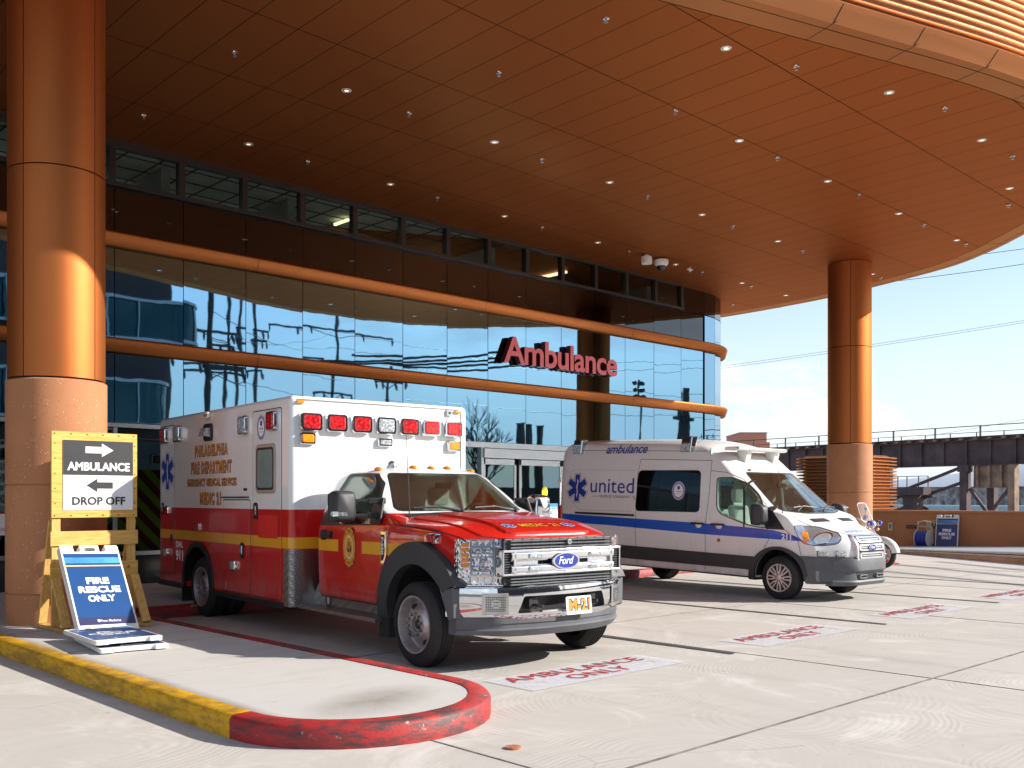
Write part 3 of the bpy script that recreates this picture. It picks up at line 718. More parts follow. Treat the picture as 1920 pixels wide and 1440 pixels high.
for c_ in range(16):
    xa = X0 + 1.1685 * c_; xb = xa + 1.1685
    if c_ == 15: xb = xa + 1.0; 
    for r, (z0, z1) in enumerate(zr):
        if r == 0 and xb > 13.2: continue
        pane(xa, min(xb, ac[0] - .01), z0, z1, MT['fglass_low'] if r == 0 else MT['fglass_dark'] if r == 3 else MT['fglass'])
pane(X0 + 16 * 1.1685 - .168, ac[0] - .01, 4.155, 5.575, MT['fglass']) if X0 + 16 * 1.1685 - .168 < ac[0] - .2 else None
for z0, z1 in zr[1:] + [(6.62, 7.28)]:
    n = 7
    for k in range(n):
        a0 = -pi / 2 + (pi / 2) * k / n + .003; a1 = -pi / 2 + (pi / 2) * (k + 1) / n - .003
        m = MB(); A = [(ac[0] + RR * cos(a), ac[1] + RR * sin(a)) for a in (a0, a1)]; B = [(ac[0] + (RR - .02) * cos(a), ac[1] + (RR - .02) * sin(a)) for a in (a0, a1)]
        m.pz([A[0], A[1], B[1], B[0]], z0, z1); bobj('corner_glass', m, MT['fglass_dark'] if z0 > 6 else MT['fglass'])
# lower frames
m = MB(); m.box(-14, 13.55, FY - .05, FY + .05, 2.705, 2.78); m.box(-14, 13.55, FY - .05, FY + .05, .62, .69); bobj('transom', m, MT['alu'], bevel=.006)
m = MB(); m.box(-14, 13.55, FY - .02, FY + .08, .14, .615); bobj('base_panel', m, MT['black_stone'], bevel=.005)
m = MB()
for c_ in range(-14, 9):
    x = X0 + 1.1685 * c_
    if c_ % 2 == 0 and x < 13.5: m.box(x - .03, x + .03, FY - .045, FY + .045, .69, 2.705)
bobj('mullion', m, MT['alu'], bevel=.005)
# clerestory
m = MB(); m.box(-14, 21.62, FY - .09, FY + .05, 7.23, 7.36); m.box(-14, 21.62, FY - .10, FY + .05, 6.605, 6.67)
for k in range(-14, 14):
    x = 6.34 + 1.1745 * k
    if x < 21.3: m.box(x - .055, x + .055, FY - .085, FY + .05, 6.67, 7.23)
m.box(21.50, 21.62, FY - .085, FY + .05, 6.67, 7.23); bobj('clerestory_frame', m, MT['dark_frame'], bevel=.006)
m = MB(); m.box(21.62, ac[0], FY + .0, FY + .02, 6.62, 7.28); bobj('corner_glass', m, MT['fglass_dark'], fix=False)
MT['cler'] = glass('clerestory_glass', (.55, .64, .61), .0, (.8, .9, 1), .5)
for k in range(-2, 13):
    x = 6.34 + 1.1745 * k
    m = MB(); m.face([(x + .055, FY, 6.67), (x + 1.12, FY, 6.67), (x + 1.12, FY, 7.23), (x + .055, FY, 7.23)]); bobj('clerestory_window', m, MT['cler'], fix=False)
m = MB(); m.face([(-14, FY + .1, 7.30), (22, FY + .1, 7.30), (22, 24, 7.30), (-14, 24, 7.30)]); bobj('interior_ceiling', m, MT['tile'], fix=False)
m = MB()
for k in range(-20, 36): m.box(k * .61 - .012, k * .61 + .012, FY + .1, 24, 7.285, 7.297)
for k in range(13): m.box(-14, 22, 16.4 + k * .61, 16.425 + k * .61, 7.285, 7.2965)
bobj('ceiling_grid', m, MT['gasket'], fix=False)
m = MB(); m.face([(-14, 23, 6.6), (22, 23, 6.6), (22, 23, 7.3), (-14, 23, 7.3)])
for x in (7.45, 9.95, 15.2, 20.9): m.box(x, x + .16, 16.6, 19.5, 6.6, 7.3)
bobj('interior_wall', m, MT['interior'], fix=False)
m = MB(); m.face([(-14, FY + .1, 6.61), (22, FY + .1, 6.61), (22, 23, 6.61), (-14, 23, 6.61)]); bobj('interior_floor', m, MT['interior'], fix=False)
m = MB()
for x in (4.6, 7.0, 9.4, 11.8, 14.2, 16.6): m.box(x, x + 1.2, 18.2, 18.5, 7.24, 7.28)
bobj('ceiling_fill', m, MT['cool_fill'], fix=False)  # glowing strips added to brighten the ceiling behind the clerestory
m = MB(); m.box(18.0, 18.1, 16.9, 18.2, 7.20, 7.25); m.box(11.45, 11.5, 16.8, 17.3, 7.20, 7.25); bobj('strip_lamp', m, MT['strip_lamp'], fix=False)
# sliding doors
door = thing('sliding_door', 'automatic glass sliding entrance door in aluminium framing behind the two ambulances', 'door', (15.9, 16, 0.15))
def dobj(name, m, mat, par=None, **k):
    o = obj(name, m, mat, par or door, **k)
    if par is None: o.matrix_parent_inverse = Matrix.Translation((-15.9, -16, -.15))
    return o
m = MB(); m.box(13.55, 21.7, FY - .08, FY + .08, 2.66, 2.785); m.box(14.38, 18.6, FY - .12, FY + .06, 2.44, 2.65)
for x in (13.55, 14.36, 18.55, 19.8, 21.6): m.box(x - .04, x + .04, FY - .08, FY + .06, .15, 2.66)
m.box(13.6, 14.3, FY - .05, FY + .05, .15, .3); m.box(18.6, 21.6, FY - .05, FY + .05, .15, .3)
dobj('door_frame', m, MT['alu'], bevel=.006)
for x0, x1, y in ((14.41, 15.42, FY - .02), (15.46, 16.85, FY - .07), (16.9, 18.5, FY - .02)):
    m = MB(); m.box(x0, x0 + .07, y - .02, y + .02, .16, 2.43); m.box(x1 - .07, x1, y - .02, y + .02, .16, 2.43); m.box(x0, x1, y - .02, y + .02, 2.30, 2.43); m.box(x0, x1, y - .02, y + .02, .16, .36)
    lf = dobj('door_leaf', m, MT['alu'], bevel=.005)
    m = MB(); m.box(x0 + .07, x1 - .07, y - .006, y + .006, .36, 2.30); obj('pane', m, MT['fglass_low'], lf, fix=False)
for x0, x1 in ((13.59, 14.32), (18.6, 19.76), (19.84, 21.56)):
    m = MB(); m.box(x0, x1, FY - .01, FY + .01, .3, 2.66); dobj('side_light', m, MT['fglass_low'], fix=False)
m = MB(); m.box(13.5, 22.7, FY + .07, FY + .09, 0.14, 2.72); bobj('interior_dark_sheet', m, MT['gasket'], fix=False)  # black sheet stands in for the unlit interior behind the doors
# door stickers and poster
dy = FY - .085
t = thing('door_sticker', 'round yellow safety sticker on the glass entrance door', 'sticker', (16.28, dy, 1.70))
m = MB(); m.py(circ(.095, .14, 24), 0, -.003); obj('disc', m, MT['yellow_decal'] if 0 else pbr('sticker_yellow', (.85, .70, .01), .5), t)
m = MB()
for i, (s, h) in enumerate((('AUTOMATIC', .018), ('CAUTION', .03), ('DOOR', .024))): put(m, text2d(s, .13, h), lambda u, v: (-.065 + u, -.004, .035 - i * .045 + v))
obj('lettering', m, MT['black'], t, fix=False)
t = thing('door_sticker', 'tiny round white and red sticker below the yellow one on the glass door', 'sticker', (16.28, dy, 1.44))
m = MB(); m.py(circ(.045, .055, 20), 0, -.003); obj('ring', m, pbr('sticker_red', (.6, .05, .04), .5), t)
m = MB(); m.py(circ(.032, .04, 20), -.0035, -.004); obj('disc', m, MT['white'], t)
t = thing('door_poster', 'white and blue mask notice poster taped on the entrance door', 'poster', (16.42, dy, .84))
m = MB(); m.box(0, .29, -.003, 0, 0, .60); obj('sheet', m, MT['white'], t)
m = MB(); m.box(0, .29, -.005, -.0035, 0, .085); m.box(0, .29, -.005, -.0035, .47, .60); obj('blue_band', m, pbr('poster_blue', (.02, .22, .52), .5), t)
m = MB(); m.box(0, .29, -.0062, -.005, .435, .455); obj('red_band', m, MT['mark_red'], t)
m = MB(); put(m, text2d('MASKS REQUIRED', .24, .035, .02), lambda u, v: (.025 + u, -.0065, .485 + v)); obj('lettering', m, MT['white'], t, fix=False)
m = MB()
for x in (.085, .2): m.py(circ(.03, .045, 16, x, .30), -.004, -.006); m.py(circ(.024, .028, 12, x, .25), -.006, -.008)
obj('picture', m, pbr('poster_pic', (.25, .45, .68), .5), t)
t = thing('wall_notice', 'white notice sheet on the dark glass at the far left edge', 'poster', (4.55, FY - .03, 1.0))
m = MB(); m.box(-.25, .25, -.004, 0, 0, .36); obj('sheet', m, MT['white'], t)
m = MB(); m.box(-.25, .25, -.006, -.0045, .32, .36); put(m, text2d('PARKING', .2, .05), lambda u, v: (.03 + u, -.006, .06 + v)); obj('lettering', m, MT['mark_red'], t, fix=False)
# ---- AMBULANCE sign
sg = thing('channel_letter_sign', 'large red Ambulance channel letter sign standing off the glass wall above the doors', 'sign', (14.90, 15.82, 4.555))  # letters do not glow, plain red faces
x = 0
tv, tf = text2d('Ambulance', 3.84, .60, .022, 0, .96, .12, 6)
m = MB(); m.add([(p[0], -p[2] * .0, p[1]) for p in tv], [])
zc = max(p[2] for p in tv)
fr_ = MB(); sd = MB()
for f in tf:
    zz = [tv[i][2] for i in f]
    if min(zz) > zc - 1e-4: fr_.add([(tv[i][0], -.008, tv[i][1]) for i in f], [tuple(range(len(f)))])
    sd.add([(tv[i][0], (.0 if tv[i][2] > 0 else .13), tv[i][1]) for i in f], [tuple(range(len(f)))])
obj('letter_face', fr_, pbr('sign_red_face', (.92, .19, .21), .4, vary=.06), sg, fix=False)
obj('letter_return', sd, pbr('sign_dark_return', (.09, .008, .012), .4, vary=.2), sg, fix=False)
m = MB()
for x in (.3, 1.2, 2.1, 3.0, 3.6): m.box(x - .02, x + .02, .13, .19, .1, .14)
obj('bracket', m, MT['black'], sg)
# ================================================================ VEHICLE TOOLS
class Body:
    def __init__(s, xs, zt, zb, W, cr, nn, warp):
        s.xs = xs; s.zt = zt; s.zb = zb; s.W = W; s.cr = cr; s.nn = nn; s.warp = warp
    def half(s, x, off):
        zt = s.zt(x) + off; zb = s.zb(x) - off; cr = min(s.cr(x), (zt - zb) * .5); n = s.nn(x); zq = zt - cr
        wb = s.W(x, zb) + off; pts = [(0, zb - .006), (wb * .45, zb - .0045), (wb * .8, zb - .002), (wb - .035, zb), (wb - .01, zb + .012)]
        N = 16
        for i in range(N + 1):
            z = zb + .035 + (zq - zb - .035) * i / N; pts.append((s.W(x, z) + off, z))
        K = 16
        for i in range(1, K + 1):
            th = pi / 2 * i / K; z = zq + cr * sin(th) ** (2 / n); pts.append(((s.W(x, z) + off) * max(0, cos(th)) ** (2 / n) if i < K else 0, z))
        return pts
    def mesh(s, off=0, x0=-99, x1=99):
        xs = [x for x in s.xs if x0 < x < x1]
        ea = x0 if x0 > -90 else s.xs[0] - off; eb = x1 if x1 < 90 else s.xs[-1] + off
        xs = [ea] + [x for x in xs if ea + .002 < x < eb - .002 and x not in (s.xs[0], s.xs[-1])] + [eb]
        rings = []
        for x in xs:
            h = s.half(max(s.xs[0], min(s.xs[-1], x)), off)
            ring = [(y, z) for y, z in h] + [(-y, z) for y, z in h[-2:0:-1]]
            rings.append([(x - s.warp(x, abs(y), z), y, z) for y, z in ring])
        m = MB(); m.loft(rings, True, False); H = len(h); NN = len(rings[0]); nc = 40
        for ri, x in ((0, xs[0]), (len(rings) - 1, xs[-1])):
            base = ri * NN; hh = s.half(max(s.xs[0], min(s.xs[-1], x)), off); rows = []
            for i in range(H):
                if i in (0, H - 1): rows.append([base + (0 if i == 0 else H - 1)]); continue
                y, z = hh[i]; a = base + i; b = base + NN - i; row = [a]
                for k in range(1, nc):
                    yy = y * (1 - 2 * k / nc); m.v.append((x - s.warp(x, abs(yy), z), yy, z)); row.append(len(m.v) - 1)
                rows.append(row + [b])
            for p, q in zip(rows, rows[1:]):
                if len(p) == 1: fs = [(p[0], q[k], q[k + 1]) for k in range(nc)]
                elif len(q) == 1: fs = [(q[0], p[k + 1], p[k]) for k in range(nc)]
                else: fs = [(p[k], q[k], q[k + 1], p[k + 1]) for k in range(nc)]
                for f in fs: m.f.append(list(f)); m.m.append(0)
        return m
    def side_y(s, x, z):
        zt = s.zt(x); cr = min(s.cr(x), (zt - s.zb(x)) * .5); zq = zt - cr
        if z <= zq: return s.W(x, z)
        n = s.nn(x); q = min(1, (z - zq) / cr); return s.W(x, z) * max(0, 1 - q ** n) ** (1 / n)
    def dec(s, off=.003, side=-1): return lambda x, z: (x, side * (s.side_y(x, z) + off), z)
def tmp(m):
    o = bpy.data.objects.new('tmp', mesh_of(m, 'tmp', [])); COL.objects.link(o); return finish(o)
def patch(name, body, off, inn, cut, mat, parent, smooth=32, bevel=0, x0=-99, x1=99, extra=None):
    o = tmp(body.mesh(off, x0, x1)); booln(o, tmp(cut), 'INTERSECT')
    if inn is not None: booln(o, tmp(body.mesh(inn, x0, x1)), 'DIFFERENCE')
    for e in extra or []: booln(o, tmp(e), 'DIFFERENCE')
    o.name = name; o.data.name = name; o.data.materials.clear(); o.data.materials.append(mat)
    o.data.polygons.foreach_set('material_index', [0] * len(o.data.polygons))
    if parent: o.parent = parent
    return finish(o, smooth, bevel)
RY = Matrix.Rotation(pi / 2, 4, 'X')   # lathe axis z -> -y
def wheel(parent, x, y, z, R, w, rimR, side, style, name='wheel'):
    """side -1: outer face towards -y"""
    t = bpy.data.objects.new(name, None); COL.objects.link(t); t.parent = parent; t.location = (x, y, z); t.empty_display_size = .1
    M = RY if side < 0 else Matrix.Rotation(-pi / 2, 4, 'X')
    h = w / 2
    pr = [(rimR - .01, -h + .02), (rimR + .02, -h), (R - .06, -h - .004), (R - .02, -h + .02), (R, -h + .05)]
    ng = 4
    for g in range(ng):
        a = -h + .05 + (w - .10) * (g + .5) / ng
        pr += [(R, a - .012), (R - .012, a - .009), (R - .012, a + .009), (R, a + .012)]
    pr += [(R, h - .05), (R - .02, h - .02), (R - .06, h + .004), (R - .10, h + .010), (rimR + .03, h + .004), (rimR + .012, h - .004), (rimR - .01, h - .03), (rimR - .01, 0), (rimR - .01, -h + .02)]
    m = MB(); m.lathe(pr, M, 56); obj('tyre', m, MT['rubber'], t, smooth=35)
    m = MB()
    if style == 'truck':
        m.lathe([(rimR, h - .012), (rimR - .006, h + .003), (rimR - .02, h), (rimR - .028, h - .03), (rimR - .035, h - .10), (rimR - .05, h - .115), (.15, h - .055), (.128, h - .03), (.075, h - .028), (.072, h - .06), (.05, h - .065), (.001, h - .065)], M, 48)
        r = obj('rim', m, MT['dull_steel'], t, smooth=30)
        m = MB()
        for k in range(10):
            a = 2 * pi * k / 10 + .2; c = Vector((.102 * cos(a), .102 * sin(a), 0))
            m.cyl(M @ (c + Vector((0, 0, h - .032))), M @ (c + Vector((0, 0, h + .008))), .016, .013, 8)
        obj('lug_nuts', m, MT['steel'], r, smooth=40)
        m = MB()
        for k in range(4):
            a = 2 * pi * k / 4 + .55; q0 = len(m.v)
            rr = .183; zz = h - .078
            m.prism(circ(.036, .022, 14), lambda u, v: (rr + v, u, zz + .016), lambda u, v: (rr + v, u, zz - .03)); m.xf(M @ Matrix.Rotation(a, 4, 'Z') , q0)
        obj('hand_hole', m, MT['seam'], r)
        m = MB(); m.cyl(M @ Vector((0, 0, h - .07)), M @ Vector((0, 0, h - .045)), .05, .045, 20); obj('hub', m, MT['black'], r, smooth=40)
    else:
        m.lathe([(rimR, h - .01), (rimR - .008, h + .004), (rimR - .03, h - .002), (rimR - .04, h - .03), (.05, h - .03)], M, 48); r = obj('rim', m, MT['black'], t, smooth=30)
        m = MB()
        m.lathe([(rimR - .001, h - .004), (rimR - .012, h + .010), (rimR - .03, h + .004), (rimR - .034, h - .012)], M, 48)
        m.lathe([(.052, h - .02), (.05, h + .008), (.035, h + .014), (.001, h + .014)], M, 24)
        for k in range(8):
            a = 2 * pi * k / 8; q0 = len(m.v); r1 = rimR - .022
            P = [(.045, -.012), (.09, -.030), (r1, -.044), (r1, -.016), (.10, -.008), (.10, .008), (r1, .016), (r1, .044), (.09, .030), (.045, .012)]
            m.prism(P, lambda u, v: (u, v, h + .008), lambda u, v: (u, v, h - .03)); m.xf(M @ Matrix.Rotation(a, 4, 'Z'), q0)
        obj('hubcap', m, pbr('hubcap_silver', (.52, .49, .47), .35, .6, vary=.06) if 'hubcap_silver' not in bpy.data.materials else bpy.data.materials['hubcap_silver'], r, smooth=30, bevel=.004)
    return t
def lamp_block(parent, name, fn, w, h, d, lensmat, rim=.018, bez=None):
    """bezelled warning light: fn(u,v,c) maps to place, c outwards"""
    m = MB(); P = rrect(-w / 2, w / 2, -h / 2, h / 2, min(w, h) * .18); Q = rrect(-w / 2 + .008, w / 2 - .008, -h / 2 + .008, h / 2 - .008, min(w, h) * .16); I = rrect(-w / 2 + rim, w / 2 - rim, -h / 2 + rim, h / 2 - rim, min(w, h) * .12)
    m.loft([[fn(u, v, 0) for u, v in P], [fn(u, v, d * .7) for u, v in P], [fn(u, v, d) for u, v in Q], [fn(u, v, d) for u, v in I], [fn(u, v, d * .75) for u, v in I]], True, False)
    b = obj(name, m, bez or MT['chrome'], parent, smooth=35)
    m = MB(); m.loft([[fn(u, v, d * .7) for u, v in I], [fn(u * .97, v * .97, d * .98) for u, v in I], [fn(u * .8, v * .8, d * 1.12) for u, v in I]], True, False); m.face([fn(u * .8, v * .8, d * 1.12) for u, v in I])
    obj('lens', m, lensmat, b, smooth=40)
    return b
def star(parent, fn, h, grow=.012, name='star_of_life'):
    m = MB(); m.face([fn(u, v, 0) for u, v in star_poly(h, .24, grow)]); s0 = obj(name, m, MT['white'], parent, fix=False)
    m = MB(); m.face([fn(u, v, -.0006) for u, v in star_poly(h, .24, grow + .008)]); obj('outline', m, MT['black_vinyl'], s0, fix=False)
    m = MB(); m.face([fn(u, v, .0012) for u, v in star_poly(h, .24, 0)]); obj('blue_field', m, MT['blue'], s0, fix=False)
    m = MB(); w = h * .022
    pts = [(h * .035 * sin(k * .9) * (1 - k / 16), h * (.30 - .6 * k / 12)) for k in range(13)]
    for a, b in zip(pts, pts[1:]): m.face([fn(a[0] - w, a[1], .002), fn(b[0] - w, b[1], .002), fn(b[0] + w, b[1], .002), fn(a[0] + w, a[1], .002)])
    m.face([fn(-w * .5, -h * .36, .0018), fn(w * .5, -h * .36, .0018), fn(w * .5, h * .34, .0018), fn(-w * .5, h * .34, .0018)])
    obj('staff', m, MT['white'], s0, fix=False); return s0
def seal(parent, fn, rx, ry):
    m = MB(); m.face([fn(u, v, 0) for u, v in circ(rx, ry)]); s0 = obj('round_seal', m, MT['white'], parent, fix=False)
    m = MB()
    for a, b, z in ((.97, .93, .001), (.90, .70, .001)):
        A = circ(rx * a, ry * a); B = circ(rx * b, ry * b)
        m.loft([[fn(u, v, z) for u, v in A], [fn(u, v, z) for u, v in B]], True, False)
    obj('blue_ring', m, pbr('seal_purple', (.10, .09, .36), .5), s0, fix=False)
    m = MB()
    for k in range(26):
        a = 2 * pi * k / 26; c = (cos(a) * rx * .80, sin(a) * ry * .80); e = rx * .05
        m.face([fn(c[0] + e * cos(a + q), c[1] + e * sin(a + q), .0016) for q in (0, 1.6, 3.14, 4.7)])
    obj('ring_text', m, MT['white'], s0, fix=False)
    m = MB(); m.face([fn(u, v + ry * .33, .001) for u, v in star_poly(ry * .5, .24)]); obj('small_star', m, MT['blue'], s0, fix=False)
    m = MB(); put(m, text2d('STATION', rx * .9, ry * .14, .02), lambda u, v: fn(u - rx * .45, v - ry * .16, .001)); put(m, text2d('EMERGENCY', rx * .8, ry * .08, .01), lambda u, v: fn(u - rx * .4, v - ry * .38, .001)); obj('lettering', m, MT['black_vinyl'], s0, fix=False)
    return s0
def sideplane(x, z, y): return lambda u, v, c=0: (x + u, y - c, z + v)     # near side of a vehicle, outward -y
def frontplane(y, z, x): return lambda u, v, c=0: (x + c, y + u, z + v)    # outward +x
def strip(pts, fn, w):
    """flat ribbon along a 2d polyline"""
    m = MB()
    for a, b in zip(pts, pts[1:]):
        d = (Vector(b) - Vector(a)); 
        if d.length < 1e-6: continue
        d.normalize(); n = Vector((-d.y, d.x)) * w / 2; a2 = Vector(a) - d * w / 2; b2 = Vector(b) + d * w / 2
        m.face([fn(*(a2 + n)), fn(*(b2 + n)), fn(*(b2 - n)), fn(*(a2 - n))])
    return m
def subdiv(pts, s=.12):
    out = [pts[0]]
    for a, b in zip(pts, pts[1:]):
        n = max(1, int((Vector(b) - Vector(a)).length / s)); out += [tuple(Vector(a).lerp(Vector(b), k / n)) for k in range(1, n + 1)]
    return out
def oval_logo(parent, fn, rx, ry):
    m = MB(); m.loft([[fn(u, v, 0) for u, v in circ(rx * 1.04, ry * 1.06)], [fn(u, v, .012) for u, v in circ(rx, ry)], [fn(u, v, .012) for u, v in circ(rx * .9, ry * .86)]], True, False)
    b = obj('oval_badge', m, MT['chrome'], parent, smooth=35)
    m = MB(); m.face([fn(u, v, .011) for u, v in circ(rx * .91, ry * .87)]); obj('blue_oval', m, MT['blue'], b, fix=False)
    m = MB(); put(m, text2d('Ford', rx * 1.15, ry * .95, .01, .35), lambda u, v: fn(u - rx * .6, v - ry * .42, .0125)); obj('lettering', m, MT['white'], b, fix=False)
    return b

# ================================================================ RED FIRE DEPARTMENT AMBULANCE
amb = thing('ambulance_truck', 'red and white fire department box ambulance with chrome grille parked nose out', 'ambulance', (6.68, 7.07, 0), atan2(-.995, -.0955))
A_zt = smooth_tab([(-2.10, 1.70), (-2.07, 1.80), (-1.98, 1.865), (-1.7, 1.895), (-1.42, 1.893), (-1.27, 1.865), (-1.17, 1.815), (-.70, 1.475), (-.60, 1.405), (-.50, 1.385), (-.2, 1.365), (.2, 1.325), (.55, 1.255), (.72, 1.205), (.80, 1.165)])
A_zb = lerp_tab([(-2.1, .50), (-2.05, .48), (-.6, .48), (-.5, .50), (.45, .55), (.55, .76), (.8, .78)])
_wz = smooth_tab([(.45, .945), (.62, .972), (1.0, .985), (1.18, .982), (1.27, .962), (1.42, .905), (1.84, .70), (1.95, .64)])
_wp = smooth_tab([(-2.1, .975), (-2.04, 1), (.2, 1.0), (.55, .985), (.8, .965)])
def A_W(x, z): return _wz(z) * _wp(x)
A_cr = lerp_tab([(-2.1, .10), (-1.25, .11), (-1.17, .07), (-.62, .05), (-.45, .12), (.4, .13), (.8, .09)])
A_nn = lerp_tab([(-2.1, 3), (-1.3, 3.2), (-1.15, 4.5), (-.62, 4.5), (-.4, 3.4), (.8, 4)])
def A_warp(x, y, z):
    w = .25 * sstep(.52, .99, y) ** 1.3 * sstep(.15, .8, x)
    return w + .15 * (min(y, .95) / .85) ** 2.4 * sstep(1.36, 1.46, z) * sstep(-2.0, -1.3, x)
xsA = [-2.10, -2.09, -2.07, -2.03] + [-1.98 + .06 * i for i in range(12)] + [-1.27, -1.22, -1.17, -1.1, -1.0, -.9, -.8, -.7, -.64, -.60, -.55, -.5, -.44, -.36, -.26, -.16, -.06, .04, .14, .24, .34, .42, .48, .52, .56, .60, .64, .68, .71, .74, .76, .78, .795, .80]
BA = Body(xsA, A_zt, A_zb, A_W, A_cr, A_nn, A_warp)
cabx = [x for x in xsA if x < -.46]
inner = Body([x for x in xsA if -2.03 < x < -.52], A_zt, lambda x: .62, A_W, A_cr, A_nn, A_warp)
def arc_pts(cx, cz, rx, rz, a0, a1, n=24): return [(cx + rx * cos(radians(a0 + (a1 - a0) * k / n)), cz + rz * sin(radians(a0 + (a1 - a0) * k / n))) for k in range(n + 1)]
cab = tmp(BA.mesh(0))
booln(cab, tmp(inner.mesh(-.045)), 'DIFFERENCE')
for sg_ in (-1, 1):
    booln(cab, tmp(MB().py([(p[0], p[1]) for p in arc_pts(0, .42, .545, .555, 0, 180)] + [(-.545, .0), (.545, .0)], sg_ * .50, sg_ * 1.3)), 'DIFFERENCE')
doorwin = roundpoly([(-1.80, 1.80), (-1.30, 1.80), (-1.13, 1.70), (-.86, 1.42), (-.90, 1.30), (-1.60, 1.28), (-1.92, 1.42)], .06)
wsh = roundpoly([(-.785, 1.43), (.785, 1.43), (.585, 1.815), (-.585, 1.815)], .06)
for s_ in (-1, 1): booln(cab, tmp(MB().py(doorwin, s_ * .4, s_ * 1.3)), 'DIFFERENCE')
booln(cab, tmp(MB().px(wsh, -1.32, .1)), 'DIFFERENCE')
cab.name = 'cab'; cab.data.name = 'cab'; cab.data.materials.clear(); cab.data.materials.append(MT['cab_paint']); cab.parent = amb; finish(cab, 30)
def shrink(poly, d):
    c = Vector((sum(p[0] for p in poly) / len(poly), sum(p[1] for p in poly) / len(poly))); return [tuple(Vector(p) - (Vector(p) - c).normalized() * d) for p in poly]
for s_ in (-1, 1):
    patch('door_window', BA, -.006, -.014, MB().py(shrink(doorwin, .003), s_ * .4, s_ * 1.3), MT['glass'], cab)
    trim = roundpoly([(-2.075, 1.40), (-1.90, 1.845), (-1.80, 1.86), (-1.27, 1.86), (-1.06, 1.74), (-.75, 1.42), (-.76, 1.26), (-2.05, 1.262)], .04)
    cut2 = MB().py(doorwin, s_ * .4, s_ * 1.3)
    patch('window_trim', BA, .003, -.002, MB().py(roundpoly([(-2.06, 1.30), (-1.93, 1.60), (-1.84, 1.825), (-1.295, 1.818), (-1.12, 1.71), (-.85, 1.42), (-.88, 1.285), (-2.04, 1.262)], .04), s_ * .4, s_ * 1.3), MT['black'], cab, extra=[cut2])
patch('windshield', BA, -.004, -.012, MB().px(shrink(wsh, .003), -1.32, .1), MT['ws_glass'], cab)
patch('windshield_seal', BA, .002, -.003, MB().px(shrink(wsh, -.022), -1.34, .1), MT['black'], cab, extra=[MB().px(wsh, -1.34, .15)])
dS = BA.dec(.002)
# hood with raised dome
hoodp = roundpoly([(-.47, -.80), (.60, -.74), (.74, -.62), (.78, 0), (.74, .62), (.60, .74), (-.47, .80)], .08, 5)
patch('hood', BA, .012, -.01, MB().pz(hoodp, 1.12, 1.6), MT['red_paint'], amb, bevel=.01)
dome_p = roundpoly([(-.46, -.52), (.40, -.46), (.70, -.52), (.70, .52), (.40, .46), (-.46, .52)], .1, 5)
patch('hood_dome', BA, .034, -.005, MB().pz(dome_p, 1.15, 1.6), MT['red_paint'], amb, bevel=.028)
patch('cowl', BA, .004, -.02, MB().pz([(-.62, -.80), (-.485, -.80), (-.485, .80), (-.62, .80)], 1.2, 1.6), MT['black'], amb)
# body seams
for pts in ([(-2.055, 1.36), (-2.055, .56), (-2.03, .50), (-.72, .50)], [(-.70, 1.36), (-.665, 1.22), (-.70, .95), (-.72, .50)], [(-.5, 1.30), (.2, 1.26), (.55, 1.205), (.66, 1.17)], [(-.5, 1.30), (-.66, 1.37)]):
    obj('body_seam', strip(subdiv(pts), BA.dec(.002), .009), MT['seam'], cab, fix=False)
patch('door_crease', BA, .005, -.002, MB().py([(-2.04, .705), (-.71, .705), (-.71, .72), (-2.04, .72)], -1.3, -.5), MT['red_paint'], cab)
# stripe, emblem and badges on the door
stripes = MB().py([(-2.045, .995), (-1.60, .995), (-1.60, 1.118), (-2.045, 1.118)], -1.3, -.5)
patch('yellow_stripe', BA, .0022, -.001, stripes, MT['yellow_decal'], cab)
patch('yellow_stripe', BA, .0022, -.001, MB().py([(-1.10, .995), (-.30, .995), (-.30, 1.118), (-1.10, 1.118)], -1.3, -.5), MT['yellow_decal'], cab)
def maltese(h, g=0):
    w = h * .62; P = []
    for sx, sy in ((1, 1), (-1, 1), (-1, -1), (1, -1)):
        q = [(w * .36 * sx, sy * h * .40), (w * .20 * sx, sy * h * .20), (w * .42 * sx, sy * h * .30)] if sx * sy > 0 else [(w * .42 * sx, sy * h * .30), (w * .20 * sx, sy * h * .20), (w * .36 * sx, sy * h * .40)]
        P.append(q)
    top = [(0, h * .5)]; bot = [(0, -h * .5)]
    L_ = [P[0][0], P[0][1], P[0][2]]
    pts = [(0, h / 2)] + [P[1][2], P[1][1], P[1][0]][::-1][0:0]
    right = [(w * .33, h * .40), (w * .26, h * .27), (w * .40, h * .33), (w * .5, 0), (w * .40, -h * .33), (w * .26, -h * .27), (w * .33, -h * .40)]
    out = [(0, h * .5)] + right + [(0, -h * .5)] + [(-x, y) for x, y in right[::-1]]
    return [(x * (1 + g), y * (1 + g)) for x, y in out]
ey = -BA.side_y(-1.36, 1.05) - .003
e0 = obj('door_emblem', MB().face([sideplane(-1.36, 1.05, ey)(u, v, 0) for u, v in maltese(.42, .05)]), MT['black_vinyl'], cab, fix=False)
obj('gold_cross', MB().face([sideplane(-1.36, 1.05, ey)(u, v, .0008) for u, v in maltese(.42)]), MT['gold'], e0, fix=False)
m = MB(); f_ = sideplane(-1.36, 1.05, ey)
m.loft([[f_(u, v, .0016) for u, v in circ(.085, .125)], [f_(u, v, .0016) for u, v in circ(.066, .10)]], True, False); obj('ring', m, pbr('emblem_cream', (.70, .50, .28), .5), e0, fix=False)
m = MB()
for q in ((-.03, -.05, .03, .03), (-.045, -.02, .014, .012), (.02, -.045, .02, .05), (-.008, .0, .008, .06)): m.face([f_(q[0], q[1], .002), f_(q[0] + q[2] + .01, q[1], .002), f_(q[0] + q[2] + .01, q[1] + q[3], .002), f_(q[0], q[1] + q[3], .002)])
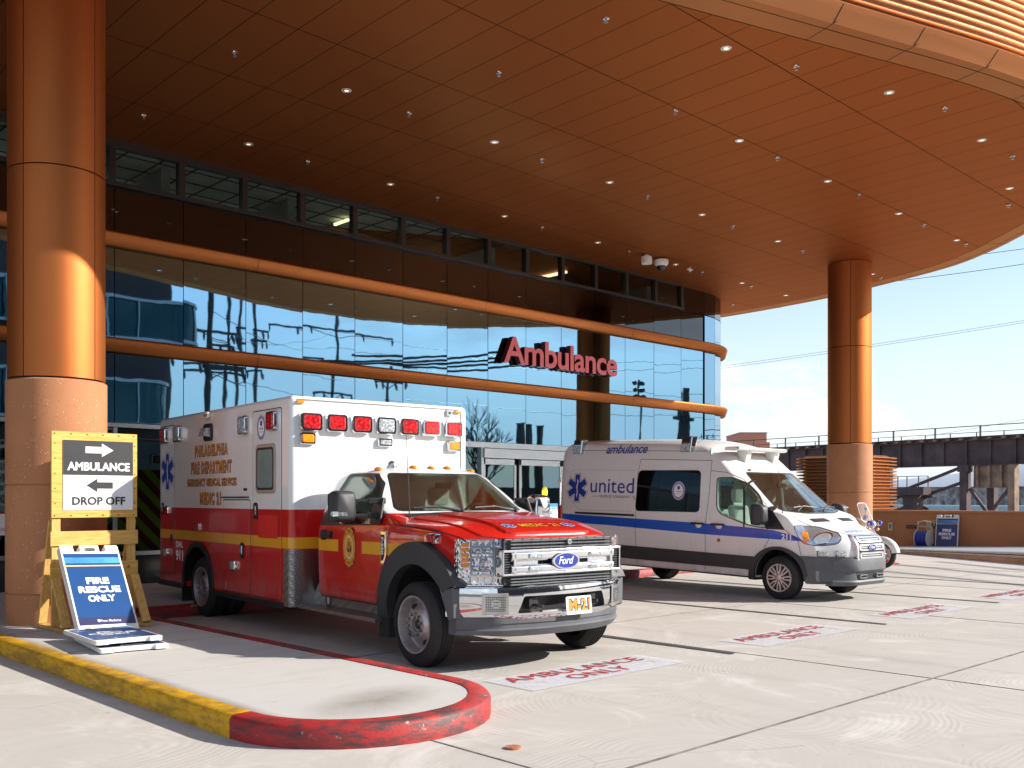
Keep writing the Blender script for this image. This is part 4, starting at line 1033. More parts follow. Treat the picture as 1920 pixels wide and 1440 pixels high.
put(m, text2d('FIRE', .06, .022, .02), lambda u, v: f_(u - .03, v + .155, .002)); put(m, text2d('MEDIC', .06, .02, .02), lambda u, v: f_(u - .03, v - .172, .002)); obj('crest', m, MT['black_vinyl'], e0, fix=False)
m = MB(); hy = -BA.side_y(-1.82, 1.17)
m.py(rrect(-1.93, -1.73, 1.135, 1.20, .02), hy - .045, hy - .02); m.py(rrect(-1.93, -1.87, 1.11, 1.22, .02), hy - .04, hy + .01); m.py(rrect(-1.78, -1.73, 1.125, 1.21, .02), hy - .04, hy + .01)
obj('door_handle', m, MT['black'], cab, bevel=.008)
by = -BA.side_y(-.60, 1.1)
bp = [(-.69, 1.235), (-.59, 1.235), (-.585, 1.0), (-.64, .90), (-.69, .90)]
m = MB(); m.py(bp, by - .03, by + .005); bd = obj('fender_badge', m, MT['chrome'], cab, bevel=.008)
m = MB(); m.py([(-.675, 1.20), (-.615, 1.20), (-.615, 1.0), (-.645, .945), (-.675, .945)], by - .033, by - .029); obj('inset', m, MT['black'], bd)
m = MB(); put(m, text2d('F-550', .17, .042, .03), lambda u, v: (-.668 + v, by - .0345, 1.175 - u)); 
m.v = [(-1.29 - p[0] if 0 else p[0], p[1], p[2]) for p in m.v]; obj('lettering', m, MT['white'], bd, fix=False)
sf = sideplane(.21, 1.17, -BA.side_y(.18, 1.17) + .012)
sl = lamp_block(cab, 'side_warning_light', lambda u, v, c=0: (.20 + u - .2 * max(0, u) , -BA.side_y(.2, 1.17) + .02 - c, 1.185 + v), .20, .10, .055, MT['red_lens'], .014)
m = MB(); put(m, text2d('880118', .07, .018, .02), lambda u, v: BA.dec(.003)(-.12 + u, 1.165 + v)); obj('unit_number', m, MT['white'], cab, fix=False)
# fender flares
for s_ in (-1, 1):
    outer = arc_pts(0.0, .42, .70, .735, 30, 172); innr = arc_pts(0, .42, .52, .53, 5, 180)
    fl = [(.615, .775)] + outer + [(-.70, .40), (-.52, .40)] + innr[::-1][:-4] + [(.545, .775)]
    patch('fender_flare', BA, .095, -.01, MB().py(fl, s_ * .55, s_ * 1.4), MT['dark_plastic'], amb, bevel=.03)
    m = MB(); a = arc_pts(0, .42, .535, .545, 0, 180)
    m.loft([[(x, s_ * .50, z) for x, z in a], [(x, s_ * .965, z) for x, z in a]], False, False); m.face([(x, s_ * .505, z) for x, z in a]); obj('wheel_housing', m, MT['black'], amb, fix=False)
# lower sill under the cab: running board and kick plates
for s_ in (-1, 1):
    st_ = obj('running_board', MB().box(-2.40, -.66, s_ * .80, s_ * 1.10, .345, .385), MT['diamond'], amb, bevel=.008)
    obj('riser', MB().box(-2.05, -.66, s_ * .82, s_ * .85, .385, .51), MT['diamond'], st_)
    m = MB(); m.py([(-2.40, .385), (-2.03, .385), (-2.10, .70), (-2.13, .70)], s_ * .88, s_ * .90); obj('end_plate', m, MT['diamond'], st_)
    m = MB(); m.box(-.74, -.56, s_ * .84, s_ * 1.0, .20, .50); obj('mud_flap', m, MT['rubber'], amb, bevel=.01)
# grille
GX = .815
gr = obj('grille', MB().px(rrect(-.66, .66, .775, 1.195, .03), .70, GX), MT['black'], amb, bevel=.01)
m = MB()
for z in (1.175, 1.145, 1.115): m.box(GX - .005, GX + .035, -.60, .60, z - .006, z + .006)
for z in (.865, .840, .812, .788): m.box(GX - .005, GX + .035, -.60, .60, z - .006, z + .006)
for i in range(-5, 6): m.box(GX - .004, GX + .012, i * .11 - .004, i * .11 + .004, .78, 1.19)
obj('bars', m, MT['grey_plastic'], gr)
def wedge(z0, z1, y0, y1, x0, x1):
    return MB().loft([[(x0, y, z0 - .012), (x1 - .018, y, z0), (x1, y, z0 + .02), (x1, y, z1 - .02), (x1 - .018, y, z1), (x0, y, z1 + .012)] for y in (y0, y1)], True, True)
m = wedge(.995, 1.085, -.62, .62, GX - .02, GX + .075); m2 = wedge(.885, .965, -.62, .62, GX - .02, GX + .075); m.add(m2.v, m2.f)
for s_ in (-1, 1):
    for z0, z1 in ((1.075, 1.10), (.87, .892)): m.box(GX - .02, GX + .07, 0, s_ * .715, z0, z1)
    m.box(GX - .04, GX + .065, s_ * .695, s_ * .715, .87, 1.10); m.box(GX - .02, GX + .075, s_ * .565, s_ * .60, .885, 1.085)
    m.box(GX - .02, GX + .05, s_ * .3, s_ * .60, .962, .998)
obj('chrome_frame', m, MT['chrome'], gr, bevel=.007)
m = MB()
for s_ in (-1, 1):
    for k in range(8): m.box(GX, GX + .05, s_ * .605, s_ * .69, .90 + k * .022, .911 + k * .022)
obj('vent_slats', m, MT['dark_plastic'], gr)
oval_logo(gr, frontplane(0, .985, GX + .082), .158, .076)
for y, z in ((-.36, 1.04), (.36, 1.04), (-.36, .925), (.36, .925)): lamp_block(gr, 'grille_strobe', frontplane(y, z, GX + .074), .145, .042, .016, MT['clear_lens'], .008)
m = MB(); m.cyl((GX, .07, 1.155), (GX + .06, .07, 1.155), .022, .026, 12); m.box(GX + .02, GX + .06, .05, .09, 1.135, 1.178); obj('nose_camera', m, MT['chrome'], gr, bevel=.004)
N = NT('headlamp_reflector'); c = N.coord(); vv = N.n('ShaderNodeTexVoronoi', {0: N.map(c, (1, 1, .7)), 'Scale': 34.0}, feature='F1')
N.set(Base_Color=N.ramp(vv.outputs[0], [(.1, (.88, .89, .91)), (.8, (.55, .57, .60))]), Metallic=1.0, Roughness=.08); N.bump(vv.outputs[0], .8, .02); MT['lamp_bowl2'] = N.mat
# headlights: chrome bowl behind a clear cover, conforming to the wrapped corner
def hpos(y, z, off=0):
    yq = y * _wp(.8); return (.80 - A_warp(.80, abs(yq), z) + off, yq, z)
def hgrid(m, s_, y0, y1, z0, z1, o0, o1):
    """closed slab hugging the wrapped corner"""
    n = max(2, int((y1 - y0) / .025)); Y = [y0 + (y1 - y0) * k / n for k in range(n + 1)]
    m.loft([[hpos(s_ * y, z0, o0), hpos(s_ * y, z0, o1), hpos(s_ * y, z1, o1), hpos(s_ * y, z1, o0)] for y in Y], True, True)
for s_ in (-1, 1):
    m = MB(); hgrid(m, s_, .735, 1.005, .785, 1.19, -.04, .010); hgrid(m, s_, .665, .737, 1.12, 1.1895, -.04, .0105); hgrid(m, s_, .665, .737, .7855, .85, -.04, .0105)
    hl = obj('headlight', m, MT['lamp_bowl2'], amb, smooth=35)
    m = MB()
    hgrid(m, s_, .735, .748, .80, 1.185, .0, .028); hgrid(m, s_, .735, .97, 1.183, 1.195, .0, .03); hgrid(m, s_, .665, .97, .78, .79, .0, .03); hgrid(m, s_, .665, .74, 1.112, 1.124, 0, .03); hgrid(m, s_, .665, .74, .846, .858, 0, .03)
    hgrid(m, s_, .895, .905, .80, 1.185, 0, .022)
    for z in (.872, .905, 1.03, 1.062, 1.115): hgrid(m, s_, .75, .895, z, z + .012, .0, .026)
    obj('bezel', m, MT['chrome'], hl, smooth=35)
    m = MB()
    for z0, z1 in ((1.130, 1.178), (1.078, 1.112), (.92, .95), (.80, .868)):
        for j in range(5):
            ya = .672 + j * .046
            if ya < .74 and .86 < z0 < 1.1: continue
            q = [(ya, z0), (ya + .04, z0), (ya + .04, z1), (ya, z1)]
            m.add([hpos(s_ * y, z, .024) for y, z in q] + [hpos(s_ * (ya + .02), (z0 + z1) / 2, .008)], [(0, 1, 4), (1, 2, 4), (2, 3, 4), (3, 0, 4)])
    obj('reflector', m, MT['chrome'], hl, fix=False)
    m = MB(); c0 = hpos(s_ * .82, .985, .004)
    m.lathe([(.052, .03), (.048, .034), (.04, .016), (.03, .02), (.001, .03)], Matrix.Translation(c0) @ Matrix.Rotation(pi / 2, 4, 'Y') @ Matrix.Rotation(0, 4, 'Z'), 20); obj('projector', m, MT['clear_lens'], hl, smooth=50)
    m = MB()
    for k in range(5):
        z = .945 + k * .045; hgrid(m, s_, .915, .975, z, z + .035, .0, .014)
    obj('amber_marker', m, MT['amber'], hl, smooth=30)
    m = MB(); Y = [.74 + .265 * k / 10 for k in range(11)]
    m.loft([[hpos(s_ * y, .787, .034) for y in Y], [hpos(s_ * y, 1.188, .034) for y in Y]], False, False); obj('clear_cover', m, MT['clear_cover'], hl, smooth=40, fix=False)
# bumper
def bump_plan(y): return .93 - .085 * (abs(y) / .6) ** 2 if abs(y) < .6 else .845 - .30 * ((abs(y) - .6) / .42) ** 1.6
m = MB(); rings = []
ys = [-1.02 + .06 * k for k in range(35)]
for y in ys:
    X = bump_plan(y); e = 1 - sstep(.80, 1.02, abs(y)) * .0
    lo = .475 + .03 * sstep(.45, .75, abs(y)) * 1
    rings.append([(X - .10, y, .772), (X - .03, y, .775), (X - .005, y, .762), (X, y, .735), (X, y, .60), (X - .012, y, lo + .035), (X - .04, y, lo), (X - .10, y, lo)])
m.loft(rings, True, True)
bp_ = tmp(m)
booln(bp_, tmp(MB().px(roundpoly([(-.53, .535), (.53, .535), (.47, .685), (-.47, .685)], .02), .7, 1.2)), 'DIFFERENCE')
bp_.name = 'front_bumper'; bp_.data.materials.append(MT['chrome']); bp_.parent = amb; finish(bp_, 40)
obj('bumper_backing', MB().box(.62, .80, -.56, .56, .49, .74), MT['black'], bp_)
m = MB()
for s_ in (-1, 1):
    m = MB(); m.box(.80, .86, s_ * .30, s_ * .40, .56, .66); m.tube([(.82, s_ * .34, .60), (.93, s_ * .36, .60), (.95, s_ * .33, .59), (.93, s_ * .30, .59), (.84, s_ * .29, .59)], .014, 8)
    obj('tow_hook', m, MT['black'], bp_, smooth=40)
m = MB(); m.box(.86, .90, -.28, -.04, .53, .548); obj('shelf', m, MT['steel'], bp_)
for s_ in (-1, 1):
    yc = s_ * .73
    def bf(u, v, c=0, yc=yc): y = yc + u; return (bump_plan(y) + .003 + c, y, .625 + v)
    m = MB(); P = [(-.105 + .21 * k / 6) for k in range(7)]
    m.loft([[bf(u, -.095) for u in P], [bf(u, -.095, .004) for u in P], [bf(u, .095, .004) for u in P], [bf(u, .095) for u in P]], False, False); sp_ = obj('siren_speaker_plate', m, MT['steel'], bp_, fix=False)
    m = MB()
    for i in range(9):
        for j in range(11):
            u = -.072 + j * .0144; v = -.06 + i * .015; r_ = sqrt(u * u + v * v)
            if .028 < r_ < .036 or (r_ < .015): continue
            w = .0048 if (i + j) % 2 else .006
            m.face([bf(u - w, v - .0042, .0045), bf(u + w, v - .0042, .0045), bf(u + w, v + .0042, .0045), bf(u - w, v + .0042, .0045)])
    obj('perforation', m, MT['black'], sp_, fix=False)
m = MB(); rings = []
for y in [-.98 + .07 * k for k in range(29)]:
    X = bump_plan(y) - .035
    lo = .325 + .02 * sstep(.5, .9, abs(y))
    rings.append([(X - .12, y, .50), (X, y, .50), (X, y, .445), (X - .012, y, .43), (X - .012, y, .40), (X + .004, y, .385), (X - .03, y, lo), (X - .12, y, lo)])
m.loft(rings, True, True); obj('lower_valance', m, MT['grey_plastic'], bp_, smooth=35)
for s_ in (-1, 1):
    m = MB(); m.loft([[(x, s_ * y, z) for x, y, z in ((.60, .93, .765), (.585, 1.04, .765), (.38, 1.045, .745), (.38, .90, .745))], [(x, s_ * y, z) for x, y, z in ((.60, .93, .50), (.585, 1.035, .50), (.50, 1.03, .47), (.50, .90, .47))]], True, True); obj('bumper_end', m, MT['grey_plastic'], bp_, bevel=.01)
m = MB(); M_ = Matrix.Translation((.945, .115, .575)) @ Matrix.Rotation(radians(-6), 4, 'Y')
m.px(rrect(-.155, .155, -.082, .082, .015), 0, .006); m.xf(M_); pl = obj('licence_plate', m, MT['white'], bp_, bevel=.002)
for sc_, mt, z_ in ((1.0, 'black_vinyl', .0075), (1, 'gold', .0085)):
    m = MB(); put(m, text2d('M-21', .265, .118 if mt == 'black_vinyl' else .108, .10 if mt == 'black_vinyl' else .03), lambda u, v: tuple(M_ @ Vector((z_, -.125 + u, -.052 + v)))); obj('lettering', m, MT[mt], pl, fix=False)
# hood lettering
hz = lambda x, y: A_zt(x) + .036 + (-A_cr(x) * (1 - (1 - min(.99, abs(y) / A_W(x, 1.2)) ** A_nn(x)) ** (1 / A_nn(x))))
hoodf = lambda x0, y0, e=.001: (lambda u, v, c=0: (x0 - v, y0 + u, hz(x0 - v, y0 + u) + e + c))
for nm, mt, bo, e in (('hood_lettering', 'black_vinyl', .05, .001), ('hood_lettering', 'yellow_decal', .01, .002)):
    m = MB(); put(m, text2d('MEDIC  21', .46, .10, bo), lambda u, v: hoodf(.56, -.23, e)(u, v)); obj(nm, m, MT[mt], amb, fix=False)
for s_ in (-1, 1): star(amb, lambda u, v, c=0: hoodf(.51, s_ * .36)(u, v, c), .13, .006, 'hood_star')
m = MB(); put(m, text2d('SUPER DUTY', .72, .045, .0, 0, 1.25), lambda u, v: (.755 - (v * .6), -.36 + u, A_zt(.755 - v * .6) - .008 + .012)); obj('emboss_shade', m, pbr('emboss_shade_red', (.22, .004, .004), .3), amb, fix=False)  # letters are flat, relief shade is put into a darker red
# roof, mirrors, wipers, aerial
for i, y in enumerate((-.60, -.22, 0.0, .22, .60)):
    m = MB(); x = -1.33 - .10 * (abs(y) / .6) ** 2; zc_ = A_zt(x) - (.035 if abs(y) > .5 else .004)
    m.ball((x, y, zc_), .052, 14, 8, (1.25, .85, .62)); obj('marker_light', m, MT['amber'], cab, smooth=50)
m = MB(); m.ball((-1.45, -.42, 1.905), .06, 12, 8, (1, .8, .9)); m.cyl((-1.45, -.42, 1.87), (-1.45, -.42, 1.90), .06, n=14); obj('roof_antenna_puck', m, MT['steel'], cab, smooth=50)
m = MB(); m.tube([(-.50, -.80, 1.34), (-.50, -.80, 1.50), (-.58, -.80, 2.45)], [.007, .005, .003], 6); obj('whip_aerial', m, MT['black'], amb, smooth=50)
for s_ in (-1, 1):
    m = MB(); rings = []
    mc = Vector((-.95, -1.30, 1.475)) if s_ < 0 else Vector((-.95, 1.20, 1.44))
    for xx, sc in ((-.075, .90), (-.06, .985), (.0, 1.0), (.05, .96), (.085, .86), (.10, .70)):
        rings.append([(mc.x + xx, mc.y + u * sc, mc.z + v * sc) for u, v in roundpoly([(-.13, -.155), (.13, -.155), (.13, .155), (-.10 * 1, .155)], .055, 4)])
    m.loft(rings); mr = obj('wing_mirror', m, MT['dark_plastic'] if s_ < 0 else MT['chrome'], amb, smooth=40)
    m = MB(); m.px(rrect(mc.y - .11, mc.y + .11, mc.z - .135, mc.z + .135, .04), mc.x - .079, mc.x - .076); obj('mirror_glass', m, MT['chrome'], mr)
    m = MB()
    for z in (1.53, 1.385): m.bar((-.90, s_ * 1.18, z), (-.83, s_ * .93, z), .035, .035); m.bar((-.87, s_ * 1.05, z), (-.82, s_ * .88, z), .06, .06)
    obj('mirror_arm', m, MT['black'], mr, bevel=.008)
    m = MB(); m.loft([[(-.78, s_ * .90, 1.56), (-.98, s_ * .88, 1.56), (-.98, s_ * .945, 1.30), (-.74, s_ * .97, 1.30)], [(-.78, s_ * .93, 1.56), (-.96, s_ * .92, 1.56), (-.96, s_ * .985, 1.30), (-.74, s_ * 1.0, 1.30)]], True, True); obj('mirror_base', m, MT['black'], mr, bevel=.01)
    m = MB(); m.box(mc.x + .06, mc.x + .10, mc.y - .15 if s_ < 0 else mc.y - .02, mc.y + .02 if s_ < 0 else mc.y + .15, 1.375, 1.425); obj('mirror_marker', m, MT['clear_lens'], mr, bevel=.008)
def wsp(y, z):   # a point on the windscreen plane
    lo, hi = -1.25, -.55
    for _ in range(30):
        mid = (lo + hi) / 2
        if A_zt(mid) > z: lo = mid
        else: hi = mid
    x = lo - A_warp(lo, abs(y), z); return Vector((x + .014, y, z + .012))
for y0, y1 in ((-.10, -.62), (.62, .10)):
    m = MB(); m.tube([wsp(y0, 1.425), wsp((y0 + y1) / 2, 1.455), wsp(y1, 1.445)], .010, 6); m.tube([wsp(y0, 1.41), wsp((y0 + y1) / 2, 1.462)], .013, 6); m.ball(wsp(y0, 1.405), .022); obj('wiper', m, MT['black'], amb, smooth=50)
# cabin
m = MB(); m.box(-.95, -.62, -.78, .78, 1.05, 1.32); m.ball((-.78, .38, 1.30), .18, 12, 8, (1, 1.2, .55)); obj('dashboard', m, MT['dark_plastic'], cab, bevel=.04)
for y in (-.38, .38):
    m = MB(); m.box(-1.75, -1.25, y - .26, y + .26, .80, .98); m.loft([[(-1.75 - .12 * t, y - .25 + .04 * t, .9 + .55 * t), (-1.62 - .12 * t, y - .25 + .04 * t, .9 + .55 * t), (-1.62 - .12 * t, y + .25 - .04 * t, .9 + .55 * t), (-1.75 - .12 * t, y + .25 - .04 * t, .9 + .55 * t)] for t in (0, .5, 1)]); st0 = obj('cab_seat', m, MT['seat'], cab, bevel=.05)
    m = MB(); m.loft([rrect(y - .14 * k, y + .14 * k, 1.46, 1.68 * (1 if k > .9 else .995), .06) for k in (1, 1)][:0] or [[(x, a, b) for a, b in rrect(y - .13, y + .13, 1.47, 1.69, .06)] for x in (-1.80, -1.70)]); obj('headrest', m, MT['seat'], st0, bevel=.03)
m = MB(); M_ = Matrix.Translation((-1.06, .38, 1.33)) @ Matrix.Rotation(radians(-62), 4, 'Y')
m.tube([M_ @ Vector((.19 * cos(a * pi / 12), .19 * sin(a * pi / 12), 0)) for a in range(25)], .014, 8, False)
for a in (0, 2.1, 4.2): m.bar(M_ @ Vector((0, 0, -.02)), M_ @ Vector((.19 * cos(a), .19 * sin(a), 0)), .03, .015)
obj('steering_wheel', m, MT['black'], cab, smooth=50)
m = MB(); m.box(-1.98, -1.95, -.65, .65, 1.2, 1.75); obj('cab_rear_panel', m, MT['interior'], cab)
m = MB(); m.box(-1.10, -1.075, -.10, .10, 1.66, 1.73); obj('rear_view_mirror', m, MT['black'], cab, bevel=.01)
# ---------------- box body
XF, XR, HW, ZB, ZT = -2.30, -6.55, 1.19, .36, 2.69
bx = MB().box(XR, XF, -HW, HW, ZB, ZT)
box = tmp(bx)
b_ = box.modifiers.new('b', 'BEVEL'); b_.width = .065; b_.segments = 5; b_.limit_method = 'ANGLE'
me = ev_mesh(box); box.modifiers.clear(); box.data = me
for s_ in (-1, 1): booln(box, tmp(MB().py(arc_pts(-5.04, .44, .50, .50, 0, 180) + [(-5.54, .1), (-4.54, .1)], s_ * .62, s_ * 1.5)), 'DIFFERENCE')
box.name = 'box_body'; box.data.name = 'box_body'; box.data.materials.clear(); box.data.materials.append(MT['box_paint']); box.data.polygons.foreach_set('material_index', [0] * len(box.data.polygons)); box.parent = amb; finish(box, 30)
for s_ in (-1, 1):
    m = MB(); a = arc_pts(-5.04, .44, .497, .497, 0, 180); m.loft([[(x, s_ * .63, z) for x, z in a], [(x, s_ * 1.19, z) for x, z in a]], False, False); m.face([(x, s_ * .625, z) for x, z in a])
    obj('wheel_well', m, MT['black'], box, fix=False)
for s_ in (-1, 1):
    m = MB(); m.py(arc_pts(-5.04, .44, .55, .55, -8, 188) + arc_pts(-5.04, .44, .475, .475, 188, -8), s_ * 1.17, s_ * 1.215); obj('fender_ring', m, MT['black'], box, bevel=.01)
YS = -HW
def side_door(name, x0, x1, z0, z1, th=.006):
    m = MB(); m.py(rrect(x0, x1, z0, z1, .03), YS - th, YS + .01); d = obj(name, m, MT['box_paint'], box, bevel=.004)
    m = MB(); g = .012; m.py(rrect(x0 - g, x1 + g, z0 - g, z1 + g, .035), YS - .0015, YS + .01); obj('door_gap', m, MT['gasket'], d); return d
def paddle(par, x, z, y=None, w=.10, h=.19):
    y = y if y is not None else YS - .006
    m = MB(); m.py(rrect(x - w / 2, x + w / 2, z - h / 2, z + h / 2, .035, 5), y - .018, y); hd = obj('door_handle', m, MT['black'], par, bevel=.008)
    m = MB(); m.py(rrect(x - w * .24, x + w * .24, z - h * .30, z + h * .34, .018), y - .026, y - .017); obj('latch', m, MT['chrome'], hd, bevel=.005)
d1 = side_door('entry_door', -3.29, -2.53, .42, 2.56)
paddle(d1, -3.19, 1.41)
wf = obj('door_window', MB().py(rrect(-3.185, -2.655, 1.61, 2.175, .07, 5), YS - .022, YS), pbr('window_frame', (.42, .36, .31), .4, .3), d1, bevel=.008)
obj('seal_ring', MB().py(rrect(-3.15, -2.69, 1.65, 2.135, .05, 5), YS - .0235, YS - .02), MT['black'], wf)
obj('pane', MB().py(rrect(-3.125, -2.715, 1.675, 2.11, .04, 5), YS - .0245, YS - .0225), pbr('frosted_pane', (.20, .25, .24), .12), wf)
d2 = side_door('compartment_door', -4.18, -3.38, .42, 1.53); paddle(d2, -3.58, .93)
obj('drip_rail', MB().box(-4.20, -3.40, YS - .03, YS, 1.56, 1.575), MT['black'], box)
d3 = side_door('rear_compartment_door', -6.44, -5.92, .52, 2.56); paddle(d3, -6.36, 1.41, w=.08, h=.17)
lamp_block(d3, 'small_marker', sideplane(-6.16, 1.39, YS - .006), .13, .12, .03, MT['red_lens'], .014)
for x, z, l_ in ((-6.24, 2.43, 'red_lens'), (-5.72, 2.43, 'clear_lens'), (-3.51, 2.42, 'clear_lens'), (-2.70, 2.42, 'red_lens')): lamp_block(box, 'side_warning_light', sideplane(x, z, YS - (.006 if x in (-6.24, -2.70) else 0)), .22, .23, .06, MT[l_], .022)
sc_l = lamp_block(box, 'scene_light', sideplane(-4.66, 2.40, YS), .27, .22, .03, MT['black'], .03, MT['black'])
m = MB(); m.loft([[(-4.77, YS - .03, 2.335), (-4.55, YS - .03, 2.335), (-4.55, YS - .03, 2.455), (-4.77, YS - .03, 2.455)], [(-4.76, YS - .11, 2.35), (-4.56, YS - .11, 2.35), (-4.56, YS - .075, 2.45), (-4.76, YS - .075, 2.45)]], True, True); obj('lamp_head', m, MT['clear_lens'], sc_l, bevel=.006)
m = MB(); m.py(rrect(-4.74, -4.60, 2.575, 2.655, .035, 5), YS - .045, YS); uw = obj('utility_light', m, MT['white_plastic'], box, bevel=.012)
m = MB()
for du in (-.03, .03): m.py(circ(.018, .018, 10, -4.67 + du, 2.615), YS - .049, YS - .044)
obj('lens', m, MT['black'], uw)
lamp_block(box, 'small_marker', sideplane(-5.05, 1.18, YS), .14, .11, .03, MT['red_lens'], .016)
for x, z in ((-3.82, .74), (-6.20, .80)): lamp_block(box, 'ground_light', sideplane(x, z, YS - .004), .15, .13, .04, MT['clear_lens'], .014)
m = MB(); m.py(circ(.045, .06, 16, -6.02, 1.0), YS - .012, YS); obj('power_inlet', m, MT['black'], box, bevel=.004)
m = MB(); m.py(rrect(-3.56, -3.46, 1.645, 1.675, .008), YS - .006, YS); obj('lock_plate', m, MT['black'], box)
star(box, sideplane(-6.18, 1.93, YS - .008), .50, .012)
seal(d1, sideplane(-3.05, 2.37, YS - .0075), .115, .15)
for s, x0, x1, z0, z1 in (('PHILADELPHIA', -5.16, -4.05, 2.10, 2.25), ('FIRE DEPARTMENT', -5.29, -3.93, 1.875, 2.035), ('EMERGENCY MEDICAL SERVICES', -5.43, -3.78, 1.715, 1.815), ('MEDIC 21', -4.98, -4.27, 1.475, 1.64)):
    par = None
    for mt, bo, dx, dy_, dz in (('black_vinyl', .05, .010, .001, -.009), ('black_vinyl', .055, 0, .0014, 0), ('gold', .030, 0, .0022, 0)):
        m = MB(); put(m, text2d(s, x1 - x0, z1 - z0, bo, 0, 1.22), lambda u, v: (x0 + u + dx, YS - dy_, z0 + v + dz))
        par = obj('lettering' if par is None else ('outline' if mt != 'gold' else 'gold_fill'), m, MT[mt], box if par is None else par, fix=False) if par is None or True else par
        if dx: keep = par
    par.parent = box
m = MB(); put(m, text2d('DIAL', .27, .085, .03), lambda u, v: (-5.86 + u, YS - .0015, .885 + v)); put(m, text2d('911', .27, .15, .04), lambda u, v: (-5.86 + u, YS - .0015, .70 + v)); obj('lettering', m, MT['white'], box, fix=False)
m = MB(); put(m, text2d('CAUTION', .09, .02, .02), lambda u, v: (-4.10 + u * .0 + v, YS - .0075, .44 + u)); obj('warning_label', m, MT['white'], d2, fix=False)
m = MB(); m.py([(-3.14, 1.10), (-2.62, 1.10), (-2.62, 1.36), (-3.14, 1.36)], YS - .0068, YS - .0064); obj('notice_panel', m, pbr('notice_red', (.58, .02, .016), .5), d1)
for s_ in (-1, 1):
    for x0, x1 in ((XR + .02, -5.575), (-4.505, XF - .2)): obj('rub_rail', MB().box(x0, x1, s_ * (HW - .03), s_ * (HW + .02), ZB - .03, ZB + .03), MT['black'], box, bevel=.006)
m = MB(); m.add([], []); rr = .066
for s_ in (-1, 1):
    pr = [(XF - .17, s_ * (HW + .004))] + [(XF - .066 + (rr + .004) * cos(a), s_ * (HW - .066 + (rr + .004) * sin(a))) for a in [pi / 2 - pi / 2 * k / 6 for k in range(7)]] + [(XF + .004, s_ * (HW - .14))]
    m = MB(); m.loft([[(x, y, ZB) for x, y in pr], [(x, y, .99) for x, y in pr]], False, False)
    obj('corner_guard', m, MT['diamond'], box, smooth=40, fix=False)
m = MB(); m.box(XF, XF + .004, -HW + .14, HW - .14, ZB, .99); obj('front_shield', m, MT['steel'], box)
def fp(y, z): return frontplane(y, z, XF)
for i, y in enumerate((-.965, -.65, -.33, -.01, .31, .62, .94)): lamp_block(box, 'front_warning_light', fp(y, 2.40), .262, .205, .07, MT['clear_lens' if i == 3 else 'red_lens'], .026)
for y, z in ((-1.0, 2.215), (.965, 2.195)): lamp_block(box, 'amber_light', fp(y, z), .19, .135, .05, MT['amber'], .022)
lamp_block(box, 'small_white_light', fp(-.01, 2.205), .19, .10, .05, MT['clear_lens'], .02)
for y in (-1.08, 1.03): m = MB(); m.box(XF, XF + .03, y - .045, y + .045, 2.60, 2.635); obj('marker_light', m, MT['amber'], box, bevel=.008)
m = MB(); m.box(XF, XF + .03, .86, .94, 2.56, 2.635); cc_ = obj('camera', m, MT['chrome'], box, bevel=.006); obj('lens', MB().px(circ(.018, .018, 12, .90, 2.597), XF + .03, XF + .033), MT['black'], cc_)
m = MB(); m.box(XF, XF + .012, -1.11, 1.06, 2.643, 2.652); m.box(XF, XF + .008, 1.085, 1.095, .99, 2.62); obj('panel_seam', m, MT['steel'], box)
m = MB(); m.box(XR - .004, XR, -HW + .1, HW - .1, .5, 2.1); obj('rear_chevrons', m, MT['chevron'], box)
m = MB(); m.box(XR - .35, XR, -HW + .05, HW - .05, .42, .50); obj('rear_step', m, MT['diamond'], box, bevel=.01)
for y in (-.9, .9): lamp_block(box, 'rear_warning_light', lambda u, v, c=0: (XR - c, y + u, 2.3 + v), .24, .2, .05, MT['red_lens'])
m = MB()
for s_ in (-1, 1): m.box(-6.35, .5, s_ * .36, s_ * .46, .40, .58)
m.box(-2.3, -1.2, .5, .95, .30, .6); m.cyl((-3.2, -.2, .36), (-6.2, -.2, .36), .07, n=10); m.cyl((-5.04, -.9, .40), (-5.04, .9, .40), .08, n=12); m.ball((-5.04, 0, .40), .2); m.cyl((0, -.8, .38), (0, .8, .38), .06, n=10); m.box(.2, .6, -.5, .5, .42, .8)
obj('chassis', m, MT['black'], amb, smooth=30)
for s_ in (-1, 1): obj('mud_flap', MB().box(-5.75, -5.73, s_ * .62, s_ * 1.15, .10, .42), MT['rubber'], box)
wheel(amb, 0, -.955, .392, .392, .235, .272, -1, 'truck'); wheel(amb, 0, .955, .392, .392, .235, .272, 1, 'truck')
for s_ in (-1, 1): wheel(amb, -5.04, s_ * 1.04, .392, .392, .225, .262, s_, 'truck'); wheel(amb, -5.04, s_ * .76, .392, .392, .225, .262, s_, 'truck')
# ================================================================ WHITE TRANSPORT AMBULANCE VAN
van = thing('ambulance_van', 'white high roof ambulance van with blue side stripe and united lettering', 'ambulance', (14.378, 8.0, 0), atan2(-1, -.04))
V_zt = smooth_tab([(-4.88, 2.40), (-4.85, 2.47), (-4.78, 2.53), (-4.65, 2.56), (-4.0, 2.565), (-2.6, 2.55), (-2.0, 2.53), (-1.62, 2.47), (-1.3, 2.315), (-1.0, 2.105), (-.80, 1.965), (.06, 1.33), (.20, 1.265), (.42, 1.18), (.645, 1.085), (.77, 1.02), (.85, .955), (.89, .87), (.90, .80)])
V_zb = lerp_tab([(-4.88, .36), (-4.8, .31), (.3, .30), (.82, .30), (.90, .34)])
_vz = smooth_tab([(.25, .965), (.5, .985), (1.0, .985), (1.2, .975), (1.9, .925), (2.2, .885), (2.45, .83), (2.6, .79)])
_vp = smooth_tab([(-4.88, .955), (-4.83, .98), (-4.72, 1), (.1, 1), (.42, .985), (.69, .955), (.90, .91)])
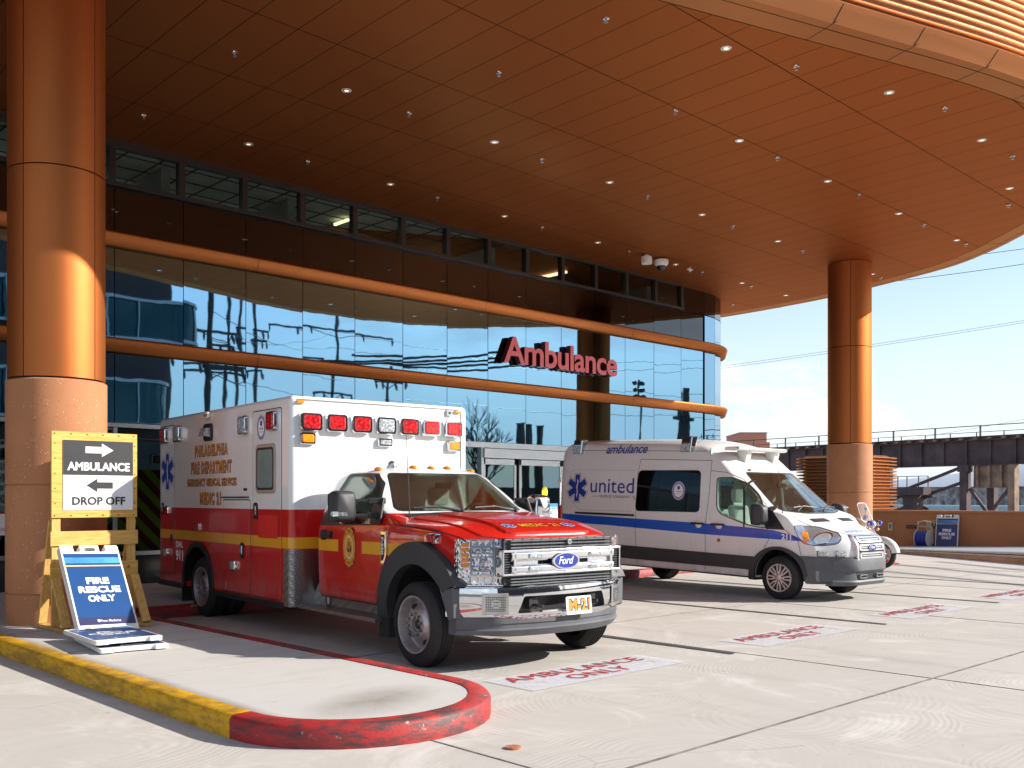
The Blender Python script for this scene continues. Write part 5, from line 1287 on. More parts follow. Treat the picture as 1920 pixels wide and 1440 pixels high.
V_W = lambda x, z: _vz(z) * _vp(x)
V_cr = lerp_tab([(-4.88, .16), (-2, .22), (-1.2, .16), (-.8, .08), (.05, .06), (.25, .12), (.645, .15), (.90, .10)])
V_nn = lerp_tab([(-4.88, 2.8), (-1.6, 2.7), (-.8, 4), (.05, 4.2), (.25, 3.2), (.90, 3)])
def V_warp(x, y, z):
    return .40 * sstep(.30, 1.0, y) ** 1.25 * sstep(.0, .87, x) + .17 * (min(y, .95) / .85) ** 2.4 * sstep(1.26, 1.42, z) * sstep(-1.5, -.6, x)
xsV = [-4.88, -4.87, -4.85, -4.82, -4.78, -4.72, -4.65] + [-4.5 + .25 * i for i in range(11)] + [-1.85, -1.7, -1.6, -1.5, -1.4, -1.3, -1.2, -1.1, -1.0, -.9, -.84, -.80, -.76] + [-.7 + .1 * i for i in range(7)] + [-.04, 0, .03, .06, .10, .15, .2, .28, .36, .44, .50, .56, .62, .67, .72, .76, .79, .82, .845, .865, .88, .89, .90]
BV = Body(xsV, V_zt, V_zb, V_W, V_cr, V_nn, V_warp)
innerV = Body([x for x in xsV if -4.7 < x < .08], V_zt, lambda x: .90 if x > -.75 else .55, V_W, V_cr, V_nn, V_warp)
vb = tmp(BV.mesh(0)); booln(vb, tmp(innerV.mesh(-.05)), 'DIFFERENCE')
for s_ in (-1, 1):
    booln(vb, tmp(MB().py(arc_pts(-.06, .34, .425, .435, 0, 180) + [(-.485, .0), (.365, .0)], s_ * .55, s_ * 1.4)), 'DIFFERENCE')
    booln(vb, tmp(MB().py(arc_pts(-3.80, .34, .425, .435, 0, 180) + [(-4.225, .0), (-3.375, .0)], s_ * .55, s_ * 1.4)), 'DIFFERENCE')
dwin = roundpoly([(-1.24, 1.86), (-.92, 1.86), (-.73, 1.77), (-.50, 1.58), (-.30, 1.36), (-.285, 1.085), (-.62, 1.13), (-1.13, 1.28), (-1.22, 1.37)], .07)
swin = roundpoly([(-2.93, 1.985), (-1.57, 1.985), (-1.57, 1.29), (-2.97, 1.27)], .09)
vws = roundpoly([(-.80, 1.36), (-.4, 1.325), (.4, 1.325), (.80, 1.36), (.66, 1.955), (-.66, 1.955)], .05)
for s_ in (-1, 1): booln(vb, tmp(MB().py(dwin, s_ * .4, s_ * 1.4)), 'DIFFERENCE')
booln(vb, tmp(MB().px(vws, -1.15, .35)), 'DIFFERENCE')
vb.name = 'van_body'; vb.data.name = 'van_body'; vb.data.materials.clear(); vb.data.materials.append(MT['van_white']); vb.parent = van; finish(vb, 30)
for s_ in (-1, 1):
    patch('door_window', BV, -.006, -.013, MB().py(shrink(dwin, .003), s_ * .4, s_ * 1.4), MT['glass'], vb)
    patch('window_seal', BV, .002, -.006, MB().py(shrink(dwin, -.018), s_ * .4, s_ * 1.4), MT['black'], vb, extra=[MB().py(dwin, s_ * .4, s_ * 1.4)])
    patch('window_divider', BV, .001, -.02, MB().py([(-.74, 1.83), (-.71, 1.83), (-.67, 1.05), (-.70, 1.05)], s_ * .4, s_ * 1.4), MT['black'], vb)
    patch('side_window', BV, .006, -.004, MB().py(swin, s_ * .4, s_ * 1.4), MT['dark_glass'], vb)
    patch('quarter_trim', BV, .004, -.002, MB().py([(-.285, 1.42), (-.235, 1.44), (.06, 1.075), (-.285, 1.075)], s_ * .4, s_ * 1.4), MT['black'], vb)
    patch('blue_stripe', BV, .0022, -.001, MB().py(subdiv([(-4.80, 1.165), (-1.5, 1.115), (-.6, 1.085), (-.15, 1.062), (.2, 1.0), (.40, .915), (-.2, .925), (-1.41, .935), (-3.6, .995), (-4.80, 1.01)], .3), s_ * .5, s_ * 1.4), MT['stripe_blue'], vb)
    clad = MB().py([(-4.70, .67), (-.50, .635), (-.545, .425), (-4.70, .435)], s_ * .5, s_ * 1.4)
    patch('side_cladding', BV, .022, -.005, clad, MT['dark_plastic'], vb, bevel=.008, extra=[MB().py(arc_pts(-3.80, .34, .43, .43, 0, 360), s_ * .5, s_ * 1.5)])
    patch('sill', BV, .012, -.005, MB().py([(-4.75, .315), (-.50, .315), (-.50, .24), (-4.75, .24)], s_ * .5, s_ * 1.4), MT['black'], vb, extra=[MB().py(arc_pts(-3.80, .34, .43, .43, 0, 360), s_ * .5, s_ * 1.5)])
    fl = arc_pts(-.06, .34, .525, .475, 35, 175) + [(-.60, .25), (-.485, .25)] + arc_pts(-.06, .34, .425, .43, 0, 180)[::-1] + [(.42, .40)]
    patch('fender_flare', BV, .034, -.01, MB().py(fl, s_ * .5, s_ * 1.4), MT['dark_plastic'], vb, bevel=.015)
    fr_p = arc_pts(-3.80, .34, .50, .48, 0, 180) + arc_pts(-3.80, .34, .425, .43, 0, 180)[::-1]
    patch('fender_flare', BV, .030, -.01, MB().py(fr_p, s_ * .5, s_ * 1.4), MT['dark_plastic'], vb, bevel=.015)
    for cx_ in (-.06, -3.80):
        m = MB(); a = arc_pts(cx_, .34, .422, .43, 0, 180); m.loft([[(x, s_ * .56, z) for x, z in a], [(x, s_ * .96, z) for x, z in a]], False, False); m.face([(x, s_ * .555, z) for x, z in a])
        obj('wheel_housing', m, MT['black'], vb, fix=False)
patch('windshield', BV, -.004, -.011, MB().px(shrink(vws, .003), -1.15, .35), MT['ws_glass'], vb)
patch('windshield_seal', BV, .002, -.004, MB().px(shrink(vws, -.016), -1.17, .35), MT['black'], vb, extra=[MB().px(vws, -1.17, .40)])
sv = BV.dec(.0025)
for pts in ([(-2.90, 2.18), (-2.95, 1.9), (-2.955, .9), (-2.92, .36)], [(-2.90, 2.18), (-1.37, 2.145)], [(-1.37, 2.145), (-1.385, 1.6), (-1.44, 1.1), (-1.44, .36)], [(-1.37, 1.98), (-1.05, 1.95), (-.72, 1.84), (-.3, 1.46), (-.06, 1.2)], [(-1.365, 2.13), (-1.38, 2.42)], [(-.255, 1.07), (-.22, .92), (-.31, .78)], [(.06, 1.075), (.28, .93), (.33, .72)], [(-4.64, 2.36), (-1.40, 2.30)]):
    obj('body_seam', strip(subdiv(pts), BV.dec(.0026), .008), MT['seam'], vb, fix=False)
for pts in ([(-4.62, 1.86), (-4.60, 1.95), (-4.52, 1.99), (-3.02, 1.985)], [(-4.62, 1.86), (-4.55, 1.4), (-4.35, 1.25), (-3.05, 1.26)]):
    obj('crease_shade', strip(subdiv(pts), BV.dec(.001), .010), pbr('crease_shade_grey', (.50, .50, .49), .4) if 'crease_shade_grey' not in bpy.data.materials else bpy.data.materials['crease_shade_grey'], vb, fix=False)  # pressed creases drawn flat, their shade put into grey ribbons
# slide rail, handles, badges and lettering
m = MB(); ry_ = -BV.side_y(-3.7, 1.20); m.box(-4.45, -2.99, ry_ - .008, ry_ + .01, 1.172, 1.212); sr = obj('slide_rail', m, MT['black'], vb, bevel=.004); obj('rail_lip', MB().box(-4.4, -3.0, ry_ - .014, ry_ - .008, 1.172, 1.180), MT['steel'], sr)
for x in (-1.58, -1.17):
    y = -BV.side_y(x, 1.10); m = MB(); m.ball((x, y - .002, 1.09), .062, 16, 8, (1.1, .25, .95)); hd = obj('handle_cup', m, MT['van_white'], vb, smooth=60)
    m = MB(); m.py(rrect(x - .14, x + .12, 1.092, 1.125, .014), y - .045, y - .015); obj('door_handle', m, MT['black'], hd, bevel=.006)
m = MB(); y = -BV.side_y(-1.16, .85); m.py(circ(.028, .028, 16, -1.17, .855), y - .012, y); fc = obj('lock_ring', m, MT['black'], vb, bevel=.004); obj('lock_core', MB().py(circ(.012, .012, 10, -1.17, .855), y - .015, y - .01), MT['amber'], fc)
vt = lambda s, x0, w, z0, h, mt, b=.0, sh=0, sp=1, nm='lettering': obj(nm, put(MB(), text2d(s, w, h, b, sh, sp), lambda u, v: BV.dec(.0036)(x0 + u, z0 + v)), MT[mt], vb, fix=False)
m = MB(); put(m, text2d('ambulance', .98, .165, .012, .25, .95, 0, 3, 8), lambda u, v: BV.dec(.006)(-3.76 + u, 2.285 + v)); obj('lettering', m, MT['blue'], vb, fix=False)
vt('united', -4.08, 1.06, 1.575, .27, 'blue', .002, 0, 1.0)
vt('medical transport', -3.85, .74, 1.468, .085, 'black_vinyl', -.004, 0, 1.05)
m = strip([(-4.02, 1.51), (-3.91, 1.51)], BV.dec(.0036), .008); m2 = strip([(-3.07, 1.51), (-3.03, 1.51), (-3.015, 1.54), (-3.0, 1.45), (-2.985, 1.51), (-2.96, 1.51)], BV.dec(.0036), .007); m.add(m2.v, m2.f)
obj('pulse_line', m, pbr('pulse_red', (.42, .10, .06), .5), vb, fix=False)
vt('211', .0, .17, .925, .09, 'white', .03)
star(vb, lambda u, v, c=0: BV.dec(.0036 + c)(-4.42 + u, 1.655 + v), .50, .014)
seal(vb, lambda u, v, c=0: BV.dec(.0080 + c)(-2.02 + u, 1.64 + v), .135, .155)
for x in (-4.46, -1.90):
    def lf(u, v, c=0, x=x): return (x + u, -BV.side_y(x + u, 2.25) + .005 - c - v * .0, 2.41 + v)
    m = MB(); yb = -BV.side_y(x, 2.28)
    m.loft([[(x - .13, yb + .02, 2.28), (x + .13, yb + .02, 2.28), (x + .16, yb + .10, 2.56), (x - .10, yb + .10, 2.56)], [(x - .12, yb - .05, 2.29), (x + .10, yb - .05, 2.29), (x + .13, yb - .03, 2.55), (x - .09, yb - .03, 2.55)]], True, True)
    lb = obj('roof_side_light', m, MT['chrome'], vb, bevel=.015)
    m = MB(); m.loft([[(x - .10, yb - .052, 2.31), (x + .07, yb - .052, 2.31), (x + .085, yb - .043, 2.44), (x - .09, yb - .043, 2.44)], [(x - .09, yb - .075, 2.32), (x + .06, yb - .075, 2.32), (x + .075, yb - .065, 2.43), (x - .08, yb - .065, 2.43)]], True, True); obj('lens', m, MT['clear_lens'], lb, bevel=.006)
    m = MB(); m.loft([[(x - .085, yb - .043, 2.455), (x + .085, yb - .043, 2.455), (x + .10, yb - .033, 2.54), (x - .075, yb - .033, 2.54)], [(x - .08, yb - .05, 2.46), (x + .08, yb - .05, 2.46), (x + .09, yb - .04, 2.535), (x - .07, yb - .04, 2.535)]], True, True); obj('upper_lens', m, MT['black'], lb)
# tail light and rear
m = MB(); m.box(-4.90, -4.82, -.985, -.90, .95, 1.32); obj('tail_light', m, MT['red_lens'], vb, bevel=.02)
m = MB(); m.box(-4.90, -4.84, -1.0, -.95, 1.75, 1.82); obj('door_hinge', m, MT['white_plastic'], vb, bevel=.01)
m = MB(); m.box(-4.98, -4.82, -.93, .93, .36, .52); obj('rear_bumper', m, MT['dark_plastic'], vb, bevel=.03)
MT['lamp_eye'] = pbr('lamp_eye', (.55, .56, .56), .12, .5, vary=.2, scale=20, coat=1)
# front bumper, grille and lamps
bcut = MB().box(.30, 1.4, -1.3, 1.3, .2, .695)
patch('front_bumper', BV, .022, -.01, bcut, MT['grey_plastic'], van, bevel=.02, extra=[MB().py(arc_pts(-.06, .34, .44, .44, 0, 360), -1.5, 1.5), MB().px(roundpoly([(-.37, .345), (.37, .345), (.42, .455), (-.42, .455)], .02), .8, 1.3)])
vbm = bpy.data.objects['front_bumper.001'] if 'front_bumper.001' in bpy.data.objects else bpy.data.objects['front_bumper']
m = MB(); rings = []
for k in range(25):
    y = -.72 + .06 * k; X = .925 - V_warp(.90, abs(y), .5) + .018 * (1 - sstep(.42, .66, abs(y)))
    rings.append([(X - .06, y, .68), (X, y, .665), (X + .012, y, .60), (X + .012, y, .49), (X - .01, y, .465), (X - .08, y, .465)])
m.loft(rings); obj('bumper_brow', m, MT['grey_plastic'], vbm, smooth=40)
m = MB(); rings = []
for k in range(25):
    y = -.72 + .06 * k; X = .92 - V_warp(.90, abs(y), .5) + .012
    rings.append([(X - .06, y, .345), (X, y, .345), (X + .015, y, .32), (X - .01, y, .265), (X - .12, y, .25)])
m.loft(rings); obj('bumper_lip', m, MT['grey_plastic'], vbm, smooth=40)
m = MB(); m.box(.82, .905, -.42, .42, .33, .47); obj('bumper_opening', m, MT['black'], vbm)
for y in (-.24, .24):
    m = MB()
    for a in ((y - .10, y + .10, .372, .384), (y - .10, y + .10, .416, .428), (y - .10, y - .088, .372, .428), (y + .088, y + .10, .372, .428)): m.box(.915, .945, a[0], a[1], a[2], a[3])
    obj('tow_bracket', m, MT['steel'], vbm)
def _xz(z):
    lo, hi = .3, .90
    for _ in range(26):
        mid = (lo + hi) / 2
        if V_zt(mid) > z: lo = mid
        else: hi = mid
    return lo
gxx = lambda y, z: _xz(z) + .014 - V_warp(.90, abs(y), z) * .8
gf = lambda u, v, c=0: (gxx(u, v) + c, u, v)
def gring(m, P, Q, d):
    P = subdiv(P + [P[0]], .05)[:-1]; Q = subdiv(Q + [Q[0]], .05)[:-1]
    n = min(len(P), len(Q)); P = [P[int(i * len(P) / n)] for i in range(n)]; Q = [Q[int(i * len(Q) / n)] for i in range(n)]
    m.loft([[gf(*p, -.02) for p in P], [gf(*p, d) for p in P], [gf(*q, d) for q in Q], [gf(*q, -.02) for q in Q]], True, False)
def tz(w0, w1, z0, z1): return roundpoly([(-w0, z0), (w0, z0), (w1, z1), (-w1, z1)], .05, 3)
m = MB(); G0 = tz(.36, .375, .655, 1.015); m.loft([[gf(*p, -.03) for p in G0], [gf(*p, .004) for p in G0]], True, False)
for k in range(12):
    za = .655 + .36 * k / 12; zb2 = za + .03
    for j in range(10):
        ya = -.37 + .74 * j / 10; m.face([gf(ya, za, .004), gf(ya + .074, za, .004), gf(ya + .074, zb2, .004), gf(ya, zb2, .004)])
vg = obj('grille', m, MT['black'], van, fix=False)
m = MB(); gring(m, tz(.405, .405, .63, 1.03), tz(.37, .375, .655, 1.01), .03)
for z0, z1, w in ((.905, 1.0, .345), (.785, .88, .36), (.665, .76, .345)):
    gring(m, tz(w, w, z0, z1), tz(w - .045, w - .045, z0 + .026, z1 - .026), .034)
    zc_ = (z0 + z1) / 2
    for j in range(12):
        ya = -(w - .07) + (w - .07) * 2 * j / 12; yb = ya + (w - .07) / 6; m.add([gf(ya, zc_ - .008, .03), gf(yb, zc_ - .008, .03), gf(yb, zc_ + .008, .03), gf(ya, zc_ + .008, .03), gf(ya, zc_ - .012, .01), gf(yb, zc_ - .012, .01), gf(yb, zc_ + .012, .01), gf(ya, zc_ + .012, .01)], [(0, 1, 2, 3), (0, 1, 5, 4), (3, 2, 6, 7)])
obj('grille_bars', m, pbr('grille_silver', (.62, .63, .65), .25, .55, vary=.05), vg, smooth=35)
oval_logo(vg, lambda u, v, c=0: (gxx(0, .84) + .045 + c, u, .835 + v), .105, .047)
hlp = roundpoly([(.20, 1.15), (.40, 1.13), (.66, 1.045), (.75, .97), (.73, .885), (.57, .86), (.36, .885), (.29, .96)], .04, 3)
for s_ in (-1, 1):
    hl = patch('headlight', BV, .006, -.004, MB().py(hlp, s_ * .38, s_ * 1.3), pbr('lamp_bowl', (.50, .54, .60), .12, .7) if 'lamp_bowl' not in bpy.data.materials else bpy.data.materials['lamp_bowl'], van, bevel=.004)
    patch('headlight_rim', BV, .004, -.004, MB().py(shrink(hlp, -.012), s_ * .38, s_ * 1.3), MT['black'], hl)
    patch('amber_lens', BV, .010, .0, MB().py(roundpoly([(.30, 1.06), (.36, 1.05), (.45, .91), (.36, .905)], .01), s_ * .38, s_ * 1.3), MT['amber'], hl)
    patch('lamp_projector', BV, .012, .0, MB().py(circ(.085, .078, 20, .56, .965), s_ * .38, s_ * 1.3), MT['lamp_eye'], hl, bevel=.004)
    patch('lamp_ring', BV, .009, .0, MB().py(circ(.105, .095, 20, .56, .965), s_ * .38, s_ * 1.3), MT['chrome'], hl)
    for y0, c_ in ((.80, 'red_lens' if 0 else 'clear_lens'), (.60, 'clear_lens')):
        yy = s_ * y0; X = .90 - V_warp(.90, y0, .74) + .0; ang = radians(-38 if s_ < 0 else 38) * (1 if y0 > .7 else .75)
        r_ = Vector((-sin(abs(ang)), cos(ang), 0)) if s_ > 0 else Vector((sin(abs(ang)), cos(ang), 0)); n_ = Vector((cos(ang), sin(ang), 0))
        if s_ < 0: n_ = Vector((cos(ang), sin(ang), 0))
        o_ = Vector((X - .03, yy, .745))
        lamp_block(van, 'grille_strobe', lambda u, v, c=0, o_=o_, r_=r_, n_=n_: tuple(o_ + r_ * u + Vector((0, 0, v)) + n_ * c), .17, .09, .075, MT[c_], .014)
# bonnet vents and hashtag
vz = lambda x, y: V_zt(x) + (-V_cr(x) * (1 - (1 - min(.99, abs(y) / V_W(x, 1.1)) ** V_nn(x)) ** (1 / V_nn(x))))
vh = lambda x, y, e=.004: (x - V_warp(x, abs(y), 1.1), y, vz(x, y) + e)
for s_ in (-1, 1):
    m = MB(); Y = [s_ * (.18 + .1 * k) for k in range(5)]
    for a, b in zip(Y, Y[1:]): m.face([vh(.24, a), vh(.24, b), vh(.36, b), vh(.36, a)])
    bv = obj('bonnet_vent', m, MT['black'], vb, fix=False)
    m = MB()
    for x in (.265, .295, .325):
        for a, b in zip(Y, Y[1:]): m.face([vh(x, a, .008), vh(x, b, .008), vh(x + .01, b, .008), vh(x + .01, a, .008)])
    obj('vent_slats', m, MT['grey_plastic'], bv, fix=False)
m = MB(); put(m, text2d('#SONSBLOTTE', .66, .075, .0, 0, 1.15), lambda u, v: vh(.735 - v, -.34 + u, .004)); obj('bonnet_lettering', m, MT['stripe_blue'], vb, fix=False)
for pts in ([(.14, -.86), (.57, -.66), (.73, -.42), (.775, -.3), (.775, .3), (.73, .42), (.57, .66), (.14, .86)],):
    obj('body_seam', strip(subdiv(pts, .08), lambda x, y: vh(x, y, .002), .010), MT['seam'], vb, fix=False)
# light bar and brackets
m = MB(); m.loft([[(-1.20 - .06 * t_, y, 2.315), (-.93 - .10 * t_, y, 2.315), (-.91 - .1 * t_, y, 2.335), (-.95 - .1 * t_, y, 2.372), (-1.20 - .05 * t_, y, 2.372)] for y, t_ in ((-.72, 1), (-.58, .3), (0, 0), (.58, .3), (.72, 1))]); lbar = obj('light_bar', m, MT['white_plastic'], van, bevel=.012)
m = MB()
for y0 in (-.70, .48): m.box(-1.22, -.985, y0, y0 + .22, 2.330, 2.377)
obj('end_lens', m, MT['clear_lens'], lbar, bevel=.006)
m = MB(); m.box(-.913, -.903, -.52, .52, 2.325, 2.352); obj('front_lens', m, MT['steel'], lbar)
for y in (-.40, .40):
    m = MB(); m.loft([[(-1.20, y - .06, 2.32), (-.98, y - .06, 2.32), (-.98, y + .06, 2.32), (-1.20, y + .06, 2.32)], [(-1.10, y - .06, 2.10), (-1.04, y - .06, 2.08), (-1.04, y + .06, 2.08), (-1.10, y + .06, 2.10)]]); obj('bar_bracket', m, MT['white_plastic'], lbar)
    patch('roof_rib', BV, .004, -.004, MB().pz([(-1.2, y + .16), (-.86, y + .16), (-.86, y + .168), (-1.2, y + .168)], 1.9, 2.6), MT['seam'], vb)
for s_ in (-1, 1): obj('roof_seam', strip([(-4.6, s_ * .66), (-3, s_ * .67), (-1.8, s_ * .67)], lambda x, y: (x, y, V_zt(x) + (-V_cr(x) * (1 - (1 - min(.99, abs(y) / V_W(x, 2.4)) ** V_nn(x)) ** (1 / V_nn(x)))) + .003), .012), MT['seam'], vb, fix=False)
# mirrors, wipers, aerials
for s_ in (-1, 1):
    m = MB(); rings = []
    mc = Vector((-.29, s_ * 1.16, 1.30))
    for xx, sc in ((-.09, .86), (-.075, .97), (-.02, 1.0), (.06, .93), (.11, .75), (.13, .5)):
        rings.append([(mc.x + xx, mc.y + u * sc, mc.z + v * sc) for u, v in roundpoly([(-.11, -.16), (.11, -.16), (.10, .165), (-.10, .165)], .05, 4)])
    m.loft(rings); mr = obj('wing_mirror', m, MT['dark_plastic'], van, smooth=40)
    m = MB(); m.loft([[(-.27, s_ * .93, 1.24), (-.17, s_ * .93, 1.24), (-.15, s_ * .95, 1.10), (-.28, s_ * .95, 1.10)], [(-.28, s_ * 1.10, 1.27), (-.22, s_ * 1.10, 1.27), (-.21, s_ * 1.10, 1.16), (-.28, s_ * 1.10, 1.16)]]); obj('mirror_arm', m, MT['black'], mr, bevel=.012)
    obj('mirror_glass', MB().px(rrect(mc.y - .085, mc.y + .085, mc.z - .13, mc.z + .13, .03), mc.x - .094, mc.x - .09), MT['chrome'], mr)
def vwp(y, z, e=.02):
    lo, hi = -.9, .15
    for _ in range(30):
        mid = (lo + hi) / 2
        if V_zt(mid) > z: lo = mid
        else: hi = mid
    return Vector((lo - V_warp(lo, abs(y), z) + e, y, z + e))
for y0, y1, zz in ((-.55, .02, 1.41), (.15, .70, 1.40)):
    m = MB(); m.tube([vwp(y0, 1.39), vwp((y0 + y1) / 2, zz), vwp(y1, 1.385)], .011, 6); m.tube([vwp(y0 - .05, 1.335, .015), vwp((y0 + y1) / 2, zz + .01)], .012, 6); obj('wiper', m, MT['black'], van, smooth=50)
m = MB(); m.tube([(-.02, -.90, 1.22), (-.03, -.90, 1.30), (-.12, -.90, 2.02)], [.010, .006, .004], 6); obj('whip_aerial', m, MT['black'], van, smooth=50)
m = MB()
for x in (-1.95, -2.2): m.tube([(x, -.1, 2.54), (x, -.1, 2.64)], .006, 5); m.tube([(x - .05, -.1, 2.56), (x, -.1, 2.60), (x + .05, -.1, 2.56)], .006, 5)
obj('roof_antenna', m, MT['black'], vb)
# cabin
m = MB(); m.box(-.32, .02, -.82, .82, .85, 1.22); m.ball((-.20, .42, 1.22), .2, 12, 8, (1, 1.1, .5)); obj('dashboard', m, MT['dark_plastic'], vb, bevel=.04)
for y in (-.45, .45):
    m = MB(); m.box(-1.15, -.65, y - .24, y + .24, .70, .88); m.loft([[(-1.15 - .10 * t, y - .23, .8 + .62 * t), (-1.02 - .10 * t, y - .23, .8 + .62 * t), (-1.02 - .10 * t, y + .23, .8 + .62 * t), (-1.15 - .10 * t, y + .23, .8 + .62 * t)] for t in (0, .5, 1)]); st0 = obj('cab_seat', m, MT['seat'], vb, bevel=.05)
    obj('headrest', MB().loft([[(x, a, b) for a, b in rrect(y - .13, y + .13, 1.46, 1.70, .06)] for x in (-1.24, -1.13)]), MT['seat'], st0, bevel=.03)
m = MB(); M_ = Matrix.Translation((-.45, .45, 1.26)) @ Matrix.Rotation(radians(-55), 4, 'Y')
m.tube([M_ @ Vector((.19 * cos(a * pi / 12), .19 * sin(a * pi / 12), 0)) for a in range(25)], .014, 8, False)
for a in (0, 2.1, 4.2): m.bar(M_ @ Vector((0, 0, -.02)), M_ @ Vector((.19 * cos(a), .19 * sin(a), 0)), .03, .015)
obj('steering_wheel', m, MT['black'], vb, smooth=50)
m = MB(); m.box(-1.42, -1.40, -.88, .35, .6, 2.35); m.box(-1.42, -1.40, .35, .88, 1.0, 2.3); obj('bulkhead', m, pbr('bulkhead_green', (.36, .46, .42), .7), vb)
m = MB(); m.box(-1.398, -1.39, -.62, -.28, 1.35, 1.80); obj('bulkhead_window', m, MT['dark_glass'], vb)
m = MB(); m.box(-1.30, -.85, -.55, -.10, 1.99, 2.02); m.box(-1.25, -.95, .05, .5, 1.99, 2.02); obj('headliner_panel', m, MT['white_plastic'], vb)
obj('rear_view_mirror', MB().box(-.66, -.63, -.12, .12, 1.72, 1.79), MT['black'], vb, bevel=.012)
m = MB()
for s_ in (-1, 1): m.box(-4.6, .5, s_ * .35, s_ * .45, .26, .36)
m.cyl((-3.80, -.8, .33), (-3.80, .8, .33), .07, n=10); m.cyl((-.06, -.7, .30), (-.06, .7, .30), .05, n=10); m.box(-4.0, .6, -.5, .5, .34, .42)
obj('underbody', m, MT['black'], van)
# the van stands slightly nose down
def shear(o):
    for ch in o.children:
        if ch.name.startswith('wheel') and not ch.name.startswith('wheel_h'): continue
        if ch.type == 'MESH':
            for v in ch.data.vertices: v.co.z += -.022 * v.co.x
        shear(ch)
shear(van)
for s_ in (-1, 1): wheel(van, -.06, s_ * .86, .335, .335, .215, .225, s_, 'van'); wheel(van, -3.80, s_ * .86, .335, .335, .215, .225, s_, 'van')
# ================================================================ SIGNS ON THE ISLAND
def wood(name, a, b, dirv):
    N = NT(name); c = N.coord()
    s = [7.0, 7.0, 7.0]; s[dirv] = .7
    g = N.noise(N.map(c, tuple(s)), 5, 7, .65, .9); k = N.n('ShaderNodeTexVoronoi', {0: N.map(c, (1, 1, 1)), 'Scale': 4.3}).outputs[0]
    g = N.ramp(g, [(.32, (0, 0, 0)), (.68, (1, 1, 1))]); g = N.n('ShaderNodeRGBToBW', {0: g}).outputs[0]
    col = N.mix(g, a, b); kn = N.ramp(k, [(.05, (1, 1, 1)), (.11, (0, 0, 0))])
    col = N.mix(N.math('MULTIPLY', N.n('ShaderNodeRGBToBW', {0: kn}).outputs[0], .8), col, (.16, .07, .02))
    N.set(Base_Color=col, Roughness=.65); N.bump(g, .15, .004); return N.mat
MT['ply'] = wood('plywood', (.50, .26, .045), (.80, .50, .12), 0)
MT['pine'] = wood('pine_lumber', (.46, .25, .06), (.72, .46, .14), 2)
MT['pine_h'] = wood('pine_lumber_flat', (.48, .26, .055), (.76, .47, .13), 0)
MT['pine_y'] = wood('pine_lumber_runner', (.38, .20, .06), (.62, .39, .13), 1)
ws = thing('wooden_sign_stand', 'yellow plywood sign stand with AMBULANCE arrow right and DROP OFF arrow left', 'sign', (4.16, 10.93, .15))
Z = .15
def wobj(name, m, mat, par=None, **k):
    o = obj(name, m, mat, par or ws, **k)
    if par is None: o.matrix_parent_inverse = Matrix.Translation((-4.16, -10.93, -.15))
    return o
wobj('plywood_board', MB().box(3.70, 4.62, 10.912, 10.932, 1.345, 2.27), MT['ply'], bevel=.003)
for x in (3.71, 4.52): wobj('post', MB().box(x, x + .09, 10.934, 10.972, .19, 2.2), MT['pine'], bevel=.003)
for z0, z1 in ((1.045, 1.20), (.70, .86)): wobj('rail', MB().box(3.69, 4.63, 10.912, 10.933, z0, z1), MT['pine_h'], bevel=.003)
for x in (3.70, 4.55):
    wobj('runner', MB().box(x - .0, x + .09, 10.56, 11.36, .152, .19), MT['pine_y'], bevel=.003)
    wobj('brace', MB().bar((x + .045, 11.33, .20), (x + .045, 11.0, 1.32), .088, .038, (0, 1, 0)), MT['pine'], bevel=.003)
    wobj('brace', MB().bar((x + .045, 10.60, .20), (x + .045, 10.93, .70), .088, .038, (0, 1, 0)), MT['pine'], bevel=.003)
m = MB()
for x in [3.73 + .17 * k for k in range(6)]:
    for z in (1.37, 2.245): m.py(circ(.008, .008, 8, x, z), 10.909, 10.912)
for z in [1.5 + .16 * k for k in range(5)]:
    for x in (3.735, 4.59): m.py(circ(.007, .007, 8, x, z), 10.909, 10.912)
wobj('screws', m, MT['gasket'])
sp = wobj('sign_plate', MB().box(3.815, 4.57, 10.905, 10.911, 1.425, 2.18), MT['white'], bevel=.002)
sp_o = (3.815, 10.9035, 1.425)
F = lambda u, v, c=0: (sp_o[0] + u, sp_o[1] - c, sp_o[2] + v)
obj('dark_half', MB().face([F(0, .38), F(.755, .38), F(.755, .755), F(0, .755)]), MT['black_vinyl'], sp, fix=False)
m = MB(); m.face([F(.235 + a * 1.0, .60 + b, .001) for a, b in ((0, .02), (.175, .02), (.175, -.018), (.30, .055), (.175, .128), (.175, .09), (0, .09))])
putb(m, 'AMBULANCE', .665, .085, lambda u, v, c: F(.048 + u, .432 + v, .001 + c), .0045); obj('lettering', m, MT['white'], sp, fix=False)
m = MB(); m.face([F(.53 - a, .215 + b, .001) for a, b in ((0, .02), (.17, .02), (.17, -.018), (.285, .055), (.17, .128), (.17, .09), (0, .09))][::-1])
putb(m, 'DROP OFF', .565, .082, lambda u, v, c: F(.098 + u, .060 + v, .001 + c), .004); obj('lettering', m, MT['black_vinyl'], sp, fix=False)
MT['sign_blue'] = pbr('sign_blue', (.012, .062, .20), .3, vary=.06)
MT['sign_lightblue'] = pbr('sign_sky_blue', (.06, .26, .62), .3, vary=.5, scale=3)
MT['sign_navy'] = pbr('sign_navy', (.035, .040, .11), .3)
MT['sign_gold'] = pbr('sign_gold', (.70, .52, .14), .4)
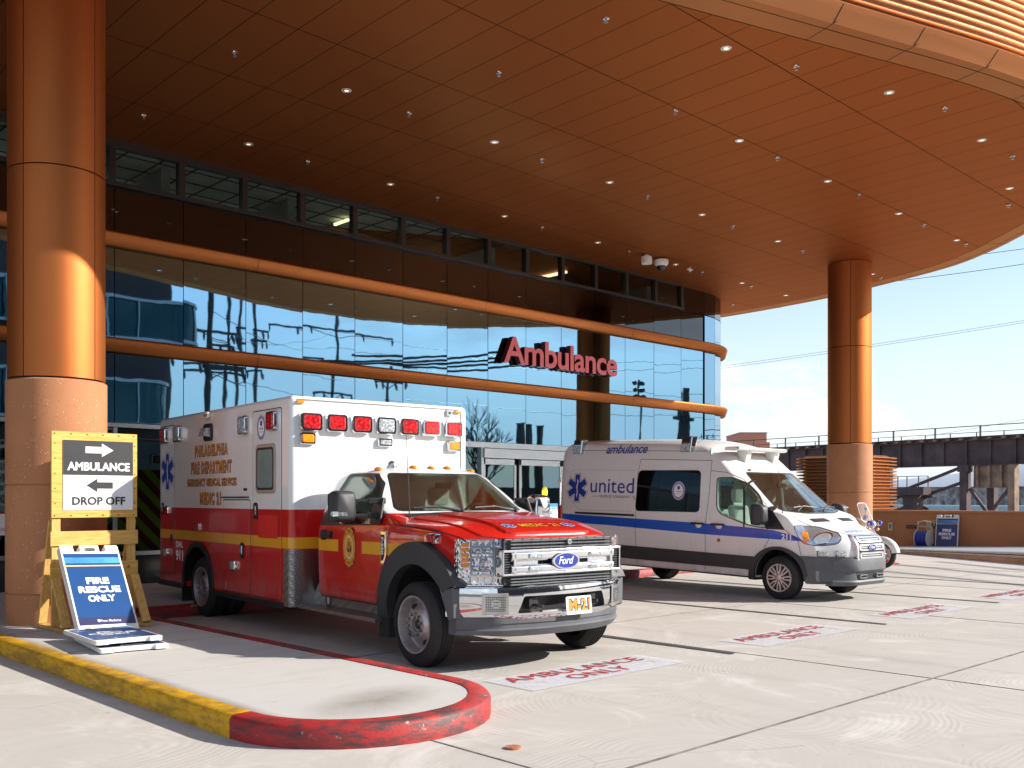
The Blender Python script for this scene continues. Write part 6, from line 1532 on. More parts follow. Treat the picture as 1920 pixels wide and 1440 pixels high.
def a_board(label, mat4, group='fire rescue only folding signs', two=True):
    """folding A-frame sign, local x across, z up, face to -y"""
    t = thing('folding_sign', label, 'folding sign', group=group); t.matrix_world = mat4
    def panel(y0, par_name):
        o = tmp(MB().py(roundpoly([(-.305, .0), (.305, .0), (.305, 1.08), (-.305, 1.08)], .03, 3), y0, y0 + .042))
        for x0, x1 in ((-.165, -.10), (.10, .165)): booln(o, tmp(MB().py([(x0, .995), (x1, .995), (x1, 1.2), (x0, 1.2)], y0 - .1, y0 + .2)), 'DIFFERENCE')
        booln(o, tmp(MB().py(rrect(-.055, .055, 1.0, 1.045, .012), y0 - .1, y0 + .2)), 'DIFFERENCE')
        booln(o, tmp(MB().py(roundpoly([(-.20, -.1), (.20, -.1), (.18, .03), (-.18, .03)], .01), y0 - .1, y0 + .2)), 'DIFFERENCE')
        o.name = par_name; o.data.materials.append(MT['white_plastic']); o.parent = t; return finish(o, None, .006)
    p = panel(-.042, 'front_panel')
    if two: panel(.008, 'back_panel')
    Fp = lambda u, v, c=0: (u, -.0435 - c, v)
    def rect(nm, x0, x1, z0, z1, mt, c=0): return obj(nm, MB().face([Fp(x0, z0, c), Fp(x1, z0, c), Fp(x1, z1, c), Fp(x0, z1, c)]), MT[mt], p, fix=False)
    rect('blue_face', -.285, .285, .075, .965, 'sign_blue'); rect('sky_band', -.285, .285, .84, .915, 'sign_lightblue', .001); rect('gold_line', -.285, .285, .800, .815, 'sign_gold', .001); rect('navy_foot', -.285, .285, .075, .165, 'sign_navy', .001)
    m = MB()
    for s, w, z in (('FIRE', .235, .575), ('RESCUE', .43, .465), ('ONLY', .28, .355)): put(m, text2d(s, w, .082, .045), lambda u, v: Fp(-w / 2 + u, z + v, .0015))
    put(m, text2d('Penn Medicine', .20, .028, .006), lambda u, v: Fp(-.065 + u, .105 + v, .0025)); m.face([Fp(-.10 + a, .102 + b, .0025) for a, b in ((0, .034), (0, .012), (.013, 0), (.026, .012), (.026, .034))])
    obj('lettering', m, MT['white'], p, fix=False); return t
def mat_at(loc, yaw, pit, rol=0): return Matrix.Translation(loc) @ Matrix.Rotation(yaw, 4, 'Z') @ Matrix.Rotation(-pit if 0 else pit, 4, 'X') @ Matrix.Rotation(rol, 4, 'Y')
a_board('blue and white FIRE RESCUE ONLY folding sign leaning against the wooden sign stand', mat_at((3.98, 10.09, .185), radians(.9), radians(-38.5), radians(2.4)))
a_board('folded FIRE RESCUE ONLY sign lying face up on top of the stack on the sidewalk', mat_at((3.74, 10.09, .300), radians(4), radians(90)) @ Matrix.Rotation(pi, 4, 'Y') @ Matrix.Translation((0, 0, 0)) if 0 else Matrix.Translation((3.73, 8.97, .226)) @ Matrix.Rotation(radians(-5), 4, 'Z') @ Matrix.Rotation(radians(-90.5), 4, 'X'), two=False)
a_board('folded white sign lying under another one at the bottom of the stack on the sidewalk', Matrix.Translation((3.75, 8.90, .157)) @ Matrix.Rotation(radians(-8), 4, 'Z') @ Matrix.Rotation(radians(-90), 4, 'X'), two=False)
a_board('small distant FIRE RESCUE ONLY sign leaning on the orange wall at the right', mat_at((28.85, 11.95, .02), radians(-80), radians(-13)))

# ================================================================ RIGHT SIDE: WALL, RAMP, VENT
WX = 29.3
wl = thing('retaining_wall', 'long low orange precast wall behind the metal ramp on the right', 'wall', (WX, 10, 0))
o = obj('wall_face', MB().box(0, .4, -8, 12, 0, 1.12), MT['precast'], wl); o = obj('coping', MB().box(-.03, .43, -8, 12, 1.12, 1.20), MT['precast'], wl, bevel=.012)
m = MB()
for y in (-5, -1.2, 2.4, 6): m.box(-.004, .01, y - .008, y + .008, 0, 1.12)
obj('wall_joint', m, MT['seam'], wl)
def wall_plate(name, label, cat, y, z, w, h, mt, txt=None):
    t = thing(name, label, cat, (WX, y, z)); obj('cover_plate', MB().box(-.02, 0, -w / 2, w / 2, -h / 2, h / 2), mt, t, bevel=.005)
    if txt == 'outlet': obj('socket', MB().box(-.026, -.02, -w * .2, w * .2, -h * .28, h * .28), MT['grey_plastic'], t)
    elif txt: m = MB(); put(m, text2d(txt, w * .4, h * .5, .03), lambda u, v: (-.024, w * .2 - u, -h * .25 + v)); obj('lettering', m, MT['gasket'], t, fix=False)
    else: obj('lens', MB().box(-.026, -.02, -w * .4, w * .4, -h * .2, h * .2), MT['grey_plastic'], t)
wall_plate('wall_outlet', 'small grey square outlet box on the orange wall near the column', 'outlet', 13.83, .70, .13, .24, MT['steel'], 'outlet')
wall_plate('wall_light', 'flat dark wall light strip on the orange wall left of the hose reel', 'wall light', 13.18, .70, .30, .10, MT['dark_frame'])
wall_plate('wall_plaque', 'beige plaque on the orange wall behind the leaning far sign', 'plaque', 12.5, .72, .46, .40, pbr('plaque_beige', (.48, .33, .16), .6), 'IV')
rp = thing('loading_ramp', 'raised metal deck ramp with copper side in front of the orange wall', 'ramp', (26, 9, 0))
pts = [(27.5, 13.0, .12), (25.0, 8.5, .28), (23.3, 5.3, .36), (20.0, -1.0, .42)]
def rl(p): return (p[0] - 26, p[1] - 9, p[2])
back = [(28.4, 13.4, .14), (28.4, 8.5, .29), (28.4, 5.3, .37), (28.4, -1, .43)]
m = MB()
for (a, b), (c_, d_) in zip(zip(pts, pts[1:]), zip(back, back[1:])): m.face([rl(a), rl(b), rl(d_), rl(c_)])
obj('deck', m, MT['diamond'] if 0 else pbr('galvanised_deck', (.50, .52, .54), .45, .6, vary=.15, scale=12), rp, fix=False)
m = MB()
m.loft([[rl((p[0], p[1], 0)) for p in pts], [rl((p[0] + .0, p[1], p[2] * .45)) for p in pts]], False, False); obj('copper_skirt', m, pbr('weathered_copper', (.55, .33, .22), .45, .5, vary=.25, scale=1.5), rp, fix=False)
m = MB(); m.loft([[rl((p[0] - .03, p[1] + .02, p[2] * .45)) for p in pts], [rl((p[0] - .05, p[1] + .03, p[2] * .5)) for p in pts], [rl((p[0] - .05, p[1] + .03, p[2] * .93)) for p in pts], [rl((p[0], p[1], p[2] + .004)) for p in pts]], False, False); obj('edge_angle', m, pbr('beige_metal', (.52, .46, .38), .5, .3), rp, fix=False)
m = MB(); m.loft([[rl((p[0] - .052, p[1] + .03, p[2] * .70)) for p in pts], [rl((p[0] - .052, p[1] + .03, p[2] * .78)) for p in pts]], False, False); obj('shadow_line', m, MT['dark_frame'], rp, fix=False)
vt_ = thing('vent_stack', 'copper ventilation stack of stacked louvre fins behind the far column', 'vent', (30.5, 15.9, 0))
m = MB(); rings = []
def vring(s, z): return [(x * s, y * s, z) for x, y in roundpoly([(-1.15, -1.35), (1.15, -1.35), (1.15, 1.35), (-1.15, 1.35)], .5, 5)]
for k in range(17):
    z = 1.1 + k * .108
    for s, dz in ((.86, 0), (.96, .012), (1.0, .022), (1.0, .050), (.96, .060), (.86, .072)): rings.append(vring(s, z + dz))
rings.append(vring(.80, 2.95)); m.loft(rings, True, True); obj('louvre_fins', m, MT['pale_copper'], vt_, smooth=35)
obj('plinth', MB().loft([vring(.9, 0), vring(.9, 1.1)], True, True), MT['precast'], vt_)
hr = thing('hose_reel', 'beige hose reel cart with blue hose standing by the orange wall', 'hose reel', (28.75, 12.55, .05), radians(-90))
m = MB()
for y in (-.22, .22): m.tube([(-.25 * 0 + y, .10, 0), (y * .95, .06, .45), (y * .8, .0, .82), (0, .0, .84)], .022, 8)
m.tube([(-.18, .03, .68), (.18, .03, .68)], .02, 8); m.tube([(-.22, .1, .05), (.22, .1, .05)], .018, 8); obj('cart_frame', m, pbr('cart_beige', (.40, .37, .32), .6), hr, smooth=40)
m = MB()
for x in (-.19, .17): m.cyl((x, -.05, .33), (x + .02, -.05, .33), .25, n=24)
obj('reel_flange', m, pbr('flange_beige', (.46, .44, .40), .6), hr, smooth=40)
m = MB()
for k in range(9):
    x = -.155 + k * .039; m.tube([(x, -.05 + .20 * cos(a * pi / 10), .33 + .20 * sin(a * pi / 10)) for a in range(21)], .02, 8, False)
obj('blue_hose', m, pbr('hose_blue', (.02, .035, .30), .5), hr, smooth=60)
m = MB()
for x in (-.26, .24): m.cyl((x, .08, .09), (x + .03, .08, .09), .09, n=18)
obj('cart_wheel', m, MT['rubber'], hr, smooth=40)

# ================================================================ MOTORCYCLE AND CONE
mc_ = thing('motorcycle', 'white police style motorcycle with clear windshield half hidden behind the white van', 'motorcycle', (21.12, 10.15, 0), radians(-92))
def mwheel(x, R, w):
    t = bpy.data.objects.new('wheel', None); COL.objects.link(t); t.parent = mc_; t.location = (x, 0, R)
    m = MB(); m.lathe([(R - .09, -w / 2 + .02), (R - .05, -w / 2), (R - .015, -w / 2 + .02), (R, -w * .2), (R, w * .2), (R - .015, w / 2 - .02), (R - .05, w / 2), (R - .09, w / 2 - .02), (R - .09, -w / 2 + .02)], RY, 40); obj('tyre', m, MT['rubber'], t, smooth=40)
    m = MB(); m.lathe([(R - .085, -.035), (R - .10, -.04), (R - .10, .04), (R - .085, .035)], RY, 40)
    for k in range(10): a = 2 * pi * k / 10; m.bar((.03 * cos(a), 0, .03 * sin(a)), ((R - .095) * cos(a), 0, (R - .095) * sin(a)), .02, .02, (0, 1, 0))
    m.cyl((0, -.07, 0), (0, .07, 0), .045, n=16); obj('rim', m, MT['steel'], t, smooth=40)
    m = MB(); m.lathe([(.06, -.06), (.14, -.06), (.14, -.052), (.06, -.052)], RY, 28); obj('brake_disc', m, MT['chrome'], t)
    return t
mwheel(0, .31, .14); mwheel(-1.62, .31, .15)
def fend(x, R, a0, a1, w, nm):
    m = MB(); rings = []
    for k in range(17):
        a = radians(a0 + (a1 - a0) * k / 16); c_ = Vector((x + R * cos(a), 0, .31 + R * sin(a))); n_ = Vector((cos(a), 0, sin(a)))
        rings.append([tuple(c_ + n_ * (d_ - .0) + Vector((0, y, 0))) for y, d_ in ((-w, -.10), (-w, -.03), (-w * .6, .015), (0, .03), (w * .6, .015), (w, -.03), (w, -.10), (w * .9, -.10), (w * .85, -.035), (0, .015), (-w * .85, -.035), (-w * .9, -.10))])
    m.loft(rings, True, True); return obj(nm, m, MT['white_paint'], mc_, smooth=50)
fend(0, .37, 8, 165, .105, 'front_fender'); fend(-1.62, .38, 20, 200, .12, 'rear_fender')
m = MB()
for s_ in (-1, 1): m.tube([(0, s_ * .09, .31), (-.36, s_ * .09, 1.02)], [.026, .024], 10)
obj('fork', m, MT['chrome'], mc_, smooth=50)
m = MB(); m.loft([[(-1.35, -.11, .55), (-1.35, .11, .55), (-1.35, .12, .74), (-1.35, -.12, .74)], [(-.95, -.14, .50), (-.95, .14, .50), (-.95, .15, .90), (-.95, -.15, .90)], [(-.45, -.12, .60), (-.45, .12, .60), (-.42, .10, .95), (-.42, -.10, .95)]]); obj('tank', m, MT['white_paint'], mc_, bevel=.05)
m = MB(); m.box(-1.55, -.92, -.14, .14, .72, .82); obj('saddle', m, MT['black'], mc_, bevel=.04)
m = MB(); m.box(-1.2, -.55, -.16, .16, .20, .56); m.cyl((-.9, -.2, .42), (-.9, .2, .42), .13, n=16); obj('engine', m, MT['dull_steel'], mc_, bevel=.02)
for s_ in (-1, 1): obj('saddlebag', MB().box(-1.95, -1.45, s_ * .18, s_ * .36, .42, .76), MT['white_paint'], mc_, bevel=.04)
m = MB(); m.tube([(-.62, -.42, 1.10), (-.58, -.30, 1.14), (-.42, -.12, 1.06), (-.42, .12, 1.06), (-.58, .30, 1.14), (-.62, .42, 1.10)], .016, 8); obj('handlebar', m, MT['chrome'], mc_, smooth=50)
m = MB()
for s_ in (-1, 1): m.tube([(-.62, s_ * .42, 1.10), (-.72, s_ * .50, 1.08)], .024, 8); m.box(-.60, -.54, s_ * .26, s_ * .36, 1.11, 1.17)
obj('grip', m, MT['black'], mc_, smooth=50)
m = MB(); P = roundpoly([(-.24, .0), (.24, .0), (.20, .42), (-.20, .42)], .1, 5)
m.face([(-.33 - .42 * v - .35 * u * u, u, 1.03 + v) for u, v in P]); wsd = obj('windshield', m, MT['clear_cover'], mc_, fix=False)
m = MB(); m.tube([(-.33 - .42 * v - .35 * u * u, u, 1.03 + v) for u, v in P + [P[0]]], .009, 6, False); obj('windshield_frame', m, MT['steel'], wsd, smooth=50)
m = MB(); m.ball((-.24, 0, .97), .10, 16, 10, (.8, 1, 1)); obj('headlight', m, MT['chrome'], mc_, smooth=60)
for s_ in (-1, 1):
    m = MB(); m.ball((-.20, s_ * .20, 1.0), .065, 12, 8); l_ = obj('auxiliary_lamp', m, MT['chrome'], mc_, smooth=60)
    m = MB(); m.ball((-.165, s_ * .20, 1.0), .055, 12, 8); obj('lens', m, pbr('beacon_blue', (.03, .05, .6), .1, coat=1) if 'beacon_blue' not in bpy.data.materials else bpy.data.materials['beacon_blue'], l_, smooth=60)
    m = MB(); m.ball((-.22, s_ * .20, .86), .04, 10, 6); obj('turn_signal', m, MT['amber'], mc_, smooth=60)
    m = MB(); m.tube([(-.6, s_ * .34, 1.14), (-.62, s_ * .40, 1.30)], .008, 6); m.ball((-.62, s_ * .42, 1.33), .06, 12, 8, (.4, 1.2, .8)); obj('mirror', m, MT['black'], mc_, smooth=60)
m = MB(); m.box(-.10, .05, -.19, -.12, .36, .52); obj('siren_box', m, MT['white_plastic'], mc_, bevel=.015)
cn = thing('traffic_cone', 'small red orange traffic cone on the ground beside the motorcycle wheel', 'traffic cone', (22.62, 10.7, 0))
m = MB(); m.box(-.17, .17, -.17, .17, 0, .03); m.lathe([(.13, .03), (.03, .42), (.02, .43), (.001, .43)], Matrix(), 20); obj('cone_body', m, pbr('cone_orange', (.62, .06, .03), .55), cn, smooth=35)
m = MB(); m.lathe([(.105, .12), (.078, .22)], Matrix.Translation((0, 0, 0)), 20); obj('white_band', m, MT['white'], cn, smooth=35, fix=False)

# ================================================================ RAILWAY VIADUCT AND FAR BACKGROUND
MT['rust'] = pbr('rusty_girder', (.060, .038, .040), .8, vary=.5, scale=.8)
MT['rust2'] = pbr('rusty_steel_light', (.20, .13, .09), .8, vary=.5, scale=1.2)
B0 = Vector((78.4, 48.16, 0)); Bd = Vector((-3.75, -22.71, 0)).normalized(); Bn = Vector((Bd.y, -Bd.x, 0))
if Bn.x > 0: Bn = -Bn
def bp(t, n, z): p = B0 + Bd * t + Bn * n; return (p.x, p.y, z)
def bbox(m, t0, t1, n0, n1, z0, z1):
    return m.add([bp(t, n, z) for t in (t0, t1) for n in (n0, n1) for z in (z0, z1)], [(0, 1, 3, 2), (4, 6, 7, 5), (0, 4, 5, 1), (2, 3, 7, 6), (0, 2, 6, 4), (1, 5, 7, 3)])
br = thing('railway_viaduct', 'dark rusty steel railway viaduct with railings crossing behind the orange wall', 'bridge')
m = MB(); bbox(m, -70, 60, -.05, .05, 4.05, 5.85); bbox(m, -70, 60, -.25, .25, 4.0, 4.08); bbox(m, -70, 60, -.25, .25, 5.82, 5.9); obj('girder', m, MT['rust'], br, fix=False)
for k in range(70): t = -70 + k * 1.85; obj('stiffener', bbox(MB(), t - .06, t + .06, .05, .24, 4.08, 5.82), MT['rust'], br, fix=False)
m = MB()
for k in range(120): t = -70 + k * 1.08; bbox(m, t - .13, t + .13, -2.4, .55, 5.9, 6.06)
obj('timber_ties', m, MT['rust2'], br, fix=False)
m = MB(); bbox(m, -70, 60, -2.4, .42, 6.06, 6.14); obj('deck', m, MT['rust'], br, fix=False)
m = MB()
for k in range(36): t = -70 + k * 3.6; bbox(m, t - .05, t + .05, .32, .42, 6.1, 6.92)
bbox(m, -70, 60, .35, .40, 6.87, 6.93); bbox(m, -70, 60, -2.3, -2.25, 6.6, 6.64)
for k in range(60): t = -70 + k * 2.15; bbox(m, t - .03, t + .03, -2.32, -2.25, 6.1, 6.62)
obj('railing', m, MT['gasket'], br, fix=False)
def bent(t, heavy):
    m = MB(); w = .28 if heavy else .16
    bbox(m, t - w, t + w, -.3, .3, 0, 4.05); bbox(m, t - w - .15, t + w + .15, -.35, .35, 3.55, 4.05)
    obj('pier', bbox(MB(), t - w, t + w, -4.0, -3.4, 0, 4.05), MT['rust'], br, fix=False)
    return obj('pier', m, MT['rust'], br, fix=False)
t_of = lambda u: (sum(abs(x) for x in (0,)) + (u - 1445) / (1920 - 1445) * 23.0)
bent(18.6, True); bent(9.6, False); bent(-14, True); bent(40, True)
m = MB(); bbox(m, 19.2, 22.2, -.4, -.1, 2.35, 4.0); 
for t in (19.6, 20.5, 21.4, 22.1): bbox(m, t - .08, t + .08, -.1, .15, 2.35, 4.0)
bbox(m, 22.0, 22.5, -.3, .3, 0, 4.0); obj('cross_girder', m, MT['rust2'], br, fix=False)
m = MB()
for a, b in (((13.2, 2.1), (18.2, 3.85)), ((14.0, 1.35), (18.4, 2.75)), ((9.9, .6), (13.2, 1.7)), ((9.7, 1.7), (13.4, .6)), ((13.0, .6), (16.0, 1.9)), ((19.0, 2.3), (20.4, .5)), ((22.0, 2.3), (20.6, .5)), ((13.2, 1.9), (15.6, .7))): m.bar(bp(a[0], .1, a[1]), bp(b[0], .1, b[1]), .16, .22)
obj('brace', m, MT['rust'], br, fix=False)
gt = thing('signal_platform', 'rusty trackside platform with railing and insulators under the viaduct', 'platform')
m = MB(); bbox(m, 5.5, 16.2, .6, 1.6, 1.85, 2.45); bbox(m, 5.0, 16.4, .5, .62, 1.62, 1.72); obj('platform_beam', m, MT['rust'], gt, fix=False)
m = MB(); bbox(m, 9.9, 16.0, .65, .70, 3.26, 3.31)
for t in (9.9, 11.6, 12.1, 13.4, 14.2, 15.2, 16.0): bbox(m, t - .03, t + .03, .65, .71, 2.45, 3.3)
obj('railing', m, MT['gasket'], gt, fix=False)
m = MB(); bbox(m, 14.2, 15.4, .4, 1.2, 0, 1.85); obj('pedestal', m, MT['rust'], gt, fix=False)
m = MB(); m.bar(bp(6.0, .5, 3.35), bp(11.2, .5, 2.3), .10, .14); bbox(m, 5.6, 12.5, .45, .55, 2.45, 2.52); bbox(m, 5.4, 16.2, .35, .5, 1.78, 1.84); obj('arm', m, MT['rust2'], gt, fix=False)
for t, z in ((6.6, 2.5), (7.7, 2.5)):
    m = MB()
    for k in range(5): m.cyl(bp(t, .55, z + k * .13), bp(t, .55, z + .07 + k * .13), .13, .05, 10)
    obj('insulator', m, MT['black'], gt, smooth=40)
m = MB()
for k in range(7): m.ball(bp(5.4 + k * .28, .3, 1.35), .13, 10, 6)
obj('insulator_string', m, MT['rust'], gt, smooth=60)
MT['ivy'] = None
N = NT('ivy_covered_wall'); c = N.coord(); n = N.noise(N.map(c, (1, 1, .55)), 1.6, 9, .75, .6); n2 = N.noise(c, .25, 3)
col = N.ramp(n, [(.40, (.05, .045, .04)), (.50, (.22, .21, .15)), (.60, (.45, .45, .46))]); N.set(Base_Color=N.mix(N.math('MULTIPLY', n2, .5), col, (.20, .21, .28)), Roughness=.95); MT['ivy'] = N.mat
iw = thing('garden_wall', 'far pale wall mottled with bare vines seen beneath the viaduct', 'wall', (110, 40, 0))
m = MB(); m.box(-.4, 0, -90, 60, 0, 2.75); obj('wall_face', m, MT['ivy'], iw); obj('coping', MB().box(-.5, .1, -90, 60, 2.75, 2.85), pbr('brick_coping', (.28, .12, .08), .9), iw)
pi_ = thing('pipeline', 'pale blue green pipeline running low behind the orange wall', 'pipe', (92, 30, .55))
m = MB(); m.tube([(0, -26, 0), (-.8, 0, 0), (1.5, 14, 0)], .42, 14); obj('pipe', m, pbr('pipe_teal', (.30, .44, .48), .6), pi_, smooth=40)
m = MB()
for y in (-20, -8, 4, 12): m.box(-.9, .4, y - .3, y + .3, -.55, -.3)
obj('pipe_support', m, MT['rust'], pi_)
hl_ = MB(); rings = []
for k in range(41):
    y = -700 + k * 45; hgt = 42 * math.exp(-((y - 185) / 210) ** 2) + 12 * math.exp(-((y - 560) / 160) ** 2) + 3
    rings.append([(760 + 60 * j, y, hgt * sin(pi * min(1, (j + .02) / 6)) if j else -2) for j in range(7)])
hl_.loft(rings, False, False); tag(obj('hills', hl_, pbr('hill_haze_grey', (.30, .33, .38), .95, vary=.1, scale=.01), smooth=60), kind='structure')  # distance haze is put into the pale hill colour
bb = thing('brick_building', 'red brick building top rising beyond the viaduct above the van roof', 'building', (150.3, 96.6, 0), -YAW)
N = NT('red_brick'); c = N.coord(); bk = N.n('ShaderNodeTexBrick', {0: N.map(c, (1, 1, 1), (pi / 2, 0, 0)), 'Color1': (.42, .17, .11, 1), 'Color2': (.33, .13, .09, 1), 'Mortar': (.40, .22, .17, 1), 'Scale': 3.5, 'Mortar Size': .012}); N.set(Base_Color=bk.outputs[0], Roughness=.9)
MT['brick'] = N.mat
obj('wall', MB().box(-2.3, 2.3, -3, 8, 0, 12.9), MT['brick'], bb); obj('lower_wing', MB().box(2.3, 3.1, -2, 8, 0, 11.4), MT['brick'], bb); obj('parapet', MB().box(-2.4, 2.4, -3.1, 8.1, 12.9, 13.05), pbr('parapet_stone', (.30, .24, .22), .9), bb)
m = MB()
for x in (-1.8, .6): 
    for z in (2, 5.5): m.box(x, x + 1.1, -3.03, -2.9, z, z + 1.8)
obj('window', m, MT['dark_glass'], bb)
def wire(label, a, b, sag, r, n=14):
    m = MB(); a = Vector(a); b = Vector(b)
    m.tube([a.lerp(b, k / n) - Vector((0, 0, sag * 4 * (k / n) * (1 - k / n))) for k in range(n + 1)], r, 5); return tag(obj('overhead_wire', m, MT['black'], smooth=60), label, 'wire', 'overhead wires')
def at(u, v, d):
    t_ = (u - 960) / 1850; r_ = Vector((cos(YAW) * t_ + sin(YAW), -sin(YAW) * t_ + cos(YAW), (935 - v) / 1850)); return Vector((0, 0, 1.55)) + r_ * d
wire('pair of thin wires crossing the sky behind the far column, lower strand', at(900, 745, 70), at(2300, 540, 45), .4, .009)
wire('pair of thin wires crossing the sky behind the far column, upper strand', at(900, 741, 70.5), at(2300, 536, 45.5), .4, .009)
wire('dark wire in the sky just under the canopy edge at the right, lower one', at(1500, 545, 60), at(2300, 430, 45), .3, .016)
wire('dark wire in the sky just under the canopy edge at the right, upper one', at(1700, 490, 60), at(2300, 398, 45), .3, .016)
wire('thin wire rising to the right above the viaduct railing', at(1500, 855, 66), at(2300, 712, 48), .2, .008)
# wires high on the right whose shadows streak the drive
for k, (a, b) in enumerate((((20.4, 10.1), (18.7, 7.0)), ((22.6, 10.6), (19.3, 5.3)), ((24.2, 10.1), (20.0, 4.4)), ((24.8, 8.0), (22.6, 5.2)))):
    o_ = Vector((sdir.x, sdir.y, 0)).normalized() * (8.5 / math.tan(SUN_EL)); a = Vector((*a, 8.5)) + o_; b = Vector((*b, 8.5)) + o_; d = (b - a)
    wire('service cable outside the right edge casting a streak of shadow, %s from the building' % ordn[k], a - d * .05, b + d * 1.4, .2, .06)

# ================================================================ WHAT THE GLASS REFLECTS (behind the camera)
MT['pole'] = pbr('weathered_pole', (.055, .045, .04), .85, vary=.3, scale=2)
nb = thing('neighbour_building', 'brown panelled tower with curved glass bays mirrored at the left of the glass wall', 'building', (14, -45, 0))
obj('wall', MB().box(-26, 17.2, -14, 8.8, 0, 34), pbr('brown_panel', (.085, .055, .05), .6, vary=.1, scale=.4), nb)
for z0, z1, x1 in ((12.6, 15.4, 18.9), (6.6, 9.6, 17.0), (18.6, 21.4, 18.2), (24.6, 27.4, 18.2)):
    m = MB(); P = [(-24, 8.8)] + [(x1 - 2.6 + 2.6 * sin(pi / 2 * k / 8), 8.0 + 2.6 * cos(pi / 2 * k / 8)) for k in range(9)] + [(x1, 2)]
    m.loft([[(x, y, z0) for x, y in P], [(x, y, z1) for x, y in P]], False, False); gb = obj('glass_bay', m, pbr('bay_teal_glass', (.022, .06, .07), .05, .6) if 'bay_teal_glass' not in bpy.data.materials else bpy.data.materials['bay_teal_glass'], nb, smooth=40, fix=False)
    m = MB()
    for z in (z0, z1): m.loft([[(x * 1.0, y + .05, z - .1) for x, y in P], [(x, y + .25, z - .1) for x, y in P], [(x, y + .25, z + .1) for x, y in P], [(x, y + .05, z + .1) for x, y in P]], False, False)
    for x in range(-20, 15, 2): m.box(x - .05, x + .05, 10.5, 10.72, z0, z1)
    obj('bay_frame', m, MT['alu'], gb, fix=False)
KP = 1.8
def rk(x, y, z): return (x * KP, 32 - (32 - y) * KP, 1.55 + (z - 1.55) * KP)
def pole(x, y, h, r, label, arms, tops=()):
    x, y, h = rk(x, y, h); r *= KP * .62; arms = [(rk(0, 0, z)[2], a * KP, b * KP) for z, a, b in arms]
    t = thing('utility_pole', label, 'utility pole', (x, y, 0), 0, 'utility poles across the road')
    m = MB(); m.cyl((0, 0, 0), (0, 0, h), r, r * .75, 12); obj('pole', m, MT['pole'], t, smooth=40)
    for z, l0, l1 in arms:
        m = MB(); m.bar((-l0, 0, z), (l1, 0, z), .2, .24)
        if l0 + l1 > 3: m.bar((0, 0, z - 1.0), (l1 * .6, 0, z), .08, .08); m.bar((0, 0, z - 1.0), (-l0 * .6, 0, z), .08, .08)
        obj('crossarm', m, MT['pole'], t)
        m = MB()
        for x_ in (-l0 + .1, -l0 * .5, l1 * .5, l1 - .1): m.tube([(x_, 0, z), (x_ + .12, 0, z - .5), (x_ + .15, 0, z - .9)], [.08, .15, .08], 6)
        obj('insulator', m, MT['black'], t, smooth=50)
    return t
pole(18.68, -5.5, 15, .24, 'thick dark wooden utility pole mirrored at the left of the glass wall', [(7.0, .2, 1.6)])
pole(25.0, -16.1, 17, .17, 'utility pole with long bracket arms mirrored second from the left', [(10.2, 3.0, .5), (8.7, 3.0, 1.2), (9.5, 1.0, .3)])
pole(29.3, -23.0, 19, .17, 'utility pole mirrored third from the left with short stub arms', [(11.9, .2, .9), (11.0, .2, .9), (9.3, 3.4, 2.0)])
pole(30.3, -22.0, 19, .19, 'utility pole mirrored fourth from the left with a long right arm', [(11.7, .2, 1.0), (10.2, .3, 4.2), (11.1, .2, .9)])
pole(39.06, -27.5, 17.2, .22, 'tall pole with a wide top arm mirrored above the ambulance box', [(13.3, 4.6, 5.6), (9.3, 1.6, 1.6)])
pole(36.2, -16.4, 9.4, .2, 'shorter pole mirrored right of the tall one', [(8.7, 1.0, 1.2), (7.0, .6, 1.0)])
for (a, b, s) in (((18.7, -5.5, 9.2), (39, -27.5, 12.0), .6), ((25, -16, 10.2), (39, -27.5, 13.3), .8), ((39, -27.5, 13.2), (75, -8, 13.0), 1.2), ((39, -27.5, 12.0), (75, -6, 12.3), 1.0), ((36, -16.4, 9.6), (75, -2, 9.3), .9), ((36, -16.4, 7.6), (75, 0, 8.0), .7), ((25, -16, 8.0), (36, -16.4, 7.4), .5), ((18.7, -5.5, 8.0), (36, -16.4, 8.8), .5)):
    wire('thin power line between the poles mirrored in the glass', rk(*a), rk(*b), s * KP, .03)
sg2 = thing('stadium_light', 'slim mast with clustered floodlights mirrored near the building corner', 'floodlight', (63, -18.4, 0))
m = MB(); m.cyl((0, 0, 0), (0, 0, 10.8), .09, .07, 10); obj('mast', m, MT['pole'], sg2, smooth=40)
m = MB()
for r in range(3):
    for k in (-1, 1): m.ball((k * .45 - .1 * r, 0, 9.6 + r * .55), .33, 10, 6, (1, .7, .6))
m.bar((0, 0, 9.2), (0, 0, 11), .12, .12); obj('flood_heads', m, MT['black'], sg2, smooth=50)
ch_ = thing('chimney_plant', 'plant building with a tall chimney mirrored at the right end of the glass', 'building', (98.3, -40, 0))
m = MB(); m.cyl((-.4, 0, 0), (-.4, 0, 14.5), .75, .55, 16); obj('chimney', m, MT['pole'], ch_, smooth=40)
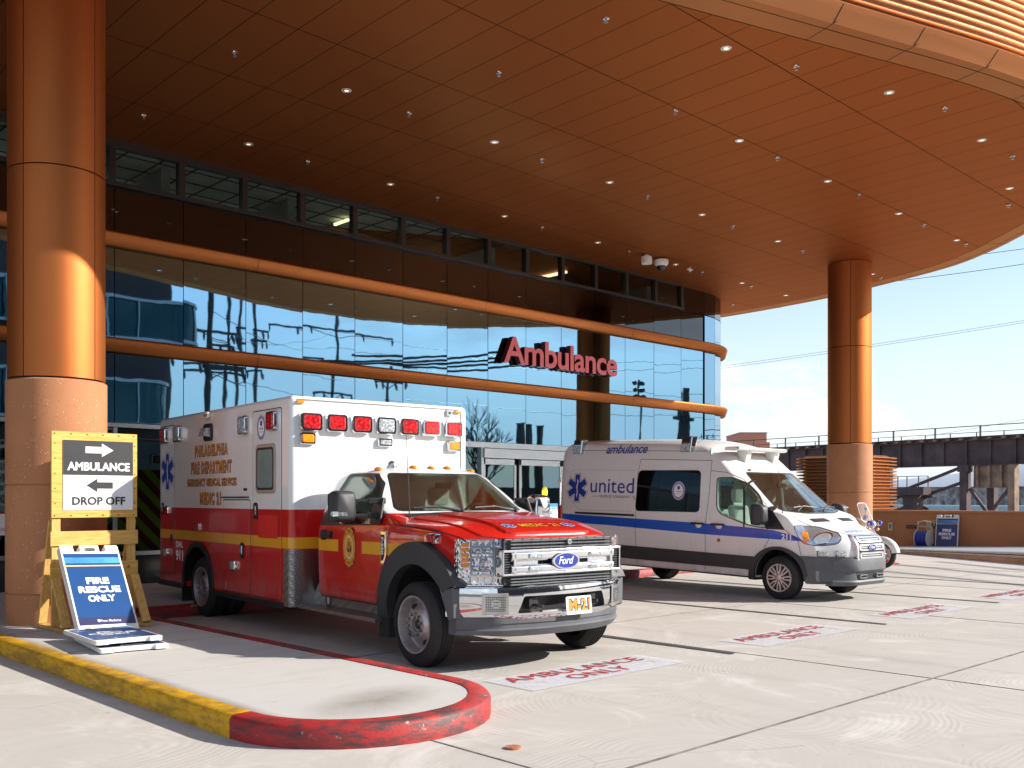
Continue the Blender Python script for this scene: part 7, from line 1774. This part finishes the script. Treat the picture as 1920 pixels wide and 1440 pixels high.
m = MB(); m.cyl((-.4, 0, 11.0), (-.4, 0, 11.3), 1.1, n=16); obj('chimney_ring', m, MT['pole'], ch_, smooth=40); obj('plant_hall', MB().box(-1.5, 8, -6, 6, 0, 4.6), MT['pole'], ch_)
for x, y, lb in ((42.0, -10.8, 'left'), (43.2, -10.9, 'right')):
    t = thing('steel_post', 'dark straight post mirrored above the doors, %s of the pair' % lb, 'post', (x, y, 0)); m = MB(); m.bar((0, 0, 0), (0, 0, 6.1), .34, .34); obj('shaft', m, MT['pole'], t); obj('cap', MB().box(-.2, .2, -.2, .2, 6.1, 6.16), MT['pole'], t)
def tree(x, y, h, label, seed):
    rnd = random.Random(seed); t = thing('bare_tree', label, 'tree', (x, y, 0)); tr_ = MB(); cr_ = MB()
    def grow(p, d, l, r, dep, mb):
        q = p + d * l; mid = (p + q) / 2 + Vector((rnd.uniform(-.05, .05), rnd.uniform(-.05, .05), 0)) * l
        mb.tube([p, mid, q], [r, r * .85, r * .68], 6 if dep > 2 else 4, False)
        if dep == 0: return
        for _ in range(3 if dep > 1 else 4):
            nd = (d + Vector((rnd.uniform(-1, 1), rnd.uniform(-1, 1), rnd.uniform(-.25, .7))) * .62).normalized(); grow(p + d * l * rnd.uniform(.55, 1), nd, l * rnd.uniform(.6, .85), r * .6, dep - 1, cr_)
    grow(Vector((0, 0, 0)), Vector((0, 0, 1)), h * .3, h * .022, 5, tr_)
    obj('trunk', tr_, MT['pole'], t, smooth=60, fix=False); obj('crown', cr_, MT['pole'], t, fix=False); return t
tree(33.5, -5.2, 7.2, 'bare winter tree mirrored in the glass right of the ambulance box', 3)
tree(31.0, -2.5, 6.0, 'bare winter tree mirrored low in the entrance side light', 9)
fb = thing('street_wall', 'low dark wall line across the road mirrored in the doors', 'wall', (70, -60, 0), radians(45))
obj('wall_face', MB().box(-80, 90, -2, 2, 0, 2.6), pbr('dark_wall', (.10, .085, .075), .9, vary=.3, scale=.5), fb); obj('coping', MB().box(-80, 90, -2.1, 2.1, 2.6, 2.8), MT['pole'], fb)
